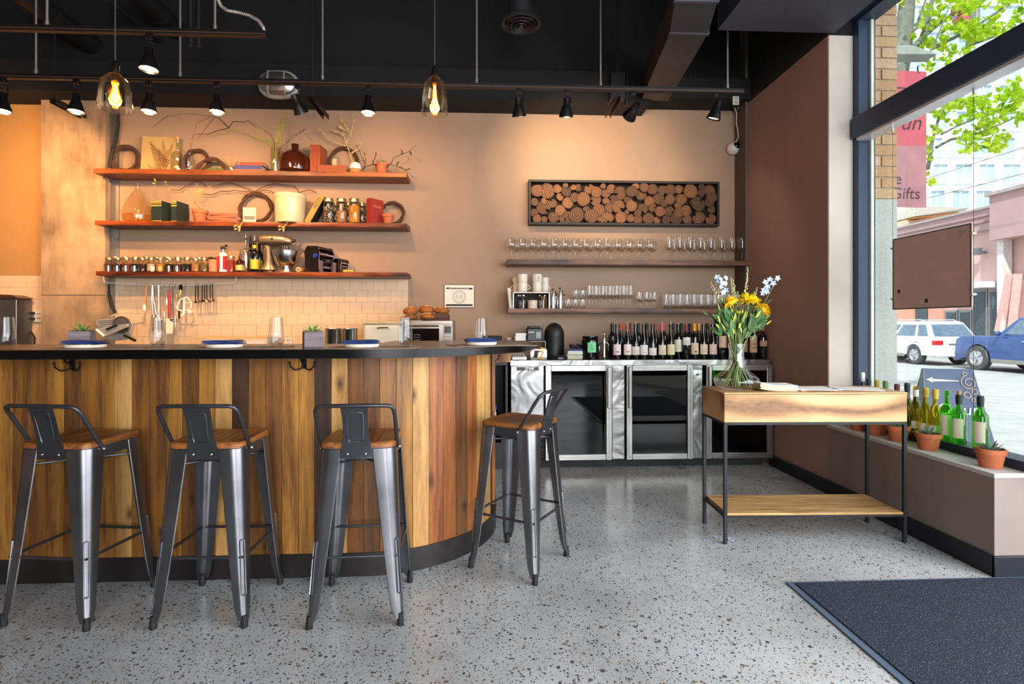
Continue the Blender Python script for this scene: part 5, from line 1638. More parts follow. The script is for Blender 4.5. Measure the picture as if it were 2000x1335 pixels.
loaf('low pale-crusted bread roll at the front of the pile', 836, 618, 18, 4.66, zl, W(12, 835, 4.66))
loaf('bread roll resting on top in the middle of the pile', 833, 605, 16.5, 4.73, zl + W(12, 835, 4.66) + .001, hl)
loaf('bread roll lying on the dark boards at the right of the pile', 863, 600, 17, 4.71, zo + zz + .0005, hl * .85)
# wooden box with cutting board
t = thing('wooden_crate', 'pale wooden box with small drawers behind the second plate', 'box', (kx(462, 4.75), 4.75, ZK))
h_ = kz(462, 661, 4.6) - ZK
x0, x1 = kx(402, 4.6) - t.location.x, kx(522, 4.6) - t.location.x
MB().box(x0, x1, -.15, .15, 0, h_).build('box_body', pm('limed_wood', 'cbb899', .7, var=.1), t, bevel=.003)
for k in range(3):
    a = x0 + .012 + k * (x1 - x0 - .02) / 3
    MB().box(a, a + (x1 - x0) / 3 - .02, -.156, -.1505, .04, h_ - .02).build('drawer', pm('drawer_white', 'dcd3c6', .6), t, bevel=.002)
t2 = thing('cutting_board', 'light wooden cutting board lying on the drawer box', 'cutting board', (kx(465, 4.75), 4.75, ZK + h_ + .0005))
MB().box(-.3, .3, -.14, .14, 0, .016).build('board', wood('maple_board', 'c08f55', 'e2bd85', axis=0, scale=14), t2, bevel=.003)
t = thing('black_tray', 'low black box behind the rightmost water glass', 'box', (kx(962, 4.75), 4.75, ZK)); x1 = W(18, 962, 4.75)
kc2 = MB().box(-x1, x1, -.1, .1, 0, kz(962, 656, 4.65) - ZK).build('box_body', RUBBER, t, bevel=.004)

# ================================================================== RECESS LEFT OF THE COOLER
rc = thing('black_cabinet', 'open black cabinet in the gap between bar and cooler', 'cabinet', (.045, 4.82, 0))
m = MB().box(-.3, -.28, -.3, .3, 0, .87).box(.115, .135, -.3, .3, 0, .87).box(-.28, .115, .28, .3, 0, .87)
m.build('carcass', pm('black_laminate', '0f1114', .45), rc, bevel=.002)
MB().box(-.28, .115, -.29, .28, .3, .32).build('shelf', pm('black_laminate', '', 0), rc, ang=0)
MB().box(-.28, .115, -.295, .28, 0.0, .22).build('drawer_front', pm('black_front', '15181c', .4), rc, bevel=.003)
MB().box(-.3, .135, -.3, .3, .87, .905).build('top', pm('black_laminate', '', 0), rc, bevel=.003)
bt_ = thing('water_bottle', 'blue-capped plastic bottle inside the black cabinet', 'bottle', (atY(966, HZ, 4.62).x, 4.62, .3205))
MB().lathe([(0, 0), (.033, 0), (.035, .01), (.034, .12), (.03, .15), (.014, .175), (.014, .19), (0, .19)], 18).build('bottle_body', glass('blue_plastic', '6fb4d8', .6, .1), bt_)
MB().lathe([(0, .16), (.02, .16), (.02, .2), (0, .2)], 14).build('cap', pm('cap_blue', '2c5fa8', .4), bt_)

# ================================================================== BACK BAR COOLER
YF = 4.49
fr_ = thing('bar_cooler', 'stainless steel back bar cooler with three dark glass doors', 'cooler', (1.3, YF, 0))
def fq(px, py, Y=YF): v_ = atY(px, py, Y); return (v_.x - 1.3, v_.z)
xl, xr_ = fq(996, 705)[0], 2.42 - 1.3
ZF = .917
DENT = NT('dented_steel')
v_ = DENT.coords(rnd=False)
n1 = DENT.n('TexNoise', _Vector=v_, _Scale=4.0, _Detail=2.0, _Distortion=.8)
n2 = DENT.n('TexNoise', _Vector=DENT.coords((1, 1, 40), rnd=False), _Scale=8.0, _Detail=3.0)
DENT.set(Base_Color=DENT.ramp(n2.outputs[0], [(.3, srgb('6f6e6d')), (.7, srgb('8f8e8d'))]), Metallic=1.0, Roughness=.3)
DENT.bump(n1.outputs[0], .6, .03)
DENT = DENT.m
MB().box(xl, xr_, -.008, .64, ZF - .05, ZF).build('steel_top', DENT, fr_, bevel=.003)
BLKIN = pm('cooler_inside', '0b0e13', .5)
m = MB()
m.box(xl + .01, xr_ - .02, .05, .62, .08, ZF - .052)
body = m.build('insulated_body', BLKIN, fr_, ang=0)
MB().box(xl + .02, xr_ - .03, .06, .6, 0, .079).build('kick_base', RUBBER, fr_, ang=0)
zt_, zb_ = fq(1300, 712)[1], fq(1300, 895)[1]
# steel stiles and the logo panel
def panel(px0, px1, nm='steel_stile', z0=None, z1=None):
    a, b_ = fq(px0, 800)[0], fq(px1, 800)[0]
    return MB().box(a, b_, .004, .049, z0 if z0 is not None else zb_, z1 if z1 is not None else zt_).build(nm, DENT, fr_, bevel=.002)
panel(998, 1062, 'logo_panel', .42)
for px0, px1 in ((1196, 1220), (1353, 1372)):
    p_ = panel(px0, px1)
    lk = fq((px0 + px1) / 2, 731)
    MB().cyl((lk[0], .005, lk[1]), (lk[0], -.004, lk[1]), .0105, .009, 14).build('lock', CHROME, p_)
# louvred grille under the logo panel
a, b_ = fq(1000, 800)[0], fq(1062, 800)[0]
for k in range(7):
    z0 = .10 + k * .045
    T = Matrix.Translation((0, .02, z0)) @ Matrix.Rotation(-.6, 4, 'X')
    MB().box(a, b_, -.016, .016, -.003, .003, T).build('grille_slat', STEEL, fr_)
# brand plate
lp0, lp1 = fq(1009, 716.5), fq(1052, 723)
lp = MB().box(lp0[0], lp1[0], -.0005, .004, lp1[1], lp0[1]).build('logo_plate', pm('plate_black', '141210', .4), fr_, ang=0)
text('logo_lettering', 'true', .044, pm('plate_silver', 'd6d0c0', .3, .3), lp, ((lp0[0] + lp1[0]) / 2 + .012, -.0012, (lp0[1] + lp1[1]) / 2 + .004), shear=.35)
MB().ring((lp0[0] + .028, -.001, (lp0[1] + lp1[1]) / 2), .009, .0016, 14, 5, Matrix.Rotation(pi / 2, 4, 'X')).build('logo_emblem', pm('emblem_bronze', '8a7a50', .4, .5), lp)
CG = NT('cooler_glass')
lw_ = CG.n('LayerWeight', _Blend=.35)
pw_ = CG.n('Math', operation='POWER', _0=lw_.outputs['Facing'], _1=4.0)
mr_ = CG.n('MapRange', _Value=pw_.outputs[0], **{'_To Min': .028, '_To Max': .85})
tr_ = CG.n('BsdfTransparent'); nz_ = CG.n('TexNoise', _Vector=CG.coords(), _Scale=2.0)
CG.link(CG.ramp(nz_.outputs[0], [(.3, srgb('4d565e')), (.7, srgb('565f68'))]), tr_.inputs[0])
gl_ = CG.n('BsdfGlossy', _Roughness=.02); ms_ = CG.n('MixShader', _0=mr_.outputs[0])
CG.link(tr_.outputs[0], ms_.inputs[1]); CG.link(gl_.outputs[0], ms_.inputs[2]); CG.link(ms_.outputs[0], CG.out.inputs[0])
CG = CG.m
FRM = pm('door_frame_steel', '9a9996', .28, .95)
for i, (px0, px1, hs) in enumerate(((1064.5, 1194, 1), (1222, 1351.5, -1), (1377, 1506, -1))):
    a, b_ = fq(px0, 800)[0], fq(px1, 800)[0]
    fw = .05
    m = MB()
    m.box(a, a + fw, -.03, .002, zb_, zt_).box(b_ - fw, b_, -.03, .002, zb_, zt_).box(a + fw, b_ - fw, -.03, .002, zb_, zb_ + fw).box(a + fw, b_ - fw, -.03, .002, zt_ - fw, zt_)
    d = m.build('glass_door', FRM, fr_, bevel=.004)
    m = MB()
    q0, q1 = a + .018, b_ - .018
    for x0, x1, z0, z1 in ((q0, q0 + .008, zb_ + .018, zt_ - .018), (q1 - .008, q1, zb_ + .018, zt_ - .018), (q0, q1, zb_ + .018, zb_ + .026), (q0, q1, zt_ - .026, zt_ - .018)):
        m.box(x0, x1, -.034, -.0305, z0, z1)
    m.build('raised_bead', FRM, d, bevel=.001)
    MB().box(a + fw, b_ - fw, -.012, -.006, zb_ + fw, zt_ - fw).build('door_pane', CG, d, ang=0)
    hx = b_ - .028 if hs > 0 else a + .028
    MB().box(hx - .014, hx + .014, -.052, -.034, zt_ - .36, zt_ - .012).build('door_handle', FRM, d, bevel=.005)
    # shelf edge and bottles seen through the pane
    MB().box(a + fw, b_ - fw, .012, .016, zb_ + .33, zb_ + .355).build('wire_shelf', pm('shelf_grey', '6a7076', .4, .6), d, ang=0)
MB().tube([(0, 0, .06), (.02, -.01, .03), (.03, -.015, .006), (-.02, -.02, .006), (-.05, -.01, .02), (-.02, -.0, .05)], .004, 6).build('power_cord', RUBBER, fr_, loc=(fq(1330, 905)[0], 4.47 - YF - .0, 0))

# ---- things on the cooler
ZC = ZF + .0006
def cx(px, Y): return atY(px, HZ, Y).x
t = thing('card_terminal', 'white keypad terminal at the left end of the cooler top', 'terminal', (cx(1012, 4.57), 4.57, ZC), radians(6))
MB().loft([[(-.062, -.07, 0), (.062, -.07, 0), (.062, .07, 0), (-.062, .07, 0)], [(-.062, -.07, .022), (.062, -.07, .022), (.062, .07, .05), (-.062, .07, .05)]]).build('terminal_body', WHITE, t, bevel=.004)
m = MB()
for a in range(5):
    for b_ in range(4):
        m.box(-.05 + a * .02, -.036 + a * .02, -.055 + b_ * .02, -.041 + b_ * .02, .026 + b_ * .004, .034 + b_ * .004)
m.build('keys', GREYPLAS, t, ang=0)
t = thing('clear_box', 'clear plastic tray with a yellow card on the cooler top', 'tray', (cx(1052, 4.58), 4.58, ZC), radians(-4))
for x0, x1, y0, y1 in ((-.07, -.067, -.05, .05), (.067, .07, -.05, .05), (-.067, .067, -.05, -.047), (-.067, .067, .047, .05)):
    MB().box(x0, x1, y0, y1, .003, .085).build('clear_side', CLEAR, t, ang=0)
MB().box(-.07, .07, -.05, .05, 0, .003).build('clear_base', CLEAR, t, ang=0)
MB().box(-.012, .028, -.004, -.001, .004, .105, Matrix.Rotation(.3, 4, 'Y')).build('yellow_card', pm('card_yellow', 'd8a85a', .7, var=.3, scale=40), t, ang=0)
# steel riser with printer and paper stack
zr = kz(1045, 665.5, 4.72)
t = thing('steel_riser', 'bent steel riser carrying the receipt printer', 'riser', (cx(1030, 4.8), 4.8, ZC))
x0, x1 = cx(988, 4.66) - t.location.x, cx(1066, 4.66) - t.location.x
MB().box(x0, x1, -.14, .16, zr - ZC - .005, zr - ZC).box(x1 - .005, x1, -.14, .16, 0, zr - ZC - .005).box(x0, x0 + .005, -.14, .16, 0, zr - ZC - .005).build('bent_sheet', pm('riser_steel', '8d8a86', .35, .8), t, bevel=.0015)
t = thing('receipt_printer', 'black receipt printer on the steel riser', 'printer', (cx(1043, 4.8), 4.8, zr + .0006))
x0 = W(15, 1043, 4.72); h_ = kz(1043, 641, 4.7) - zr
MB().box(-x0, x0, -.1, .1, 0, h_).build('printer_body', pm('printer_black', '0d0e10', .45), t, bevel=.006)
MB().box(-x0 * .85, x0 * .8, -.06, .09, h_, h_ + .018).build('printer_lid', pm('printer_black', '', 0), t, bevel=.006)
MB().box(x0 * .15, x0 * .75, -.1035, -.101, h_ * .22, h_ * .72).build('paper_slot', pm('slot_black', '0a0a0a', .2), t, ang=0)
m = MB()
for k in range(6): m.box(-x0 * .85 + k * .0085, -x0 * .85 + k * .0085 + .006, -.1015, -.1002, h_ * .66, h_ * .72 + .002 * (k % 2))
m.build('brand_print', WHITE, t, ang=0)
t = thing('paper_stack', 'tilted stack of white paper slips beside the receipt printer', 'papers', (cx(1016, 4.8), 4.8, zr + .0006))
for k in range(6):
    MB().box(-.048, .048, -.07, .07, k * .0115, k * .0115 + .0105, Matrix.Rotation(R.uniform(-.09, .09), 4, 'Z')).build('paper_bundle', PAPER, t, bevel=.0015, seg=1)
t = thing('white_plug', 'small white adapter plug left of the paper stack', 'adapter', (cx(994.5, 5.1), 5.11, kz(994.5, 668, 5.1)))
MB().box(-.024, .024, -.03, .036, 0, .05).build('adapter', WHITE, t, bevel=.008)
# domed black bin
t = thing('domed_bin', 'tall matte black domed canister behind the scale on the cooler', 'canister', (cx(1082.5, 4.8), 4.8, ZC))
r = W(19.5, 1082.5, 4.8); h_ = kz(1082, 630, 4.8) - ZC
MB().lathe([(0, 0), (r, 0), (r, h_ * .62), (r * 1.01, h_ * .63)] + [(r * cos(a), h_ * .64 + (h_ * .36) * sin(a)) for a in [pi / 2 * i / 8 for i in range(8)]] + [(0, h_)], 36).build('dome_body', pm('matte_black', '121214', .5), t)
MB().ring((0, -r * .55, h_ * .86), .03, .004, 16, 6, Matrix.Rotation(-.7, 4, 'X')).build('dome_badge', pm('matte_black', '', 0), t)
t = thing('kitchen_scale', 'small black round scale before the domed canister', 'scale', (cx(1091, 4.57), 4.57, ZC))
MB().lathe([(0, 0), (.075, 0), (.08, .006), (.078, .02), (.06, .024), (.055, .034), (0, .036)], 28).build('scale_body', pm('satin_black', '1c1c1e', .25), t)
t = thing('notebook_stack', 'stack of pale notebooks with a blue one on top, on the cooler', 'books', (cx(1121, 4.6), 4.6, ZC))
zz = 0
for k, (c_, w_) in enumerate((('b9b39a', .066), ('c9c3ac', .066), ('a7b09a', .068), ('cfcabb', .066), ('d7d2c4', .064), ('39457f', .07))):
    MB().box(-w_, w_, -.05, .05, zz, zz + .0135, Matrix.Rotation(R.uniform(-.08, .08), 4, 'Z')).build('notebook', pm('nb_' + c_, c_, .7), t, bevel=.002); zz += .0142
t = thing('metal_clips', 'small heap of black clips lying on the notebook stack', 'clips', (cx(1124, 4.66), 4.62, ZC + zz))
m = MB()
for k in range(14):
    m.ball((R.uniform(-.05, .05), R.uniform(-.03, .03), .012 + R.uniform(0, .02)), R.uniform(.012, .02), 6, (1, 1, .8))
m.build('clip_heap', pm('navy_dark', '191b26', .5), t)
t = thing('storage_jar', 'black swing-top jar with a green label on the cooler', 'jar', (cx(1153, 4.6), 4.6, ZC))
r = W(17, 1153, 4.6); h_ = kz(1153, 656, 4.6) - ZC
MB().lathe([(0, 0), (r * .95, 0), (r, .01), (r, h_ * .82), (r * .86, h_ * .88), (r * .9, h_ * .9), (r * .9, h_), (0, h_)], 28).build('jar_body', pm('black_glass', '0a0a0c', .06), t)
MB().lathe([(r + .0005, h_ * .32), (r + .0005, h_ * .78)], 28, cap=False)
lb = MB(); vs = []; 
for i in range(9):
    a = -pi / 2 - .5 + 1.0 * i / 8
    vs.append([((r + .001) * cos(a), (r + .001) * sin(a), h_ * .3), ((r + .001) * cos(a), (r + .001) * sin(a), h_ * .74), ((r - .002) * cos(a), (r - .002) * sin(a), h_ * .74), ((r - .002) * cos(a), (r - .002) * sin(a), h_ * .3)])
lb.loft(vs).build('green_label', pm('label_green', '6fc088', .6, var=.1, scale=60), t)
m = MB()
for k in range(3): m.box(-.012, .012 - k * .004, -r - .0022, -r - .0012, h_ * (.42 + .09 * k), h_ * (.45 + .09 * k))
m.build('label_print', pm('print_dark', '2a4a34', .7), t, ang=0)
t = thing('corkscrew', 'chrome lever corkscrew standing beside the wine bottles', 'corkscrew', (cx(1180, 4.6), 4.6, ZC))
MB().lathe([(0, 0), (.028, 0), (.03, .006), (.012, .014), (.009, .12), (.012, .16), (.007, .19), (.012, .2), (.012, .215), (0, .22)], 16).tube([(0, 0, .15), (-.035, 0, .13), (-.045, 0, .06)], .006, 8).tube([(0, 0, .15), (.035, 0, .13), (.04, 0, .07)], .006, 8).build('chrome_body', CHROME, t)

# ================================================================== WINE BOTTLES
WDK = pm('dark_wine_glass', '0a0c0b', .07, var=.2, Coat_Weight=.5)
def label_patch(r, z0, z1, half, mat, parent, name='label', face=-pi / 2, n=9):
    vs = []
    for i in range(n):
        a = face - half + 2 * half * i / (n - 1)
        c_, s_ = cos(a), sin(a)
        vs.append([((r + .0008) * c_, (r + .0008) * s_, z0), ((r + .0008) * c_, (r + .0008) * s_, z1), ((r - .001) * c_, (r - .001) * s_, z1), ((r - .001) * c_, (r - .001) * s_, z0)])
    return MB().loft(vs).build(name, mat, parent)
def wine(label, x, y, z, r, h_, bord, glassm, lab, cap=None, corkh=0, lz=(.10, .33), half=1.15, deco=None, group=None, face=-pi / 2):
    t = thing('wine_bottle', label, 'bottle', (x, y, z), 0, group)
    MB().lathe(bottle_prof(r, h_, .0135, .6, bord), 18).build('bottle_body', glassm, t)
    if cap:
        MB().lathe([(.0142, h_ * .80), (.0146, h_ * .93), (.0165, h_ * .935), (.0165, h_ * .965), (.0146, h_ * .97), (.0146, h_ * 1.002), (0, h_ * 1.004)], 12, cap=False).build('capsule', pm('cap_' + cap, cap, .45, var=.1), t)
    if corkh:
        MB().lathe([(.0095, h_), (.0098, h_ + corkh), (0, h_ + corkh)], 10).build('cork', CORK, t)
    if lab:
        l = label_patch(r, h_ * lz[0], h_ * lz[1], half, pm('lab_' + lab, lab, .75, var=.04), t, face=face)
        if deco:
            mp = MB()
            q = r + .0012
            if deco[0] == 'dot':
                mp.cyl((0, -q + .001, h_ * .21), (0, -q - .0004, h_ * .21), .008, n=14)
            else:
                for k in range(deco[1]):
                    zc = h_ * (lz[0] + (lz[1] - lz[0]) * (.25 + .22 * k))
                    mp.box(-.016 + .003 * k, .014 - .002 * k, -q - .0003, -q + .002, zc, zc + .003 + .006 * (deco[0] == 'blob'))
            mp.build('label_print', pm('pr_' + deco[2], deco[2], .7), l, ang=0)
    return t
row = [ # px, bord, label, cap, cork, lz, deco, text
    (1204.6, 0, 'd9c3c4', None, 0, (.12, .42), ('blob', 1, '7a4a6a'), 'wine bottle with a pink label and purple figure, first of the front row'),
    (1225, 0, 'dccbc4', 'b5482c', .014, (.12, .42), ('blob', 1, 'd2521c'), 'wine bottle with an orange figure on its label and red capsule'),
    (1241, 0, 'cfc7bb', None, .02, (.12, .36), ('line', 2, '8a7a70'), 'slim wine bottle with plain cream label and a cork, third in the front row'),
    (1257, 0, 'dcd6d6', None, 0, (.12, .40), ('line', 2, '7a7884'), 'wine bottle with a white label, fourth in the front row'),
    (1274, 0, 'd8cfc4', None, 0, (.11, .32), ('line', 1, '6a6258'), 'wine bottle with a short white label, fifth in the front row'),
    (1292.5, 0, 'd3c5ad', 'c25a62', .016, (.12, .40), ('line', 2, '7a6a58'), 'wine bottle with pink neck capsule and cream label'),
    (1309.6, 0, 'd6cba0', None, .02, (.12, .42), ('line', 2, '9a8a5a'), 'wine bottle with a yellowish label and a protruding cork'),
    (1324, 1, 'd5cdbb', None, .016, (.2, .55), ('line', 2, '7a7468'), 'tall-shouldered wine bottle with a high cream label'),
    (1340, 1, 'd6cfc8', '7a2a1e', 0, (.40, .62), ('line', 2, '6a625c'), 'wine bottle with a square white label high on its body and red capsule'),
    (1356, 1, 'c9b49a', 'd9921e', .012, (.13, .46), ('dot', 1, '3a2a24'), 'wine bottle with a round dark emblem and yellow capsule'),
    (1373.6, 0, 'cdb6a6', None, 0, (.13, .42), ('line', 2, '6a5a54'), 'wine bottle with a pinkish script label, right of the emblem bottle'),
    (1391.5, 0, 'cbaea0', None, 0, (.13, .42), ('line', 1, 'a8705c'), 'wine bottle with a peach label, last one left of the bouquet'),
    (1410, 1, 'b89a80', '3a1c1a', 0, (.32, .66), ('dot', 1, '5a4434'), 'wine bottle with a tan label high up, just behind the bouquet'),
    (1425, 1, '6a2026', '2a1214', 0, (.3, .6), None, 'wine bottle with a dark red label behind the bouquet stems'),
    (1442, 1, None, '1a1414', 0, (.2, .5), None, 'unlabelled dark wine bottle hidden behind the vase neck'),
    (1459, 1, 'b08a68', '1c1516', 0, (.18, .50), None, 'wine bottle with a tan label right of the bouquet stems'),
    (1470, 1, 'b58a66', 'a04c34', 0, (.18, .66), ('blob', 2, '4a3024'), 'wine bottle with a long tan label and dark drawing'),
    (1489.6, 1, 'a8806c', 'a24e3a', 0, (.36, .52), None, 'rightmost wine bottle of the front row, with a low banner label'),
]
for px, bo, lb_, cp, ck, lz, dc, tx in row:
    y = {1459: 4.655, 1324: 4.625, 1425: 4.625}.get(px, 4.585)
    wine(tx, cx(px, y), y, ZC, .0355, .30, bo, WDK, lb_, cp, ck, lz, 1.15, dc)
caps = ['16161a', 'b3422c', '141418', '17171b', '141418', 'a83a3a', 'b04a50', '15151a', '1a1a1e', '16161a', 'd89a1e', '231418', '1a1216', '2a1a1e', '151519', '1b1517', '2a1a18', '8a4030']
for i in range(18):
    px = 1195.5 + i * 16.9
    wine('dark wine bottle with %s neck, %s from the left in the rear row' % ('red' if caps[i][0] in 'ab8' else 'yellow' if caps[i][0] == 'd' else 'black', ORD[i]), cx(px, 4.745), 4.745, ZC, .0355, .306, i % 3 == 0, WDK, None, caps[i], group='wine bottles of the rear row on the cooler')

# ================================================================== RIGHT SHELVES WITH GLASSES
ZG, ZL = 1.808, 1.36
SHR = wood('walnut_shelf', '4a2814', '95603a', axis=0, scale=16, rough=.5, spots=7, dark='2a150c', bump=.15)
shelf(.186, 2.45, ZG, .044, 4.9, SHR, 'upper wall shelf on the right lined with stemmed wine glasses', .0006)
shelf(.198, 2.45, ZL, .040, 4.9, SHR, 'lower wall shelf on the right with mugs and tall glasses', .0012)
WG = glass('wine_glass', 'f7f6f4', .9, .05, .03, .5, power=1.5)
def gprof(h_, rb_, kind):
    if kind == 'round':
        return [(0, 0), (.032, .0), (.033, .002), (.006, .006), (.0038, .012), (.0038, h_ * .44), (.012, h_ * .47), (rb_ * .85, h_ * .56), (rb_, h_ * .66), (rb_ * .96, h_ * .78), (rb_ * .74, h_)]
    if kind == 'tall':
        return [(0, 0), (.03, 0), (.031, .002), (.006, .006), (.0035, .012), (.0035, h_ * .42), (.01, h_ * .45), (rb_ * .9, h_ * .53), (rb_, h_ * .62), (rb_ * .92, h_)]
    return [(0, 0), (rb_ * .72, 0), (rb_ * .8, .004), (rb_, h_ * .3), (rb_ * .97, h_)]
def glasses(name, kind, h_, rb_, z, spec, group, lab, n=18):
    me = MB().lathe(gprof(h_, rb_, kind), n, cap=False).mesh(name, WG, 40)
    for i_, (px, y) in enumerate(spec):
        o = bpy.data.objects.new(name, me); COL.objects.link(o)
        o.location = (cx(px, y), y, z + .0004); o.rotation_euler = (0, 0, R.uniform(0, 6))
        tag(o, lab + (', %s from the left' % ORD[i_]), 'glass', group)
glasses('wine_glass', 'round', .205, .046, ZG, [(999 + 20.8 * i, 4.965) for i in range(14)], 'round wine glasses, front row of the upper shelf', 'round-bowled wine glass, front row of the upper shelf')
glasses('wine_glass', 'round', .205, .046, ZG, [(1010 + 20.4 * i, 5.075) for i in range(14)], 'round wine glasses, rear row of the upper shelf', 'round-bowled wine glass, rear row of the upper shelf')
glasses('wine_glass', 'tall', .225, .037, ZG, [(1306 + 20.4 * i, 4.965) for i in range(8)], 'tall wine glasses, front row of the upper shelf', 'tall stemmed glass, front row at the right of the upper shelf')
glasses('wine_glass', 'tall', .225, .037, ZG, [(1316 + 19.6 * i, 5.075) for i in range(7)], 'tall wine glasses, rear row of the upper shelf', 'tall stemmed glass, rear row at the right of the upper shelf')
glasses('flute_glass', 'tall', .215, .026, ZL, [(1151 + 13.4 * i, 4.96) for i in range(7)], 'flute glasses, front row of the lower shelf', 'slim flute glass, front row of the lower shelf')
glasses('flute_glass', 'tall', .215, .026, ZL, [(1157 + 13.4 * i, 5.05) for i in range(6)], 'flute glasses, rear row of the lower shelf', 'slim flute glass, rear row of the lower shelf')
glasses('stem_glass', 'tall', .155, .03, ZL, [(1248, 4.96), (1263, 4.96), (1278, 4.96), (1252, 5.07), (1270, 5.07)], 'short stemmed glasses of the lower shelf', 'short stemmed glass beside the flutes')
glasses('tumbler', 'straight', .135, .033, ZL, [(1301 + 13.6 * i, 4.95) for i in range(11)], 'tall tumblers, front row of the lower shelf', 'tall tumbler, front row at the right of the lower shelf', 14)
glasses('tumbler', 'straight', .135, .033, ZL, [(1308 + 13.2 * i, 5.05) for i in range(11)], 'tall tumblers, rear row of the lower shelf', 'tall tumbler, rear row at the right of the lower shelf', 14)
glasses('low_tumbler', 'straight', .085, .035, ZL, [(1110, 4.95), (1124, 4.95), (1138, 4.955)], 'low tumblers at the base of the stack', 'low tumbler on the shelf right of the steel pots')
glasses('low_tumbler', 'straight', .085, .035, ZL + .0858, [(1124.5, 4.955), (1138, 4.96)], 'low tumblers stacked on others', 'low tumbler stacked on another by the steel pots')
# two-tier riser, mugs
rx = thing('cup_riser', 'dark two-tier riser carrying cream mugs on the lower shelf', 'riser', (cx(1037, 5.0), 5.0, ZL))
def rqx(px, py, Y=4.92): v_ = atY(px, py, Y); return (v_.x - rx.location.x, v_.z - ZL)
x0, x1 = rqx(1002, 570)[0], rqx(1073.5, 570)[0]
zt2 = rqx(1040, 569.5)[1]
MB().box(x0, x1, -.08, .12, zt2 - .012, zt2).build('top_plate', pm('pale_plate', 'b9ada0', .4, .3), rx, bevel=.002)
MB().box(x0, x0 + .006, -.08, .12, 0, zt2 - .012).box(x1 - .006, x1, -.08, .12, 0, zt2 - .012).build('side_plate', STEEL, rx, ang=0)
MB().box(x0 + .006, x1 - .006, .11, .118, 0, zt2 - .013).build('dark_back', RUBBER, rx, ang=0)
MUG = pm('mug_cream', 'ded2bf', .4, var=.04)
def mug(label, px, y, z, r, h_, ha, mat=MUG):
    t = thing('mug', label, 'mug', (cx(px, y), y, z), ha, 'cream mugs on the riser')
    MB().lathe([(0, 0), (r * .85, 0), (r * .95, .008), (r, h_ * .5), (r, h_), (r * .92, h_), (r * .92, .012), (0, .01)], 24).build('cup', mat, t)
    MB().tube([(r * .93, 0, h_ * .25), (r * 1.35, 0, h_ * .28), (r * 1.5, 0, h_ * .5), (r * 1.3, 0, h_ * .72), (r * .95, 0, h_ * .76)], .005, 7).build('handle', mat, t)
zm = ZL + zt2 + .0005
h1 = W(17, 1020, 4.95)
for px, y, r, ha, nm in ((1020.5, 4.95, .046, -.35, 'left front'), (1049, 4.95, .045, 2.4, 'right front'), (1010, 5.06, .042, 3.0, 'left rear'), (1064, 5.06, .04, .5, 'right rear')):
    mug('cream mug, lower one of the %s stack on the riser' % nm, px, y, zm, r, h1, ha)
    if 'front' in nm:
        mug('cream mug, upper one of the %s stack on the riser' % nm, px, y, zm + h1 + .0006, r * 1.03, h1, ha + 2.5)
    else:
        mug('cream mug, upper one of the %s stack on the riser' % nm, px, y, zm + h1 + .0006, r, h1 * .75, ha + 1)
# small things under the riser
def small_glass(label, px, y, spoons=True):
    t = thing('spoon_glass', label, 'glass', (cx(px, y), y, ZL + .0005))
    MB().lathe([(0, 0), (.03, 0), (.036, .075), (.034, .075), (.028, .008), (0, .008)], 16, cap=False).build('glass_body', WG, t)
    for k in range(5 if spoons else 3):
        a = R.uniform(0, 6)
        MB().tube([(cos(a) * .015, sin(a) * .01, .012), (cos(a) * -.035, sin(a) * .02, .115)], .0025, 5).ball((cos(a) * -.037, sin(a) * .021, .12), .007, 6, (1, .5, 1.5)).build('spoon', CHROME, t)
    return t
small_glass('glass of small spoons at the left under the riser', 1020, 4.95)
small_glass('glass of sticks at the right under the riser', 1059, 4.955, False)
t = thing('sugar_bowl', 'speckled cream cup in the middle under the riser', 'cup', (cx(1040, 4.95), 4.95, ZL + .0005))
MB().lathe([(0, 0), (.042, 0), (.045, .005), (.045, .075), (.042, .076), (.04, .01), (0, .01)], 22).build('cup', pm('speckled_cream', 'd3c4ae', .5, var=.2, scale=90), t)
t = thing('paper_packet', 'brown paper packet standing at the back under the riser', 'packet', (cx(1062, 5.05), 5.05, ZL + .0005))
MB().loft([[(-.03, -.02, 0), (.03, -.02, 0), (.03, .02, 0), (-.03, .02, 0)], [(-.028, -.015, .09), (.028, -.015, .09), (.028, .015, .09), (-.028, .015, .09)], [(-.026, -.002, .125), (.022, -.002, .12), (.022, .002, .12), (-.026, .002, .125)]]).build('packet', pm('kraft_paper', '9a6a3c', .8), t)
for px, h_, lab in ((1079.5, .15, 'slim steel press pot with a black knob right of the riser'), (1093.5, .16, 'slim steel pot with a side handle on the lower shelf')):
    t = thing('steel_pot', lab, 'pot', (cx(px, 4.95), 4.95, ZL + .0005))
    MB().lathe([(0, 0), (.03, 0), (.031, .004), (.031, h_), (.028, h_ + .006), (.008, h_ + .01), (.006, h_ + .02), (0, h_ + .02)], 20).build('pot_body', STEELH, t)
    MB().ball((0, 0, h_ + .028), .009, 8).build('knob', RUBBER, t)
    if h_ > .155:
        MB().tube([(.03, 0, h_ * .8), (.05, 0, h_ * .8)], .006, 6).build('side_handle', RUBBER, t)
    else:
        MB().tube([(.02, -.03, h_ * .95), (.025, -.05, h_ * .8), (.022, -.05, .04), (.02, -.03, .02)], .004, 6).build('handle', CHROME, t)
t = thing('menu_card', 'pale folded card leaning at the left end of the lower shelf', 'card', (cx(998, 4.93), 4.93, ZL + .0005), .9)
MB().box(-.025, .025, -.0012, .0012, 0, .19, Matrix.Rotation(-.12, 4, 'X')).build('card', pm('pale_card', '', .7), t, ang=0)

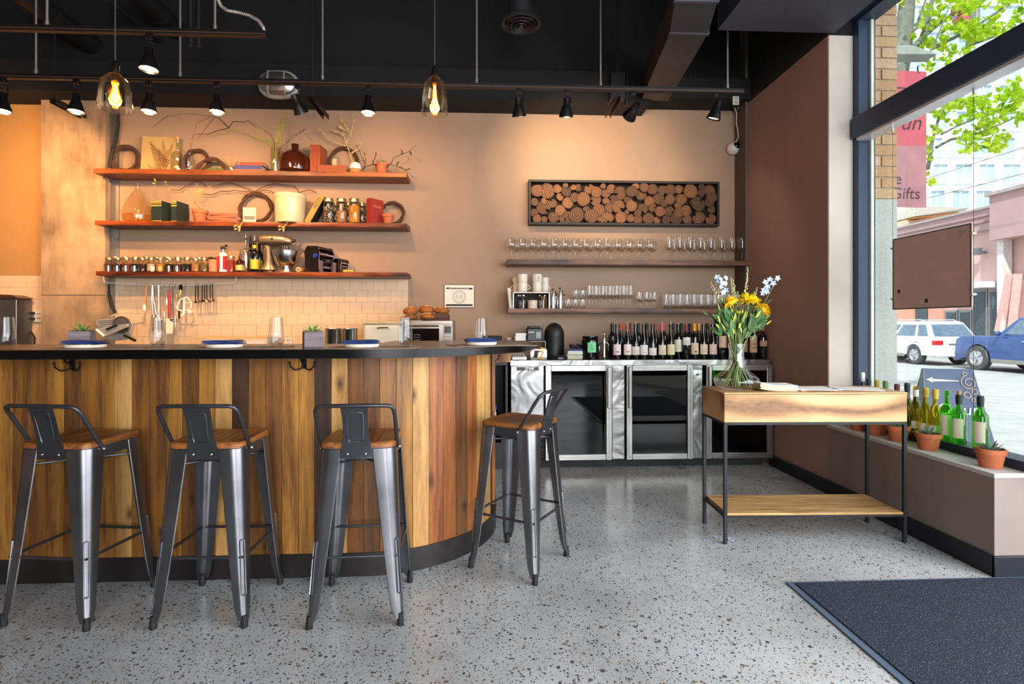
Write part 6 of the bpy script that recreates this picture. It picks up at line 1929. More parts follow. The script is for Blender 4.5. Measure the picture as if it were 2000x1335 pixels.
# ================================================================== LOG-SLICE ART
LY = 5.055
lc, rc_ = atY(1032.5, 350, LY), atY(1405.5, 441, LY)
art = thing('log_art', 'wide black-framed panel filled with round log slices on the wall', 'wall art', ((lc.x + rc_.x) / 2, LY, (lc.z + rc_.z) / 2))
hw, hh = (rc_.x - lc.x) / 2, (lc.z - rc_.z) / 2
FRB = pm('black_frame', '15110f', .6, var=.2)
m = MB(); tw_ = .022
for x0, x1, z0, z1 in ((-hw, hw, hh - tw_, hh), (-hw, hw, -hh, -hh + tw_), (-hw, -hw + tw_, -hh + tw_, hh - tw_), (hw - tw_, hw, -hh + tw_, hh - tw_)):
    MB().box(x0, x1, 0, .09, z0, z1).build('frame_rail', FRB, art, bevel=.002)
MB().box(-hw + tw_, hw - tw_, .075, .09, -hh + tw_, hh - tw_).build('backing', pm('backing_dark', '1c120c', .9), art, ang=0)
def slice_mat():
    t = NT('log_slice')
    tc = t.n('TexCoord')
    oi = t.n('ObjectInfo')
    nz = t.n('TexNoise', _Vector=tc.outputs['Object'], _Scale=2.2, _Detail=3.0)
    ds = t.n('VectorMath', operation='SCALE', _0=nz.outputs['Color'], _Scale=.25)
    ad = t.n('VectorMath', operation='ADD', _0=tc.outputs['Object']); t.link(ds.outputs[0], ad.inputs[1])
    fl = t.n('VectorMath', operation='MULTIPLY', _0=ad.outputs[0], _1=(1, 0, 1))
    wv = t.n('TexWave', wave_type='RINGS', rings_direction='SPHERICAL', _Vector=fl.outputs[0], _Scale=1.2, _Distortion=1.5, _Detail=2.0)
    col = t.ramp(wv.outputs[0], [(.1, srgb('3c1e0c')), (.5, srgb('7f4a24')), (1, srgb('a87444'))])
    mr = t.n('MapRange', _Value=oi.outputs['Random'], **{'_To Min': .25, '_To Max': .92})
    sc_ = t.n('VectorMath', operation='SCALE', _0=col); t.link(mr.outputs[0], sc_.inputs['Scale'])
    ln = t.n('VectorMath', operation='LENGTH', _0=fl.outputs[0])
    e = t.n('MapRange', _Value=ln.outputs['Value'], **{'_From Min': .86, '_From Max': 1.06, '_To Min': 0.0, '_To Max': .85})
    mxx = t.n('MixRGB', _0=e.outputs[0], _1=sc_.outputs[0], _2=srgb('2e1a0e'))
    t.set(Base_Color=mxx.outputs[0], Roughness=.75)
    t.bump(wv.outputs[0], .15, .003)
    return t.m
SLM = slice_mat()
metas = []
for vnt in range(4):
    n = 18; rr_ = []
    for i in range(n):
        a = 2 * pi * i / n
        q = 1 + .05 * sin(2 * a + vnt) + .03 * sin(3 * a + vnt * 2)
        if vnt >= 2 and i == 4: q = .25 + .2 * (vnt - 2)
        rr_.append((q * cos(a), q * sin(a)))
    m = MB()
    m.loft([[(x * .985, -.5, z) for x, z in rr_], [(x, -.47, z) for x, z in rr_], [(x, .5, z) for x, z in rr_]])
    metas.append(m.mesh('log_slice', SLM, 30))
slices = [(343,195,46),(420,197,55),(497,180,32),(565,200,37),(518,243,27),(325,280,30),(395,320,52),(460,288,34),(400,272,25),(520,345,40),(465,400,38),(343,405,33),(318,360,30),(400,412,24),(527,417,25),(578,282,42),(628,245,35),(655,170,27),(617,172,22),(743,180,38),(695,260,50),(640,380,58),(575,395,42),(717,332,24),(752,388,52),(795,205,40),(790,265,40),(812,342,46),(863,277,27),(862,205,40),(905,180,35),(877,395,44),(825,415,25),(970,212,48),(920,265,35),(955,318,48),(890,325,35),(975,400,43),(1055,205,42),(1087,167,27),(1130,222,42),(1055,310,42),(1030,265,30),(1045,400,32),(1020,357,18),(1145,330,38),(1105,365,28),(1105,420,34),(1215,187,40),(1190,275,38),(1148,175,35),(1185,405,43),(1215,325,32),(1265,257,42),(1250,420,27),(1270,352,40),(1300,295,28),(1295,195,38),(1350,190,40),(1318,420,34),(1340,352,38),(1345,265,38),(1415,185,32),(1430,262,42),(1408,307,27),(1410,365,38),(1395,415,45),(1500,200,52),(1470,345,40),(1555,298,54),(1480,415,35),(1560,400,47),(1580,215,27),(1650,195,42),(1655,250,40),(1655,410,40),(1660,335,30),(1640,290,35),(1585,165,26),(560,155,20),(840,165,20)]
k_ = mpp(1220, LY) / 3.846
for i, (zx, zy, zr) in enumerate(slices):
    v_ = atY(960 + zx / 3.846, 320 + zy / 3.846, LY)
    r = zr * k_ * 1.04
    x, z = v_.x - art.location.x, v_.z - art.location.z
    x = max(-hw + tw_ + r * .8, min(hw - tw_ - r * .8, x)); z = max(-hh + tw_ + r * .85, min(hh - tw_ - r * .85, z))
    o = bpy.data.objects.new('log_slice', metas[R.randrange(4)]); COL.objects.link(o)
    o.parent = art
    d = .03 + .035 * R.random() + .00013 * i
    o.scale = (r, d, r); o.location = (x, .0745 - d / 2, z)
    o.rotation_euler = (R.uniform(-.03, .03), R.uniform(0, 6), R.uniform(-.03, .03))

# framed certificate
v_ = atY(897, 578, YW - .012)
pc_ = thing('framed_certificate', 'small framed certificate with a ring emblem on the wall above the bread', 'certificate', (v_.x, YW - .012, v_.z))
a, b_ = W(29.5, 897, 5.14), W(22.5, 897, 5.14)
MB().box(-a, a, 0, .0115, -b_, b_).build('frame', pm('thin_frame', '3a2c24', .4), pc_, bevel=.002)
MB().box(-a + .005, a - .005, -.002, -.0002, -b_ + .005, b_ - .005).build('print_sheet', pm('certificate_paper', 'e6dccb', .6, var=.03), pc_, ang=0)
INK = pm('print_ink', '2a1c18', .7)
m = MB().box(-a * .86, -a * .6, -.003, -.0021, b_ * .62, b_ * .74).box(a * .6, a * .88, -.003, -.0021, b_ * .58, b_ * .72).box(-a * .88, a * .88, -.003, -.0021, -b_ * .86, -b_ * .7)
for k in range(12):
    x = -a * .55 + k * a * .092
    m.box(x, x + a * .065, -.003, -.0021, b_ * .6, b_ * .73)
m.build('printed_bars', INK, pc_, ang=0)
PG_ = pm('print_grey_brown', 'c4b5a2', .7)
MB().ring((0, -.0025, -b_ * .08), b_ * .52, .009, 32, 6, Matrix.Rotation(pi / 2, 4, 'X') @ Matrix.Diagonal((1, 1, .12, 1))).ring((0, -.0025, -b_ * .08), b_ * .33, .004, 32, 6, Matrix.Rotation(pi / 2, 4, 'X') @ Matrix.Diagonal((1, 1, .2, 1))).build('ring_emblem', PG_, pc_)
m = MB()
for k in range(4): m.box(-.03 + k * .016, -.02 + k * .016, -.003, -.0021, -b_ * .2, b_ * .08)
m.build('emblem_letters', PG_, pc_, ang=0)
# ================================================================== WINDOW SILL
ZS, ZRAIL = .4975, .5455
WYG = glass('olive_glass', 'e6d84a', .6, .03, .03, .5, 'c4b428')
WGR = glass('green_glass', 'a4f070', .6, .03, .03, .5, '76dc48')
WDO = glass('dark_olive_glass', '7d8f50', .6, .04, .03, .5, '5a7038')
XB = 2.668
def sy(px, X_=XB): return atX(px, HZ, X_).y
sb = [ # px, top px, bottom px, bordeaux, glass, label colour, neck colour, cork, text
    (1789, 754, 839, 0, WYG, 'd9d3c2', 'e2ded2', 0, 'yellow-green wine bottle with a white neck band on the sill, beside the console table'),
    (1808, 757, 842, 0, WYG, 'd9d3c2', 'b99a2c', 0, 'yellow-green wine bottle with yellow foil neck, left of its twin on the sill'),
    (1827, 760, 846, 0, WYG, 'd9d3c2', 'c9a83a', 0, 'yellow-green wine bottle with yellow foil neck right behind the terracotta pot'),
    (1850, 762, 857, 1, WGR, 'd8cfb6', None, 0, 'bright green wine bottle with a pale label and bare neck on the sill'),
    (1873, 763, 868, 1, WGR, 'd8cfb6', '161b1a', .022, 'bright green wine bottle with a cork and a two-part back label on the sill'),
    (1915, 773, 877, 1, WGR, 'cfc7ae', '15201c', 0, 'bright green wine bottle standing alone at the right end of the sill'),
    (1684.5, 727, 800, 0, WDO, None, 'd8d6cc', 0, 'dark green bottle with a white neck band at the far end of the sill'),
    (1696.5, 740, 805, 0, WDO, None, '23242a', 0, 'dark-necked bottle second from the far end of the sill'),
    (1712.5, 742, 810, 0, WDO, None, 'a9962c', 0, 'bottle with a yellow-green foil neck behind the console table'),
    (1729.6, 744, 815, 1, WDO, None, '5f7a3a', 0, 'bottle with a green foil top and pale neck behind the console table'),
    (1752, 750, 822, 1, WDO, None, '5a2c26', 0, 'bottle with a dark red neck behind the console table'),
    (1772, 748, 830, 0, WDO, None, '1c2a2c', 0, 'bottle with a dark teal neck at the corner of the console table'),
]
for px, yt, yb_, bo, gm, lb_, nk, ck, tx in sb:
    y = sy(px)
    zt_ = atX(px, yt, XB).z
    h_ = max(.27, min(.33, zt_ - ZRAIL - ck))
    t = wine(tx, XB, y, ZRAIL + .0005, .0362, h_, bo, gm, lb_, None, ck, (.12, .52) if bo else (.10, .26), .75, None, face=-2.5 if px > 1800 else -2.2)
    if nk:
        MB().lathe([(.0145, h_ * .8), (.0168, h_ * .935), (.0168, h_ * .965), (.0148, h_ * .97), (.0148, h_ * 1.003), (0, h_ * 1.004)] if nk != 'e2ded2' else [(.0146, h_ * .78), (.0148, h_ * .93)], 14, cap=False).build('neck_foil', pm('foil_' + nk, nk, .5, var=.1), t)
# printing on the back labels
for px, w_, r_ in ((1678, .055, .046), (1712, .055, .05), (1754.6, .055, .054), (1813, .055, .058), (1934.5, .055, .062)):
    xs = 2.545
    nm = {1678: 'terracotta pot farthest along the sill behind the table legs', 1712: 'second terracotta pot along the sill, seen under the console table', 1754.6: 'third terracotta pot along the sill by the right table leg', 1813: 'terracotta pot with small spiky succulent before the green bottles', 1934.5: 'terracotta pot with a bluish succulent at the near end of the sill'}[px]
    pot(nm, (xs, sy(px, xs), ZS + .0003), .064, .094, 26, .055, .9, 'terracotta pots on the sill', .8)

# ---- back of the sign hanging in the window
XS = 2.69
p0, p1 = atX(1745.5, 466, XS), atX(1899, 597, XS)
z_t, z_b = atX(1745.5, 467, XS).z, atX(1745.5, 604.5, XS).z
sg_ = thing('window_sign', 'brown back of a square sign hanging by wires inside the window', 'sign', (XS, (p0.y + p1.y) / 2, (z_t + z_b) / 2))
hy, hz_ = (p0.y - p1.y) / 2, (z_t - z_b) / 2
MB().box(-.004, .004, -hy, hy, -hz_, hz_).build('sign_board', pm('sign_brown', 'bd9c92', .6, var=.05), sg_, ang=0)
MB().box(.0045, .008, -hy, hy, -hz_, hz_).build('acrylic_front', glass('acrylic_edge', 'b9dcc8', .6, .05), sg_, ang=0)
m = MB()
for z0 in (-hz_, hz_ - .006): m.box(-.006, -.0042, -hy, hy, z0, z0 + .006)
for y0 in (-hy, hy - .005): m.box(-.006, -.0042, y0, y0 + .005, -hz_ + .006, hz_ - .006)
m.build('dark_edge', pm('edge_dark', '1c1418', .6), sg_, ang=0)
m = MB()
for a, b_ in ((hy - .05, -.115), (hy - .27, -.185)): m.box(-.0052, -.0042, a - .009, a + .009, b_ - .012, b_ + .012)
m.build('dark_tabs', DARKM, sg_, ang=0)
m = MB().box(-.0052, -.0042, -hy + .035, -hy + .075, hz_ - .045, hz_ - .03).box(-.0052, -.0042, -hy + .06, -hy + .075, hz_ - .075, hz_ - .045)
m.build('pale_sticker', pm('sticker_pale', 'a59a98', .7), sg_, ang=0)
for y0 in (-hy - .008, hy + .008):
    for z0 in (hz_ - .06, -hz_ + .07):
        MB().cyl((-.012, y0, z0), (.012, y0, z0), .007, n=10).build('cable_clip', CHROME, sg_)
    MB().cyl((0, y0, -hz_ - .74 if y0 < 0 else -hz_), (0, y0, 2.53 - sg_.location.z), .0012, n=5).build('hanging_wire', DARKM, sg_)
    MB().cyl((0, y0, 2.49 - sg_.location.z), (0, y0, 2.535 - sg_.location.z), .006, n=8).cyl((-.03, y0, 2.525 - sg_.location.z), (.01, y0, 2.525 - sg_.location.z), .004, n=6).build('wire_hanger', CHROME, sg_)

# ================================================================== CEILING, TRACKS, LAMPS
def czt(px, py, Y): return atY(px, py, Y)
TRK = pm('track_black', '161314', .45, .3)
ROD = pm('rod_silver', 'b4b0ac', .35, .8)
Y1 = 4.05
a, b_ = czt(-160, 154.5, Y1), czt(1452, 180.5, Y1)
ZT1 = b_.z
t1 = thing('light_track', 'long black lighting track in front of the back wall', 'light track', (0, Y1, ZT1))
MB().box(a.x, b_.x, -.018, .018, -.012, .024).build('track_rail', TRK, t1, bevel=.002)
MB().box(a.x, b_.x, -.019, -.0182, -.002, .004).build('rail_groove', pm('groove_brown', '6a4c3c', .4, .5), t1, ang=0)
for px in (70.5, 352, 630, 931, 1173, 1421):
    x = czt(px, 160, Y1).x
    MB().cyl((x, 0, .03), (x, 0, 4.39 - ZT1), .0075, n=10).cyl((x, 0, .024), (x, 0, .06), .011, n=10).build('hanger_rod', ROD, t1)
Y2 = 3.42
b2 = czt(520, 69, Y2); a2 = czt(-160, 51, Y2); ZT2 = b2.z
t2_ = thing('light_track', 'short black lighting track nearer the room, ending at the flexible conduit', 'light track', (0, Y2, ZT2))
MB().box(a2.x, b2.x, -.018, .018, -.012, .024).build('track_rail', TRK, t2_, bevel=.002)
MB().box(a2.x, b2.x, -.019, -.0182, -.002, .004).build('rail_groove', pm('groove_brown', '', 0), t2_, ang=0)
for px in (92, 420, 222):
    if px == 222: continue
    x = czt(px, 60, Y2).x
    MB().cyl((x, 0, .03), (x, 0, 4.39 - ZT2), .0075, n=10).cyl((x, 0, .024), (x, 0, .055), .011, n=10).build('hanger_rod', ROD, t2_)
def tq(px, py): v_ = czt(px, py, Y2); return (v_.x, 0, v_.z - ZT2)
fx = [tq(516, 64), tq(513, 52), tq(503, 38), tq(485, 28), tq(462, 22), tq(443, 19), tq(430, 10), tq(424, -4), tq(421, -40)]
fx = [(x, .01, z) for x, y, z in fx]
m = MB().tube(fx, .009, 8)
P = [Vector(q) for q in fx]
for a_, b__ in zip(P, P[1:]):
    for k in range(6):
        c_ = a_.lerp(b__, k / 6); d_ = (b__ - a_).normalized()
        m.ring(c_, .0095, .0022, 8, 5, d_.to_track_quat('Z', 'Y').to_matrix().to_4x4())
m.build('flexible_conduit', ROD, t2_)

BULB = emit('lamp_glow', 'ffd9a0', 30.0)
HEADB = pm('lamp_black', '131214', .35, .3)
LENS = pm('dim_lens', 'c9c4bc', .3)
WARM = (1.0, .56, .235)
def head(label, px, py, Yt, zt, aim, power, lit=True, blend=.6, size=1.5, face=(0, -.05, -1), color=WARM):
    """track lamp: clip, bent arm, bell shade with the bulb at its mouth; aim is a point in the room"""
    tx = czt(px, py, Yt).x
    t = thing('track_lamp', label, 'spotlight', (tx, Yt, zt - .012), 0, 'track lamps on the ceiling tracks')
    MB().box(-.018, .018, -.014, .014, -.03, -.0005).build('clip', HEADB, t, bevel=.003)
    zm = czt(px, py, Yt).z - (zt - .012)       # where the middle of the shade sits
    c = Vector((.0, 0, zm))
    a_ = (Vector(aim) - (Vector(t.location) + c)).normalized()
    d = a_ if face is None else Vector(face).normalized()
    MB().tube([(0, 0, -.03), (.0, 0, -.045), (.032, 0, -.055), (.034, 0, -.075), tuple(c - d * .04 + Vector((.03, 0, .0)))], .005, 7).build('arm', HEADB, t)
    Mx = Matrix.Translation(c) @ d.to_track_quat('Z', 'Y').to_matrix().to_4x4()
    MB().lathe([(0, -.075), (.022, -.075), (.024, -.07), (.024, -.03), (.03, -.022), (.04, .01), (.052, .045), (.055, .06), (.053, .06), (.048, .042), (.036, .01), (0, .0)], 20, M=Mx).build('shade', HEADB, t)
    bl = MB().lathe([(0, .03), (.046, .043), (.044, .05), (0, .056)], 18, M=Mx)
    bl.build('bulb', BULB if lit else emit('lamp_glow_dim', 'ffe0b8', 2.0), t)
    if power:
        p_ = Vector(t.location) + c + d * .085
        l = lamp('spot', 'SPOT', p_, power, color, aim, spot_size=size, spot_blend=blend, shadow_soft_size=.03)
        l.parent = None
    return t
def wallpt(px, py, Y=YW): v_ = atY(px, py, Y); return tuple(v_)
head('track lamp at the far left edge of the long track, lit', 6, 202, Y1, ZT1, wallpt(-60, 430), 150, size=2.3, color=(1, .5, .17))
head('lit track lamp before the concrete pier', 149, 203, Y1, ZT1, wallpt(130, 450), 30, size=2.2)
head('lit track lamp right of the left glass pendant', 291, 203, Y1, ZT1, wallpt(320, 430), 37, size=2.2)
head('lit track lamp over the low slanting wreath', 424, 204, Y1, ZT1, wallpt(450, 430), 37, size=2.2)
head('dark track lamp beside the oval bulkhead light', 582, 205, Y1, ZT1, (-.7, YW, 2.2), 20, False, face=(.25, .5, -.8), size=2.0)
head('lit track lamp over the right end of the top shelf', 719, 206, Y1, ZT1, wallpt(720, 430), 37, size=2.2)
head('dark track lamp aimed at the wall, left of the pair above the log panel', 1013, 211, Y1, ZT1, wallpt(1095, 330), 42, False, face=(.1, .35, -1), color=(1, .70, .40))
head('dark track lamp aimed at the wall, right of the pair above the log panel', 1106, 212, Y1, ZT1, wallpt(1150, 310), 48, False, face=(.0, .3, -1), color=(1, .70, .40))
head('track lamp turned to face away, by the square duct', 1236, 217, Y1, ZT1, wallpt(1180, 330), 30, False, face=(-.3, .9, -.5), color=(1, .70, .40))
head('rightmost track lamp near the security camera', 1398, 217, Y1, ZT1, wallpt(1330, 560), 12, False, face=(-.25, .25, -1), color=(1, .72, .45), size=2.0)
head('lit spotlight on the short nearer track', 291, 118, Y2, ZT2, wallpt(420, 640), 190, True, 1.0, 2.0)

# ---- pendants over the bar
PGL = glass('pendant_glass', 'fffaf0', .8, .04, .02, .5, power=1.8)
def pendant(label, px, py_top, py_bot, Y):
    c = czt(px, py_bot, Y)
    t = thing('glass_pendant', label, 'pendant lamp', (c.x, Y, c.z), 0, 'glass pendants over the bar')
    r = .083; h_ = czt(px, py_top, Y).z - c.z
    MB().lathe([(r, 0), (r * .985, h_ * .12), (r * .93, h_ * .5), (r * .78, h_ * .8), (r * .5, h_ * .95), (r * .26, h_), (r * .24, h_ * .99), (r * .48, h_ * .94), (r * .76, h_ * .79), (r * .91, h_ * .5), (r * .965, h_ * .12), (r * .98, 0)], 36, cap=False).build('glass_shade', PGL, t)
    MB().ring((0, 0, .001), r * .99, .0022, 36, 6).build('glass_rim', PGL, t)
    MB().lathe([(0, h_ + .001), (.03, h_ + .001), (.03, h_ + .008), (.02, h_ + .012), (.02, h_ + .05), (.014, h_ + .06), (.006, h_ + .075), (0, h_ + .08)], 18).lathe([(0, h_ - .035), (.016, h_ - .035), (.016, h_), (0, h_)], 14).build('lamp_holder', pm('bronze_holder', '2c211b', .4, .7), t)
    b_ = MB().lathe([(0, .03), (.012, .033), (.026, .05), (.031, .08), (.026, .11), (.015, h_ - .04), (.014, h_ - .034)], 20, cap=False).build('bulb_glass', glass('bulb_amber', 'ffcf80', .5, .05), t)
    m = MB()
    for k in range(6):
        a_ = 2 * pi * k / 6
        m.tube([(.005 * cos(a_), .005 * sin(a_), h_ - .05), (.013 * cos(a_), .013 * sin(a_), .05), (.011 * cos(a_ + .5), .011 * sin(a_ + .5), .045)], .0013, 5)
    m.build('filament', emit('filament_glow', 'ffb045', 90.0), b_)
    MB().cyl((0, 0, h_ + .078), (0, 0, 4.39 - c.z), .003, n=6).build('cord', pm('cord_grey', '4a4542', .5), t)
    l = lamp('pendant_light', 'POINT', (c.x, Y, c.z + .08), 9, (1, .66, .3), shadow_soft_size=.03)
pendant('clear glass bell pendant with a glowing bulb at the left over the bar', 225, 146, 213, 3.02)
pendant('clear glass bell pendant with a glowing bulb in the middle of the picture', 849, 152, 221, 3.30)

# ---- oval light, diffuser, duct, pipes, struts
o_ = czt(546, 167, 4.826)
t = thing('oval_light', 'unlit oval caged bulkhead light on the black soffit', 'wall light', (o_.x, 4.8295, o_.z))
def oval(a_, b_, n=28): return [(a_ * math.copysign(abs(cos(2 * pi * i / n)) ** .8, cos(2 * pi * i / n)), b_ * math.copysign(abs(sin(2 * pi * i / n)) ** .8, sin(2 * pi * i / n))) for i in range(n)]
def ol(specs): return MB().loft([[(x, y, z) for x, z in oval(a_, b_)] for a_, b_, y in specs])
ol([(.175, .122, 0), (.175, .122, -.03), (.165, .112, -.04)]).build('base_ring', pm('grey_casting', 'a8a29c', .45, .2), t)
ol([(.155, .103, -.0405), (.15, .098, -.065), (.12, .075, -.085), (.05, .03, -.095)]).build('ribbed_glass', glass('frosted_oval', 'c9c4c0', .6, .35, .35), t)
m = MB()
m.tube([(-.165, -.03, 0), (-.15, -.085, 0), (0, -.105, 0), (.15, -.085, 0), (.165, -.03, 0)], .006, 7)
for s in (-.07, .07): m.tube([(s, -.03, -.115), (s, -.085, -.09), (s, -.1, 0), (s, -.085, .09), (s, -.03, .115)], .006, 7)
m.build('cage', pm('grey_casting', '', 0), t)
d_ = czt(1017.5, 50, 4.0)
t = thing('air_diffuser', 'round black ceiling air diffuser with stepped rings', 'air vent', (d_.x, 4.0, d_.z))
r = 38.5 * mpp(1017, 4.0)
MB().lathe([(r * .66, .06), (r * .98, .03), (r, .02), (r, .005), (r * .94, 0), (r * .8, .012)], 36, cap=False).cyl((0, 0, .05), (0, 0, 4.39 - d_.z), r * .62, n=28).build('duct_collar', pm('duct_black', '232226', .45, .2), t)
for k, (f_, z0) in enumerate(((.78, .0), (.56, -.006), (.35, -.012))):
    MB().lathe([(r * f_, z0), (r * f_ * .98, z0 - .003), (r * (f_ - .2), z0 + .03)], 32, cap=False).build('diffuser_ring', pm('duct_black', '', 0), t)
MB().lathe([(0, -.02), (r * .12, -.018), (r * .16, .01), (0, .02)], 20).build('diffuser_cone', pm('duct_black', '', 0), t)

dt = thing('square_duct', 'dark grey rectangular air duct running to the back wall soffit', 'duct', (1.4, 4, 3.2))
DK = pm('duct_grey', '3b3b40', .5, .3, var=.2, scale=3)
secs = [(1.411, 1.66, 4.84, 3.255), (1.217, 1.475, 3.52, 3.15), (1.115, 1.375, 3.14, 3.135), (1.06, 1.33, 2.8, 3.19), (1.02, 1.30, 2.3, 3.42)]
rings = [[(x0 - 1.4, y - 4, z - 3.2), (x1 - 1.4, y - 4, z - 3.2), (x1 - 1.4, y - 4, z + .22 - 3.2), (x0 - 1.4, y - 4, z + .22 - 3.2)] for x0, x1, y, z in secs]
for r0, r1 in zip(rings, rings[1:]):
    MB().loft([r0, r1]).build('duct_section', DK, dt, ang=0, bevel=.004)
for k in (1, 2):
    rr_ = rings[k]
    MB().loft([[(x + (.006 if i in (1, 2) else -.006), y - .012, z + (.006 if i > 1 else -.006)) for i, (x, y, z) in enumerate(rr_)], [(x + (.006 if i in (1, 2) else -.006), y + .012, z + (.006 if i > 1 else -.006)) for i, (x, y, z) in enumerate(rr_)]]).build('joint_flange', pm('flange_grey', '5a5a60', .4, .6), dt, ang=0)
PB = pm('pipe_black', '1d1c1e', .45, .2)
def pipe(label, p0, p1, r, n=16, coll=2):
    t = thing('ceiling_pipe', label, 'pipe', p0)
    v_ = Vector(p1) - Vector(p0)
    MB().cyl((0, 0, 0), v_, r, n=n).build('pipe_run', PB, t)
    for k in range(coll):
        f_ = (k + .6) / (coll + .3)
        MB().cyl(v_ * (f_ - .012), v_ * (f_ + .012), r * 1.12, n=n).build('coupling', PB, t)
    return t
def pz(px, py, Z):
    v_ = atZ(px, py, Z); return tuple(v_)
pipe('thick black ceiling pipe running back at the left edge', pz(30, -20, 3.75), pz(240, 130, 3.75), .09)
pipe('thick black ceiling pipe running back right of the left pendant', pz(262, -20, 3.9), pz(425, 132, 3.9), .085)
pipe('thin black pipe along the ceiling between the two thick ones', pz(190, -20, 3.8), pz(350, 110, 3.8), .03, 12)
for px, lab in ((372, 'black hanging pipe left of the flexible conduit'), (388, 'black hanging pipe right of its twin by the flexible conduit')):
    v_ = czt(px, 90, 4.2); pipe(lab, (v_.x, 4.2, 4.39), (v_.x, 4.2, v_.z), .018, 10, 1)
def strut(label, far, near, Z, rodpx):
    q0, q1 = atZ(*far, Z), atZ(*near, Z)
    t = thing('hanging_strut', label, 'strut', tuple(q0))
    d_ = (q1 - q0)
    n_ = Vector((d_.y, -d_.x, 0)).normalized() * .022
    m = MB()
    for off in (-1, 1):
        a_ = n_ * off
        m.loft([[tuple(a_ - n_ * .12 + Vector((0, 0, 0))), tuple(a_ + n_ * .12), tuple(a_ + n_ * .12 + Vector((0, 0, .042))), tuple(a_ - n_ * .12 + Vector((0, 0, .042)))],
                [tuple(d_ + a_ - n_ * .12), tuple(d_ + a_ + n_ * .12), tuple(d_ + a_ + n_ * .12 + Vector((0, 0, .042))), tuple(d_ + a_ - n_ * .12 + Vector((0, 0, .042)))]])
    m.loft([[tuple(-n_ + Vector((0, 0, .036))), tuple(n_ + Vector((0, 0, .036))), tuple(n_ + Vector((0, 0, .042))), tuple(-n_ + Vector((0, 0, .042)))], [tuple(d_ - n_ + Vector((0, 0, .036))), tuple(d_ + n_ + Vector((0, 0, .036))), tuple(d_ + n_ + Vector((0, 0, .042))), tuple(d_ - n_ + Vector((0, 0, .042)))]])
    m.build('channel', PB, t, ang=0)
    MB().cyl(d_ * .06 + Vector((0, 0, .04)), d_ * .06 + Vector((0, 0, 4.39 - Z)), .006, n=7).build('threaded_rod', PB, t)
strut('black hanging channel strut left of the oval bulkhead light', (104, 201), (165, 233), 3.0, 0) if False else None
strut('black hanging channel strut before the concrete pier', (103, 201), (163, 232), 3.03, 102)
strut('black hanging channel strut right of the oval bulkhead light', (608, 197), (637, 234), 3.03, 610)
strut('black hanging channel strut left of the square duct', (1207, 196), (1187, 231), 3.03, 1207)
t = thing('junction_box', 'small black box and channel stub left of the square duct', 'box', tuple(czt(1207, 165, 4.75)))
MB().box(-.07, .06, -.03, .05, -.14, .1).build('box_body', pm('box_black', '1c1a1c', .5), t, bevel=.004)
MB().box(.065, .08, -.03, .05, -.18, .1).build('channel_stub', PB, t, bevel=.002)

# ---- security camera on the right post
v_ = czt(1432, 290, 5.11)
t = thing('security_camera', 'white dome security camera with a dark lens near the corner', 'camera', tuple(v_))
MB().ball((0, 0, 0), .062, 22).build('dome_body', pm('camera_white', 'd5cdc4', .35), t)
MB().ball((.012, -.038, .014), .036, 18, (1, .9, 1)).build('dark_lens', pm('lens_black', '0a0a0d', .05), t)
def cam_q(px, py): w_ = czt(px, py, 5.06); return (w_.x - v_.x, 5.06 - v_.y, w_.z - v_.z)
MB().tube([cam_q(1436, 279), cam_q(1442, 268), cam_q(1441, 255), cam_q(1438, 240), cam_q(1438.5, 220), cam_q(1435, 212), cam_q(1438, 206), cam_q(1442, 210), cam_q(1440, 215), cam_q(1436, 210)], .006, 7).build('white_cable', pm('cable_pink', 'c9a898', .5), t)
MB().tube([cam_q(1432, 192), cam_q(1434, 203), cam_q(1440, 219), cam_q(1448, 215), cam_q(1453, 203), cam_q(1452, 190), cam_q(1446, 184)], .009, 8).build('black_cable', RUBBER, t)
# small white patch paint strip line on right wall
# ================================================================== OUTSIDE
GS, GR = -.15, -.30
ASPH = pm('asphalt', 'a6a6a8', .85, var=.12, scale=3)
struct('sidewalk', MB().box(3.0, 5.6, -8, 60, GS - .3, GS), pm('sidewalk_concrete', 'b9b8b4', .85, var=.08, scale=2), ang=0)
struct('street', MB().box(5.6, 19.6, -20, 90, GR - .3, GR), ASPH, ang=0)
struct('far_sidewalk', MB().box(19.6, 60, -20, 90, GR - .2, GR + .13), pm('sidewalk_concrete', '', 0), ang=0)
# brick pier beyond the window
XP = atY(1752, HZ, 3.86).x
bp = struct('brick_pier', MB().box(2.80, XP - .012, 3.872, 4.4, 2.15, 4.6), pm('mortar', 'a89f92', .95), ang=0)
bp['label'] = 'tan brick pier on a concrete base just outside the window'
struct('pier_base', MB().box(2.80, XP, 3.86, 4.4, GS, 2.146), pm('cast_stone', 'b3b1aa', .9, var=.18, scale=160, bump=.3, bscale=300), bp, ang=0)
BRKM = [pm('brick_tan', 'c09a72', .9, var=.12, scale=40, bump=.4, bscale=200), pm('brick_buff', 'b98f68', .9, var=.14, scale=40, bump=.4, bscale=200), pm('brick_pink', 'c6a184', .9, var=.12, scale=40, bump=.4, bscale=200)]
course, jt = .0805, .010
bm_cache = {}
def brick(x0, x1, z):
    k = round(x1 - x0, 3)
    if k not in bm_cache:
        bm_cache[k] = [MB().box(-k / 2, k / 2, -.004, .05, 0, course - jt).mesh('brick', mm, 0) for mm in BRKM]
    o = bpy.data.objects.new('brick', bm_cache[k][R.randrange(3)]); COL.objects.link(o)
    o.parent = bp; o.location = ((x0 + x1) / 2, 3.864 + R.uniform(-.0015, .0015), z)
z = 2.152; rowi = 0
while z < 4.2:
    if rowi % 2 == 0: brick(XP - .235, XP, z)
    else:
        brick(XP - .115, XP, z); brick(XP - .235, XP - .125, z)
    z += course; rowi += 1

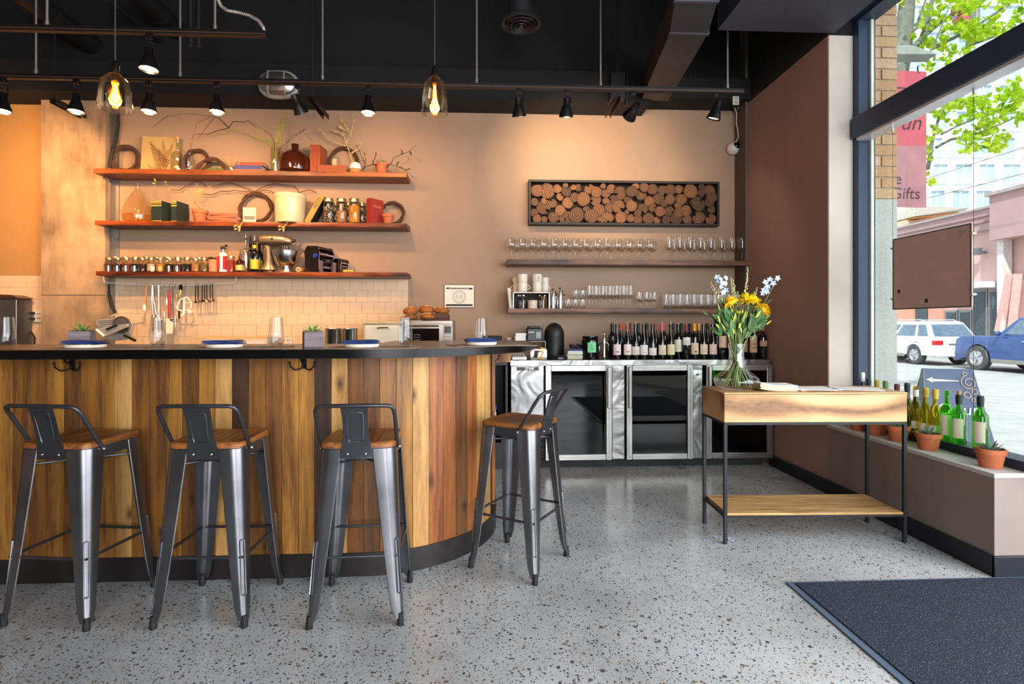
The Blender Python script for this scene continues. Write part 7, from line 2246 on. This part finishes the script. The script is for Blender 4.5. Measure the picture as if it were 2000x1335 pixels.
struct('wall_outer', MB().box(2.80, 3.03, 4.4, 14, GS, 4.6), pm('cast_stone', '', 0), ang=0)
# hanging blade sign of a shop
YSN = 6.2
q0, q1 = atY(1690, 140, YSN), atY(1808.5, 405, YSN)
q0.z = atY(1808, 140, YSN).z
bs_ = thing('banner_sign', 'faded red hanging shop banner beyond the brick pier', 'sign', ((q0.x + q1.x) / 2, YSN, (q0.z + q1.z) / 2))
hw, hh = (q1.x - q0.x) / 2, (q0.z - q1.z) / 2
MB().box(-hw, hw, -.006, .006, -hh * .1, hh).build('upper_panel', pm('faded_red', 'ad4c58', .7, var=.1, scale=4), bs_, ang=0)
MB().box(-hw, hw, -.006, .006, -hh, -hh * .1).build('lower_panel', pm('faded_mauve', '9a6a72', .7, var=.15, scale=4), bs_, ang=0)
BINK = pm('banner_ink', '3a2a34', .7)
def bt_(s, px, py, size, sh=0):
    v_ = atY(px, py, YSN)
    text('lettering', s, size, BINK, bs_, (v_.x - bs_.location.x, -.008, v_.z - bs_.location.z), align='RIGHT', shear=sh)
bt_('un', 1798, 241, .26, .3); bt_('e', 1760.5, 350, .19); bt_('Gifts', 1796, 379, .19, .1)
v_ = atY(1760, 172, YSN)
MB().box(v_.x - bs_.location.x - .06, v_.x - bs_.location.x + .045, -.009, -.0065, v_.z - bs_.location.z - .008, v_.z - bs_.location.z + .008).build('painted_dash', BINK, bs_, ang=0)
MB().tube([(.28, 0, hh - .03), (.27, 0, hh + .04), (.28, 0, hh + .07)], .008, 6).build('hook', DARKM, bs_)
v_ = atY(1775, 118, YSN)
cn = thing('grey_canopy', 'grey metal lamp bracket above the red banner', 'bracket', tuple(v_ + Vector((0, 0, .03))))
MB().loft([[(-.5, -.1, -.02), (.28, -.1, -.0), (.28, .1, .0), (-.5, .1, -.02)], [(-.5, -.1, .1), (-.02, -.1, .1), (-.02, .1, .1), (-.5, .1, .1)]]).build('bracket_body', pm('weathered_grey', '8f9690', .7, .2), cn, bevel=.01)

MB().cyl((3.03 - v_.x, 0, .05), (-.45, 0, .05), .035, n=10).build('bracket_arm', pm('weathered_grey', '', 0), cn)
# folding sidewalk board
ab = thing('sidewalk_board', 'blue-grey folding sidewalk board with a white arrow outside the window', 'sign board', (0, 0, GS))
c0, c1 = atY(1803, HZ, 4.05), atY(1899, HZ, 3.95)
ab.location = ((c0.x + c1.x) / 2, 4.0, GS); ab.rotation_euler = (0, 0, math.atan2(c1.y - c0.y, c1.x - c0.x))
bw = hypot(c1.x - c0.x, c1.y - c0.y) / 2
zt_ = atY(1850, 720, 4.0).z - GS
SLATE = pm('slate_board', '5a6684', .45, var=.08)
ex = .11
MB().loft([[(-bw, -.01, zt_), (bw, -.01, zt_), (bw, .005, zt_), (-bw, .005, zt_)], [(-bw - ex * .2, -.30, .06), (bw + ex, -.30, .06), (bw + ex, -.285, .06), (-bw - ex * .2, -.285, .06)]]).build('front_panel', SLATE, ab, ang=0)
MB().loft([[(-bw, .006, zt_), (bw, .006, zt_), (bw, .02, zt_), (-bw, .02, zt_)], [(-bw - ex, .30, .06), (bw + ex, .30, .06), (bw + ex, .315, .06), (-bw - ex, .315, .06)]]).build('rear_panel', SLATE, ab, ang=0)
MB().loft([[(-bw - .004, -.01, zt_), (-bw + .02, -.01, zt_), (-bw + .02, .02, zt_), (-bw - .004, .02, zt_)], [(-bw - ex * .6, -.27, .1), (-bw - ex * .5, -.27, .1), (-bw - ex * .5, .29, .1), (-bw - ex * .6, .29, .1)]]).build('side_gusset', pm('board_grey', '8d979c', .5), ab, ang=0)
m = MB()
for sx in (-1, 1):
    for sy_ in (-1, 1): m.box(sx * (bw + .02) - .015, sx * (bw + .02) + .015, sy_ * .29 - .015, sy_ * .29 + .015, 0, .07)
m.build('board_feet', RUBBER, ab, ang=0)
def bpn(u, d):      # a point on the front panel, u across, d down from the top
    return Vector((u, -.012 - .29 * d / (zt_ - .06) - .004, zt_ - d))
CH = pm('chalk_white', 'f0e6dc', .8)
m = MB()
m.loft([[bpn(-.12, .075), bpn(.055, .085), bpn(.055, .09), bpn(-.12, .095)], [bpn(-.12, .075) + Vector((0, -.002, 0)), bpn(.055, .085) + Vector((0, -.002, 0)), bpn(.055, .09) + Vector((0, -.002, 0)), bpn(-.12, .095) + Vector((0, -.002, 0))]])
m.loft([[bpn(-.16, .083), bpn(-.115, .062), bpn(-.115, .106)], [bpn(-.16, .083) + Vector((0, -.002, 0)), bpn(-.115, .062) + Vector((0, -.002, 0)), bpn(-.115, .106) + Vector((0, -.002, 0))]])
m.build('chalk_arrow', CH, ab, ang=0)
m = MB()
P = []
for i in range(26):
    a_ = i * .42; rr_ = .012 + .0017 * i
    P.append(bpn(.118 + rr_ * cos(a_), .10 + rr_ * sin(a_)))
m.tube(P, .004, 5)
for u, d, r_ in ((.095, .19, .022), (.145, .165, .018), (.10, .035, .013), (.13, .225, .012)):
    m.tube([bpn(u + r_ * cos(a_), d + r_ * sin(a_)) for a_ in [2 * pi * i / 12 for i in range(12)]], .004, 5, True)
m.build('chalk_scrolls', pm('chalk_pink', 'd9b8ae', .8), ab)
tl = math.atan(.29 / (zt_ - .06))
text('chalk_lettering', '(O  un', .12, CH, ab, tuple(bpn(.0, .30) + Vector((0, -.004, 0))), (pi / 2 + -tl, 0, 0), shear=.2)

# ---- cars: built along their own length (x forward), near side at -y... heading +Y in the street
TYRE = pm('tyre_grey', '4a4a4c', .85)
RIM = pm('alloy_rim', 'c9cbd0', .3, .8)
GLZ = pm('car_glass', '5d7288', .05, .0, var=.2, Coat_Weight=.5)
def wheel(parent, x, y, r, w_, out):
    T = Matrix.Translation((x, y, r)) @ Matrix.Rotation(pi / 2 * out, 4, 'X')
    o = MB().lathe([(r * .6, -w_ / 2), (r * .93, -w_ / 2), (r, -w_ * .35), (r, w_ * .35), (r * .93, w_ / 2), (r * .62, w_ / 2)], 28, M=T, cap=False).build('tyre', TYRE, parent)
    m = MB().lathe([(0, w_ * .30), (r * .12, w_ * .38), (r * .2, w_ * .3), (r * .56, w_ * .34), (r * .63, w_ * .47), (r * .63, -w_ * .4), (0, -w_ * .4)], 24, M=T)
    for k in range(5):
        a_ = 2 * pi * k / 5
        m.tube([T @ Vector((r * .1 * cos(a_), r * .1 * sin(a_), w_ * .4)), T @ Vector((r * .6 * cos(a_), r * .6 * sin(a_), w_ * .44))], r * .06, 6)
    m.build('wheel_rim', RIM, o)
def car(name, label, loc, rz, paint, L, Wd, belt, roof, hood, wr, wx, cabin, tail, bed=False, dark_low='8a8580'):
    """cabin: (x at base rear, x at roof rear, x roof front, x base front), hood height at nose"""
    t = thing(name, label, 'car', loc, rz)
    hw = Wd / 2
    def arch(xc, z0, r):
        return [(xc + r * cos(a_), max(z0, wr + r * sin(a_))) for a_ in [pi * i / 8 for i in range(9)]]
    z0 = .30
    low = [(-L / 2, z0 + .05)]
    low = [(L / 2, z0)] 
    prof = [(L / 2 - .02, z0)] + arch(wx[1], z0, wr * 1.14) + arch(wx[0], z0, wr * 1.14) + [(-L / 2 + .02, z0 + .08), (-L / 2 - .03, z0 + .25), (-L / 2 + .02, belt - .1), (-L / 2 + .06, belt)] + [(cabin[3], belt + .02), (L / 2 - .25, hood), (L / 2 - .03, hood - .14), (L / 2 + .02, z0 + .2)]
    rings = []
    for y, s in ((-hw, .965), (-hw + .05, 1.0), (hw - .05, 1.0), (hw, .965)):
        rings.append([(x * (s if abs(y) == hw else 1), y, z if s == 1.0 else (z - .02 if z > belt - .05 else z)) for x, z in prof])
    MB().loft(rings).build('car_body', paint, t, ang=45)
    cb_ = [[(cabin[0], -hw + .06, belt - .01), (cabin[3], -hw + .06, belt - .01), (cabin[3], hw - .06, belt - .01), (cabin[0], hw - .06, belt - .01)],
           [(cabin[1], -hw + .24, roof - .05), (cabin[2], -hw + .24, roof - .05), (cabin[2], hw - .24, roof - .05), (cabin[1], hw - .24, roof - .05)],
           [(cabin[1] + .1, -hw + .32, roof), (cabin[2] - .15, -hw + .32, roof), (cabin[2] - .15, hw - .32, roof), (cabin[1] + .1, hw - .32, roof)]]
    MB().loft(cb_).build('cabin', paint, t, ang=50, bevel=.03)
    def side(f0, f1, sgn, z_lo=.12, z_hi=.86):
        """window quad on the cabin side between fractions of its length"""
        def P(f, g):
            xb = cabin[0] + (cabin[3] - cabin[0]) * f; xt = cabin[1] + (cabin[2] - cabin[1]) * f
            yb, yt = -hw + .06, -hw + .24
            return Vector((xb + (xt - xb) * g, sgn * (yb + (yt - yb) * g + -.006), belt + (roof - .05 - belt) * g))
        a_ = [P(f0, z_lo), P(f1, z_lo), P(f1, z_hi), P(f0, z_hi)]
        nrm = Vector((0, -sgn * -1, 0)) * .0
        MB().loft([[tuple(p_) for p_ in a_], [tuple(p_ + Vector((0, sgn * -.004, 0)) * (1)) for p_ in a_]]).build('side_window', GLZ, t, ang=0)
    for sg2 in (1, -1):
        for f0, f1 in ([(.05, .2), (.24, .52), (.56, .88)] if not bed else [(.06, .42), (.47, .88)]): side(f0, f1, sg2)
    def endwin(front):
        xb, xt = (cabin[3], cabin[2]) if front else (cabin[0], cabin[1])
        s_ = 1 if front else -1
        def P(g, y0): return Vector((xb + (xt - xb) * g + s_ * .008, y0 * (hw - .1 - .17 * g), belt + (roof - .05 - belt) * g))
        a_ = [P(.12, -.93), P(.12, .93), P(.88, .93), P(.88, -.93)]
        MB().loft([[tuple(p_) for p_ in a_], [tuple(p_ + Vector((s_ * .004, 0, 0))) for p_ in a_]]).build('windscreen' if front else 'rear_window', GLZ, t, ang=0)
    endwin(True); endwin(False)
    for x in wx:
        wheel(t, x, -hw + .11, wr, .23, 1); wheel(t, x, hw - .11, wr, .23, -1)
    LOWM = pm('sill_' + dark_low, dark_low, .6)
    MB().box(-L / 2 - .05, -L / 2 + .1, -hw + .12, hw - .12, z0 + .02, z0 + .3).build('rear_bumper', paint if not bed else LOWM, t, bevel=.04)
    MB().box(L / 2 - .1, L / 2 + .06, -hw + .1, hw - .1, z0 - .02, z0 + .28).build('front_bumper', LOWM, t, bevel=.04)
    for s in (-1, 1):
        MB().box(-L / 2 - .01, -L / 2 + .22, s * (hw - .20) - .19 + .0, s * (hw - .20) + .19, belt - .26, belt - .08).build('tail_light', pm('tail_red', 'cf2a34', .25), t, bevel=.03)
        MB().box(L / 2 - .2, L / 2 + .01, s * (hw - .22) - .17, s * (hw - .22) + .17, hood - .28, hood - .13).build('headlight', pm('head_clear', 'd9dde2', .1), t, bevel=.03)
        MB().box(wx[0] + wr * 1.3, wx[1] - wr * 1.3, s * hw - .03, s * hw + .012, z0 - .02, z0 + .1).build('side_sill', LOWM, t, bevel=.01)
        MB().ball((cabin[3] - .25, s * (hw + .09), belt + .1), .1, 10, (.6, 1, .8)).build('wing_mirror', paint, t)
        for xh in ([cabin[0] + (cabin[3] - cabin[0]) * .5, cabin[0] + (cabin[3] - cabin[0]) * .2]):
            MB().box(xh - .1, xh + .1, s * hw - .01, s * hw + .025, belt - .16, belt - .12).build('door_handle', RIM, t, bevel=.01)
    if not bed:
        for s in (-1, 1):
            MB().tube([(cabin[1] + .2, s * (hw - .3), roof - .02), (cabin[1] + .35, s * (hw - .3), roof + .05), (cabin[2] - .35, s * (hw - .3), roof + .05), (cabin[2] - .15, s * (hw - .3), roof - .02)], .02, 7).build('roof_rail', RIM, t)
        MB().box(-L / 2 - .035, -L / 2 - .01, -.3, .35, belt - .22, belt - .19).build('tailgate_trim', pm('trim_dark', '6a6c74', .4), t)
        MB().box(-L / 2 - .05, -L / 2 - .03, -.26, .26, belt - .42, belt - .3).build('plate_recess', pm('plate_pale', 'd0d2d8', .6), t)
    return t
WHITEP = pm('white_car_paint', 'e6e8f0', .2, var=.02, Coat_Weight=.4)
BLUEP = pm('blue_car_paint', '3a548f', .2, .3, var=.05, Coat_Weight=.5)
q = atZ(1790, 711, GR)
Ls, Ws = 4.5, 1.84
car('parked_car', 'white sport utility car parked across the street, seen from its rear corner', (q.x + Ws / 2 - .1, q.y + 1.38, GR), pi / 2, WHITEP, Ls, Ws, 1.0, 1.62, .98, .36, (-1.38, 1.38), (-2.15, -1.75, .35, 1.25), None)
q = atZ(1912, 722, GR)
Lp, Wp = 5.2, 1.9
car('pickup_truck', 'blue pickup truck parked behind the white car across the street', (q.x + Wp / 2 - .1, q.y - 1.75, GR), pi / 2, BLUEP, Lp, Wp, 1.12, 1.76, 1.12, .40, (-1.5, 1.75), (-.9, -.6, .55, 1.15), None, True)

# ---- low pink building across the street
XB_ = 22.5
def pb(px, py): return atX(px, py, XB_)
y_far, y_mid = pb(1762, 500).y, pb(1966, 500).y
ztop = pb(1965, 401).z
bl = thing('pink_building', 'low dusty-pink shop building with a flat parapet across the street', 'building', (XB_, (y_far + y_mid) / 2, GR))
def pq(px, py): v_ = pb(px, py); return (v_.y - bl.location.y, v_.z - GR)
PNK = pm('pink_stucco', 'cfa9a6', .9, var=.06, scale=1)
PNKO = pm('salmon_stucco', 'cf9480', .9, var=.06, scale=1)
ya, yb_ = y_far - bl.location.y, y_mid - bl.location.y
MB().box(0, 9, yb_ - 14, ya, 0, ztop - GR - .5).build('wall', PNK, bl, ang=0)
MB().box(-.25, 9.2, yb_, ya + .2, ztop - GR - .95, ztop - GR).build('parapet', pm('parapet_mauve', 'b08f92', .9, var=.05, scale=1), bl, ang=0)
MB().box(-.35, 9.3, yb_, ya + .3, ztop - GR, ztop - GR + .1).build('coping', pm('coping_grey', 'a39898', .8), bl, ang=0)
for k in range(2):
    MB().box(-.3, -.22, yb_, ya, ztop - GR - .62 + k * .26, ztop - GR - .57 + k * .26).build('parapet_line', pm('line_dark', '7a6468', .8), bl, ang=0)
zt2_ = pb(1967, 384).z - GR
MB().box(-.8, 9, yb_ - 9, yb_ - .02, zt2_ - 1.9, zt2_).build('tall_parapet', pm('parapet_mauve', '', 0), bl, ang=0)
MB().box(-.95, 9, yb_ - 9, yb_ + .08, zt2_, zt2_ + .14).build('tall_coping', pm('coping_grey', '', 0), bl, ang=0)
y0 = pq(1975, 500)[0]
MB().box(-.5, -.1, y0 - .14, y0 + .14, 0, zt2_ - 1.9).build('white_pilaster', pm('pilaster_white', 'd9d2d0', .8), bl, ang=0)
# brow and shopfront
a_, b_ = pq(1901, 558)[0], pq(1967, 556)[0]
zz = pq(1935, 556)[1]
MB().box(-.9, 0, b_ + .25, a_, zz - .14, zz + .12).build('awning', pm('awning_white', 'dcdde2', .7), bl, ang=0)
SHOPG = pm('shop_glass', '3c4850', .08, var=.3)
for px0, px1, y0_, y1_ in ((1902, 1930, 566, 640), (1933, 1964, 566, 640), (1848, 1872, 606, 640), (1875, 1899, 606, 640)):
    a_, z1 = pq(px0, y0_); b_ = pq(px1, y0_)[0]
    f_ = MB().box(-.06, .05, b_, a_, .2, z1).build('window', pm('frame_grey', '8a8c90', .5, .3), bl, ang=0)
    MB().box(-.08, -.061, b_ + .08, a_ - .08, .3, z1 - .1).build('pane', SHOPG, f_, ang=0)
for px0, px1 in ((1755, 1789), (1817, 1846)):
    a_, z1 = pq(px0, 600); b_ = pq(px1, 600)[0]
    MB().box(-.12, 0, b_, a_, 0, z1 + .6).build('salmon_panel', PNKO, bl, ang=0)
a_, z1 = pq(1790, 604); b_ = pq(1815.5, 604)[0]
f_ = MB().box(-.05, .05, b_, a_, .5, z1 + .2).build('window', pm('frame_dark', '4a4444', .5), bl, ang=0)
MB().box(-.07, -.051, b_ + .06, a_ - .06, .6, z1 + .1).build('pane', SHOPG, f_, ang=0)
a_, z1 = pq(1926, 493)
MB().cyl((-.02, a_, z1), (-.35, a_, z1 + .05), .05, n=8).cbox((-.4, a_, z1 + .05), (.22, .3, .3)).build('wall_lamp', pm('lamp_grey', '6a6a70', .5), bl, ang=0)
y0 = pq(1985, 500)[0]
MB().tube([(-.4, pq(1968, 640)[0], 1.2), (-.4, pq(1992, 560)[0], 3.6)], .22, 4).tube([(-.4, pq(1990, 640)[0], .6), (-.4, pq(2006, 560)[0], 3.6)], .2, 4).build('diagonal_brace', pm('brace_pink', 'd3a19c', .8), bl, ang=0)
# timber-soffit canopy farther up the street
v_ = atY(1800, 425, 33)
cp = thing('timber_canopy', 'pale canopy with an orange timber underside far up the street', 'canopy', tuple(v_))
MB().loft([[(-1.8, -1.6, -.25), (1.35, -1.6, .12), (1.35, 3, .12), (-1.8, 3, -.25)], [(-1.8, -1.7, .35), (1.6, -1.7, .3), (1.6, 3.1, .3), (-1.8, 3.1, .35)]]).build('canopy_roof', pm('canopy_grey', 'c3bcb4', .8), cp, ang=0)
MB().loft([[(-1.7, -1.5, -.34), (1.1, -1.5, .0), (1.1, 2.8, .0), (-1.7, 2.8, -.34)], [(-1.7, -1.5, -.26), (1.1, -1.5, .08), (1.1, 2.8, .08), (-1.7, 2.8, -.26)]]).build('timber_soffit', pm('timber_orange', 'cf8a45', .7, var=.15), cp, ang=0)
MB().box(-1.9, -.2, -1.0, 2.5, -13.5 if False else -(v_.z - GR), -.36).build('support_wall', pm('support_cream', 'd6b7a2', .8), cp, ang=0)

# ---- white tower far behind
ZD = 58.0
def tw_pt(px, py):
    u, v2 = (px - 1000) / F * ZD, H + (HZ - py) / F * ZD
    return u, v2
tw2 = thing('white_tower', 'tall white apartment tower with pale blue windows behind the pink building', 'building', (ZD * sn, ZD * cs, GR), -YAW)
MB().box(tw_pt(1700, 0)[0], tw_pt(2150, 0)[0], .35, 12, 0, 42).build('wall', pm('tower_white', 'e6e8ea', .8, var=.02, scale=.3), tw2, ang=0)
PBLUE = pm('pane_sky_reflection', 'a9c3d6', .12, var=.2, scale=.4)  # sky reflection put into the blue of the panes
rows_ = [372 - 51.7 * k for k in range(9)]
cols_ = [(1772, 1796), (1820, 1847), (1862, 1895), (1909, 1939), (1956, 1990), (2006, 2036), (2052, 2082)]
for ri, py in enumerate(rows_):
    for ci, (a, b) in enumerate(cols_):
        sh = (0, 6, -5, 9)[ri % 4]
        x0, z1 = tw_pt(a + sh, py); x1, z0 = tw_pt(b + sh, py + 34)
        z0 -= GR; z1 -= GR
        m = MB()
        for bx_ in ((x0 - .12, x0, z0, z1), (x1, x1 + .12, z0, z1), (x0 - .12, x1 + .12, z1, z1 + .14), (x0 - .12, x1 + .12, z0 - .2, z0)):
            m.box(bx_[0], bx_[1], .1, .36, bx_[2], bx_[3])
        m.box((x0 + x1) / 2 - .05, (x0 + x1) / 2 + .05, .2, .36, z0, z1)
        f_ = m.build('window', pm('tower_frame', 'd3d8dc', .6), tw2, ang=0)
        MB().box(x0, x1, .28, .345, z0, z1).build('pane', PBLUE, f_, ang=0)
for k, (px, py) in enumerate(((1872, 20), (1878, 44), (1895, 6))):
    x0, z1 = tw_pt(px - 12, py - 8); x1, z0 = tw_pt(px + 14, py + 8)
    MB().box(x0, x1, -.9, .34, z0 - GR, z1 - GR).build('red_balcony', pm('balcony_red', 'b3505a', .7), tw2, ang=0)
# power lines
for k, (y0_, y1_) in enumerate(((390, 318), (352, 262))):
    p0_, p1_ = atX(1800, y0_, 20.5), atX(2080, y1_, 20.5)
    t = thing('power_line', ['thin dark power line crossing before the white tower, lower one', 'thin dark power line crossing before the white tower, upper one'][k], 'cable', tuple(p0_))
    MB().cyl((0, 0, 0), p1_ - p0_, .012, n=5).build('wire', DARKM, t)

# ---- street tree
def leafmat():
    t = NT('spring_leaf')
    oi = t.n('TexNoise', _Vector=t.coords(), _Scale=5.0)
    c_ = t.ramp(oi.outputs[0], [(.3, srgb('6f9a1e')), (.5, srgb('a5c42c')), (.7, srgb('c9dc48'))])
    df = t.n('BsdfDiffuse'); tl_ = t.n('BsdfTranslucent')
    t.link(c_, df.inputs[0]); t.link(c_, tl_.inputs[0])
    ms2 = t.n('MixShader', _0=.55)
    t.link(df.outputs[0], ms2.inputs[1]); t.link(tl_.outputs[0], ms2.inputs[2])
    t.link(ms2.outputs[0], t.out.inputs[0])
    return t.m
LEAFM = leafmat()
BARK = pm('grey_bark', '6d7066', .9, var=.35, scale=9, bump=.5, bscale=40)
DT = 9.0
def tp(px, py, d=0.0):
    u, v2 = (px - 1000) / F * (DT + d), (HZ - py) / F * (DT + d)
    return Vector((u * cs + sn * (DT + d), cs * (DT + d) - u * sn, H + v2))
tr0 = tp(1695, 700); tr0.z = GS
tree = thing('street_tree', 'leafy street tree with grey trunk and bright green spring leaves outside the window', 'tree', tuple(tr0))
def tl2(lst): return [tuple(Vector(p_) - tr0) for p_ in lst]
MB().tube(tl2([tr0, tp(1708, 400), tp(1738, 220), tp(1760, 110), tp(1766, 60), tp(1770, 20), tp(1776, -60), tp(1790, -200)]), [.2, .17, .16, .15, .13, .12, .1, .06], 12).build('trunk', BARK, tree)
brs = [([tp(1766, 100), tp(1785, 94), tp(1802, 74), tp(1812, 45), tp(1818, 10), tp(1835, -40)], .075),
       ([tp(1772, 70), tp(1790, 55), tp(1797, 30), tp(1808, 0), tp(1815, -30)], .03),
       ([tp(1802, 74), tp(1830, 50), tp(1868, 20), tp(1900, 6), tp(1960, -10)], .03),
       ([tp(1808, 120, -.5), tp(1822, 90, -.5), tp(1838, 55, -.5), tp(1855, 10, -.5)], .02),
       ([tp(1820, 95), tp(1860, 75), tp(1900, 55), tp(1945, 25), tp(1990, -10)], .035),
       ([tp(1895, 90, .6), tp(1898, 50, .6), tp(1902, 10, .6), tp(1898, -40, .6)], .07),
       ([tp(1895, 90, .6), tp(1930, 45, .6), tp(1960, 10, .6), tp(1985, -20, .6)], .045),
       ([tp(1895, 88, .4), tp(1940, 72, .4), tp(1985, 55, .4), tp(2030, 45, .4)], .025),
       ([tp(1812, 330, -.6), tp(1822, 270, -.6), tp(1835, 225, -.6), tp(1850, 205, -.6)], .03),
       ([tp(1828, 288, -.6), tp(1858, 272, -.6), tp(1905, 262, -.6), tp(1960, 240, -.6), tp(2010, 215, -.6)], .022),
       ([tp(1838, 262, -.6), tp(1870, 246, -.6), tp(1920, 225, -.6), tp(1990, 205, -.6)], .016),
       ([tp(1715, 360), tp(1780, 320), tp(1812, 330, -.6)], .05)]
for P, r0 in brs:
    MB().tube(tl2(P), [r0 * (1 - .65 * i / (len(P) - 1)) for i in range(len(P))], 8).build('branch', BARK, tree)
# lobed leaves
lobes = [(0, 0), (.28, .02), (.5, .28), (.34, .34), (.42, .62), (.2, .6), (0, 1), (-.2, .6), (-.42, .62), (-.34, .34), (-.5, .28), (-.28, .02)]
lms = []
for k in range(3):
    m = MB(); vs = [(0, .35, .03)] + [(x * (.9 + .1 * k), y, -.12 * abs(x) - .06 * y * y * k) for x, y in lobes]
    m.add(vs, [(0, 1 + i, 1 + (i + 1) % 12) for i in range(12)])
    lms.append(m)
lmesh = [m.mesh('leaf', LEAFM, 0, recalc=False) for m in lms]
clumps = []
def clump(px, py, rad, n, d=0.0): clumps.append((px, py, rad, n, d))
for px, py, rad, n in ((1762, 8, 8, 10), (1810, 30, 14, 24), (1828, 40, 20, 46), (1800, 52, 12, 18), (1850, 62, 18, 30), (1880, 60, 18, 46), (1898, 55, 20, 60), (1890, 70, 14, 30), (1870, 8, 16, 40), (1888, 14, 16, 34),
                       (1912, 12, 14, 26), (1905, 75, 14, 30), (1940, 45, 14, 24), (1925, 60, 12, 20), (1950, 58, 14, 26), (1958, 8, 14, 24), (1972, 2, 10, 16), (1990, 40, 10, 14), (1990, 25, 8, 10), (1975, 48, 10, 14), (1860, 100, 14, 26),
                       (1850, 122, 12, 20), (1814, 128, 8, 14), (1825, 95, 12, 20), (1810, 85, 10, 16), (1782, 75, 6, 8), (1775, 100, 6, 8), (1790, 108, 7, 10), (1890, 98, 10, 16), (1842, 80, 10, 16), (1838, 20, 12, 16), (1850, 0, 14, 18), (1990, 0, 14, 14), (1938, 68, 10, 14), (1818, 52, 10, 18)):
    clump(px, py, rad, n)
for px, py, rad, n in ((1850, 210, 14, 26), (1832, 228, 10, 20), (1825, 255, 10, 18), (1868, 200, 14, 30), (1890, 203, 16, 40), (1912, 200, 16, 40), (1935, 210, 16, 40), (1955, 195, 14, 36), (1975, 188, 14, 36), (1990, 185, 14, 36), (1905, 225, 14, 34), (1930, 235, 14, 34), (1955, 228, 14, 34), (1978, 215, 14, 30),
                       (1990, 232, 12, 24), (1920, 255, 14, 30), (1945, 260, 14, 30), (1900, 270, 12, 24), (1880, 268, 12, 22), (1930, 282, 12, 26), (1950, 288, 10, 18), (1890, 292, 10, 18), (1905, 290, 8, 12), (1960, 275, 10, 16), (1870, 240, 10, 16), (1815, 275, 8, 14), (1812, 300, 8, 12), (1816, 312, 6, 8),
                       (1808, 357, 6, 6), (1822, 358, 7, 8), (1810, 343, 4, 3), (1976, 165, 8, 10), (1990, 160, 8, 10)):
    clump(px, py, rad, n, -.6)
leaves = []
for px, py, rad, n, d in clumps:
    for k in range(int(n * 1.0)):
        dd = d + R.gauss(0, .25)
        p_ = tp(px + R.gauss(0, rad * .6), py + R.gauss(0, rad * .5), dd)
        leaves.append((p_, R.uniform(.06, .115)))
R.shuffle(leaves)
big = leaves[:300]; rest = leaves[300:]
def leafrot():
    return Matrix.Rotation(R.uniform(0, 6.28), 3, 'Z') @ Matrix.Rotation(R.uniform(.2, 1.5), 3, 'X') @ Matrix.Rotation(R.uniform(-.8, .8), 3, 'Y')
for p_, s_ in big:
    o = bpy.data.objects.new('leaf', lmesh[R.randrange(3)]); COL.objects.link(o)
    o.parent = tree; o.location = p_ - tr0; o.scale = (s_, s_, s_); o.rotation_euler = leafrot().to_euler()
m = MB()
for p_, s_ in rest:
    src = lms[R.randrange(3)]
    Mx = Matrix.Translation(p_ - tr0) @ leafrot().to_4x4() @ Matrix.Scale(s_, 4)
    m.add(src.v, src.f, Mx)
o = bpy.data.objects.new('leaf_mass', m.mesh('leaf_mass', LEAFM, 0, recalc=False)); COL.objects.link(o)
o.parent = tree; o['kind'] = 'stuff'
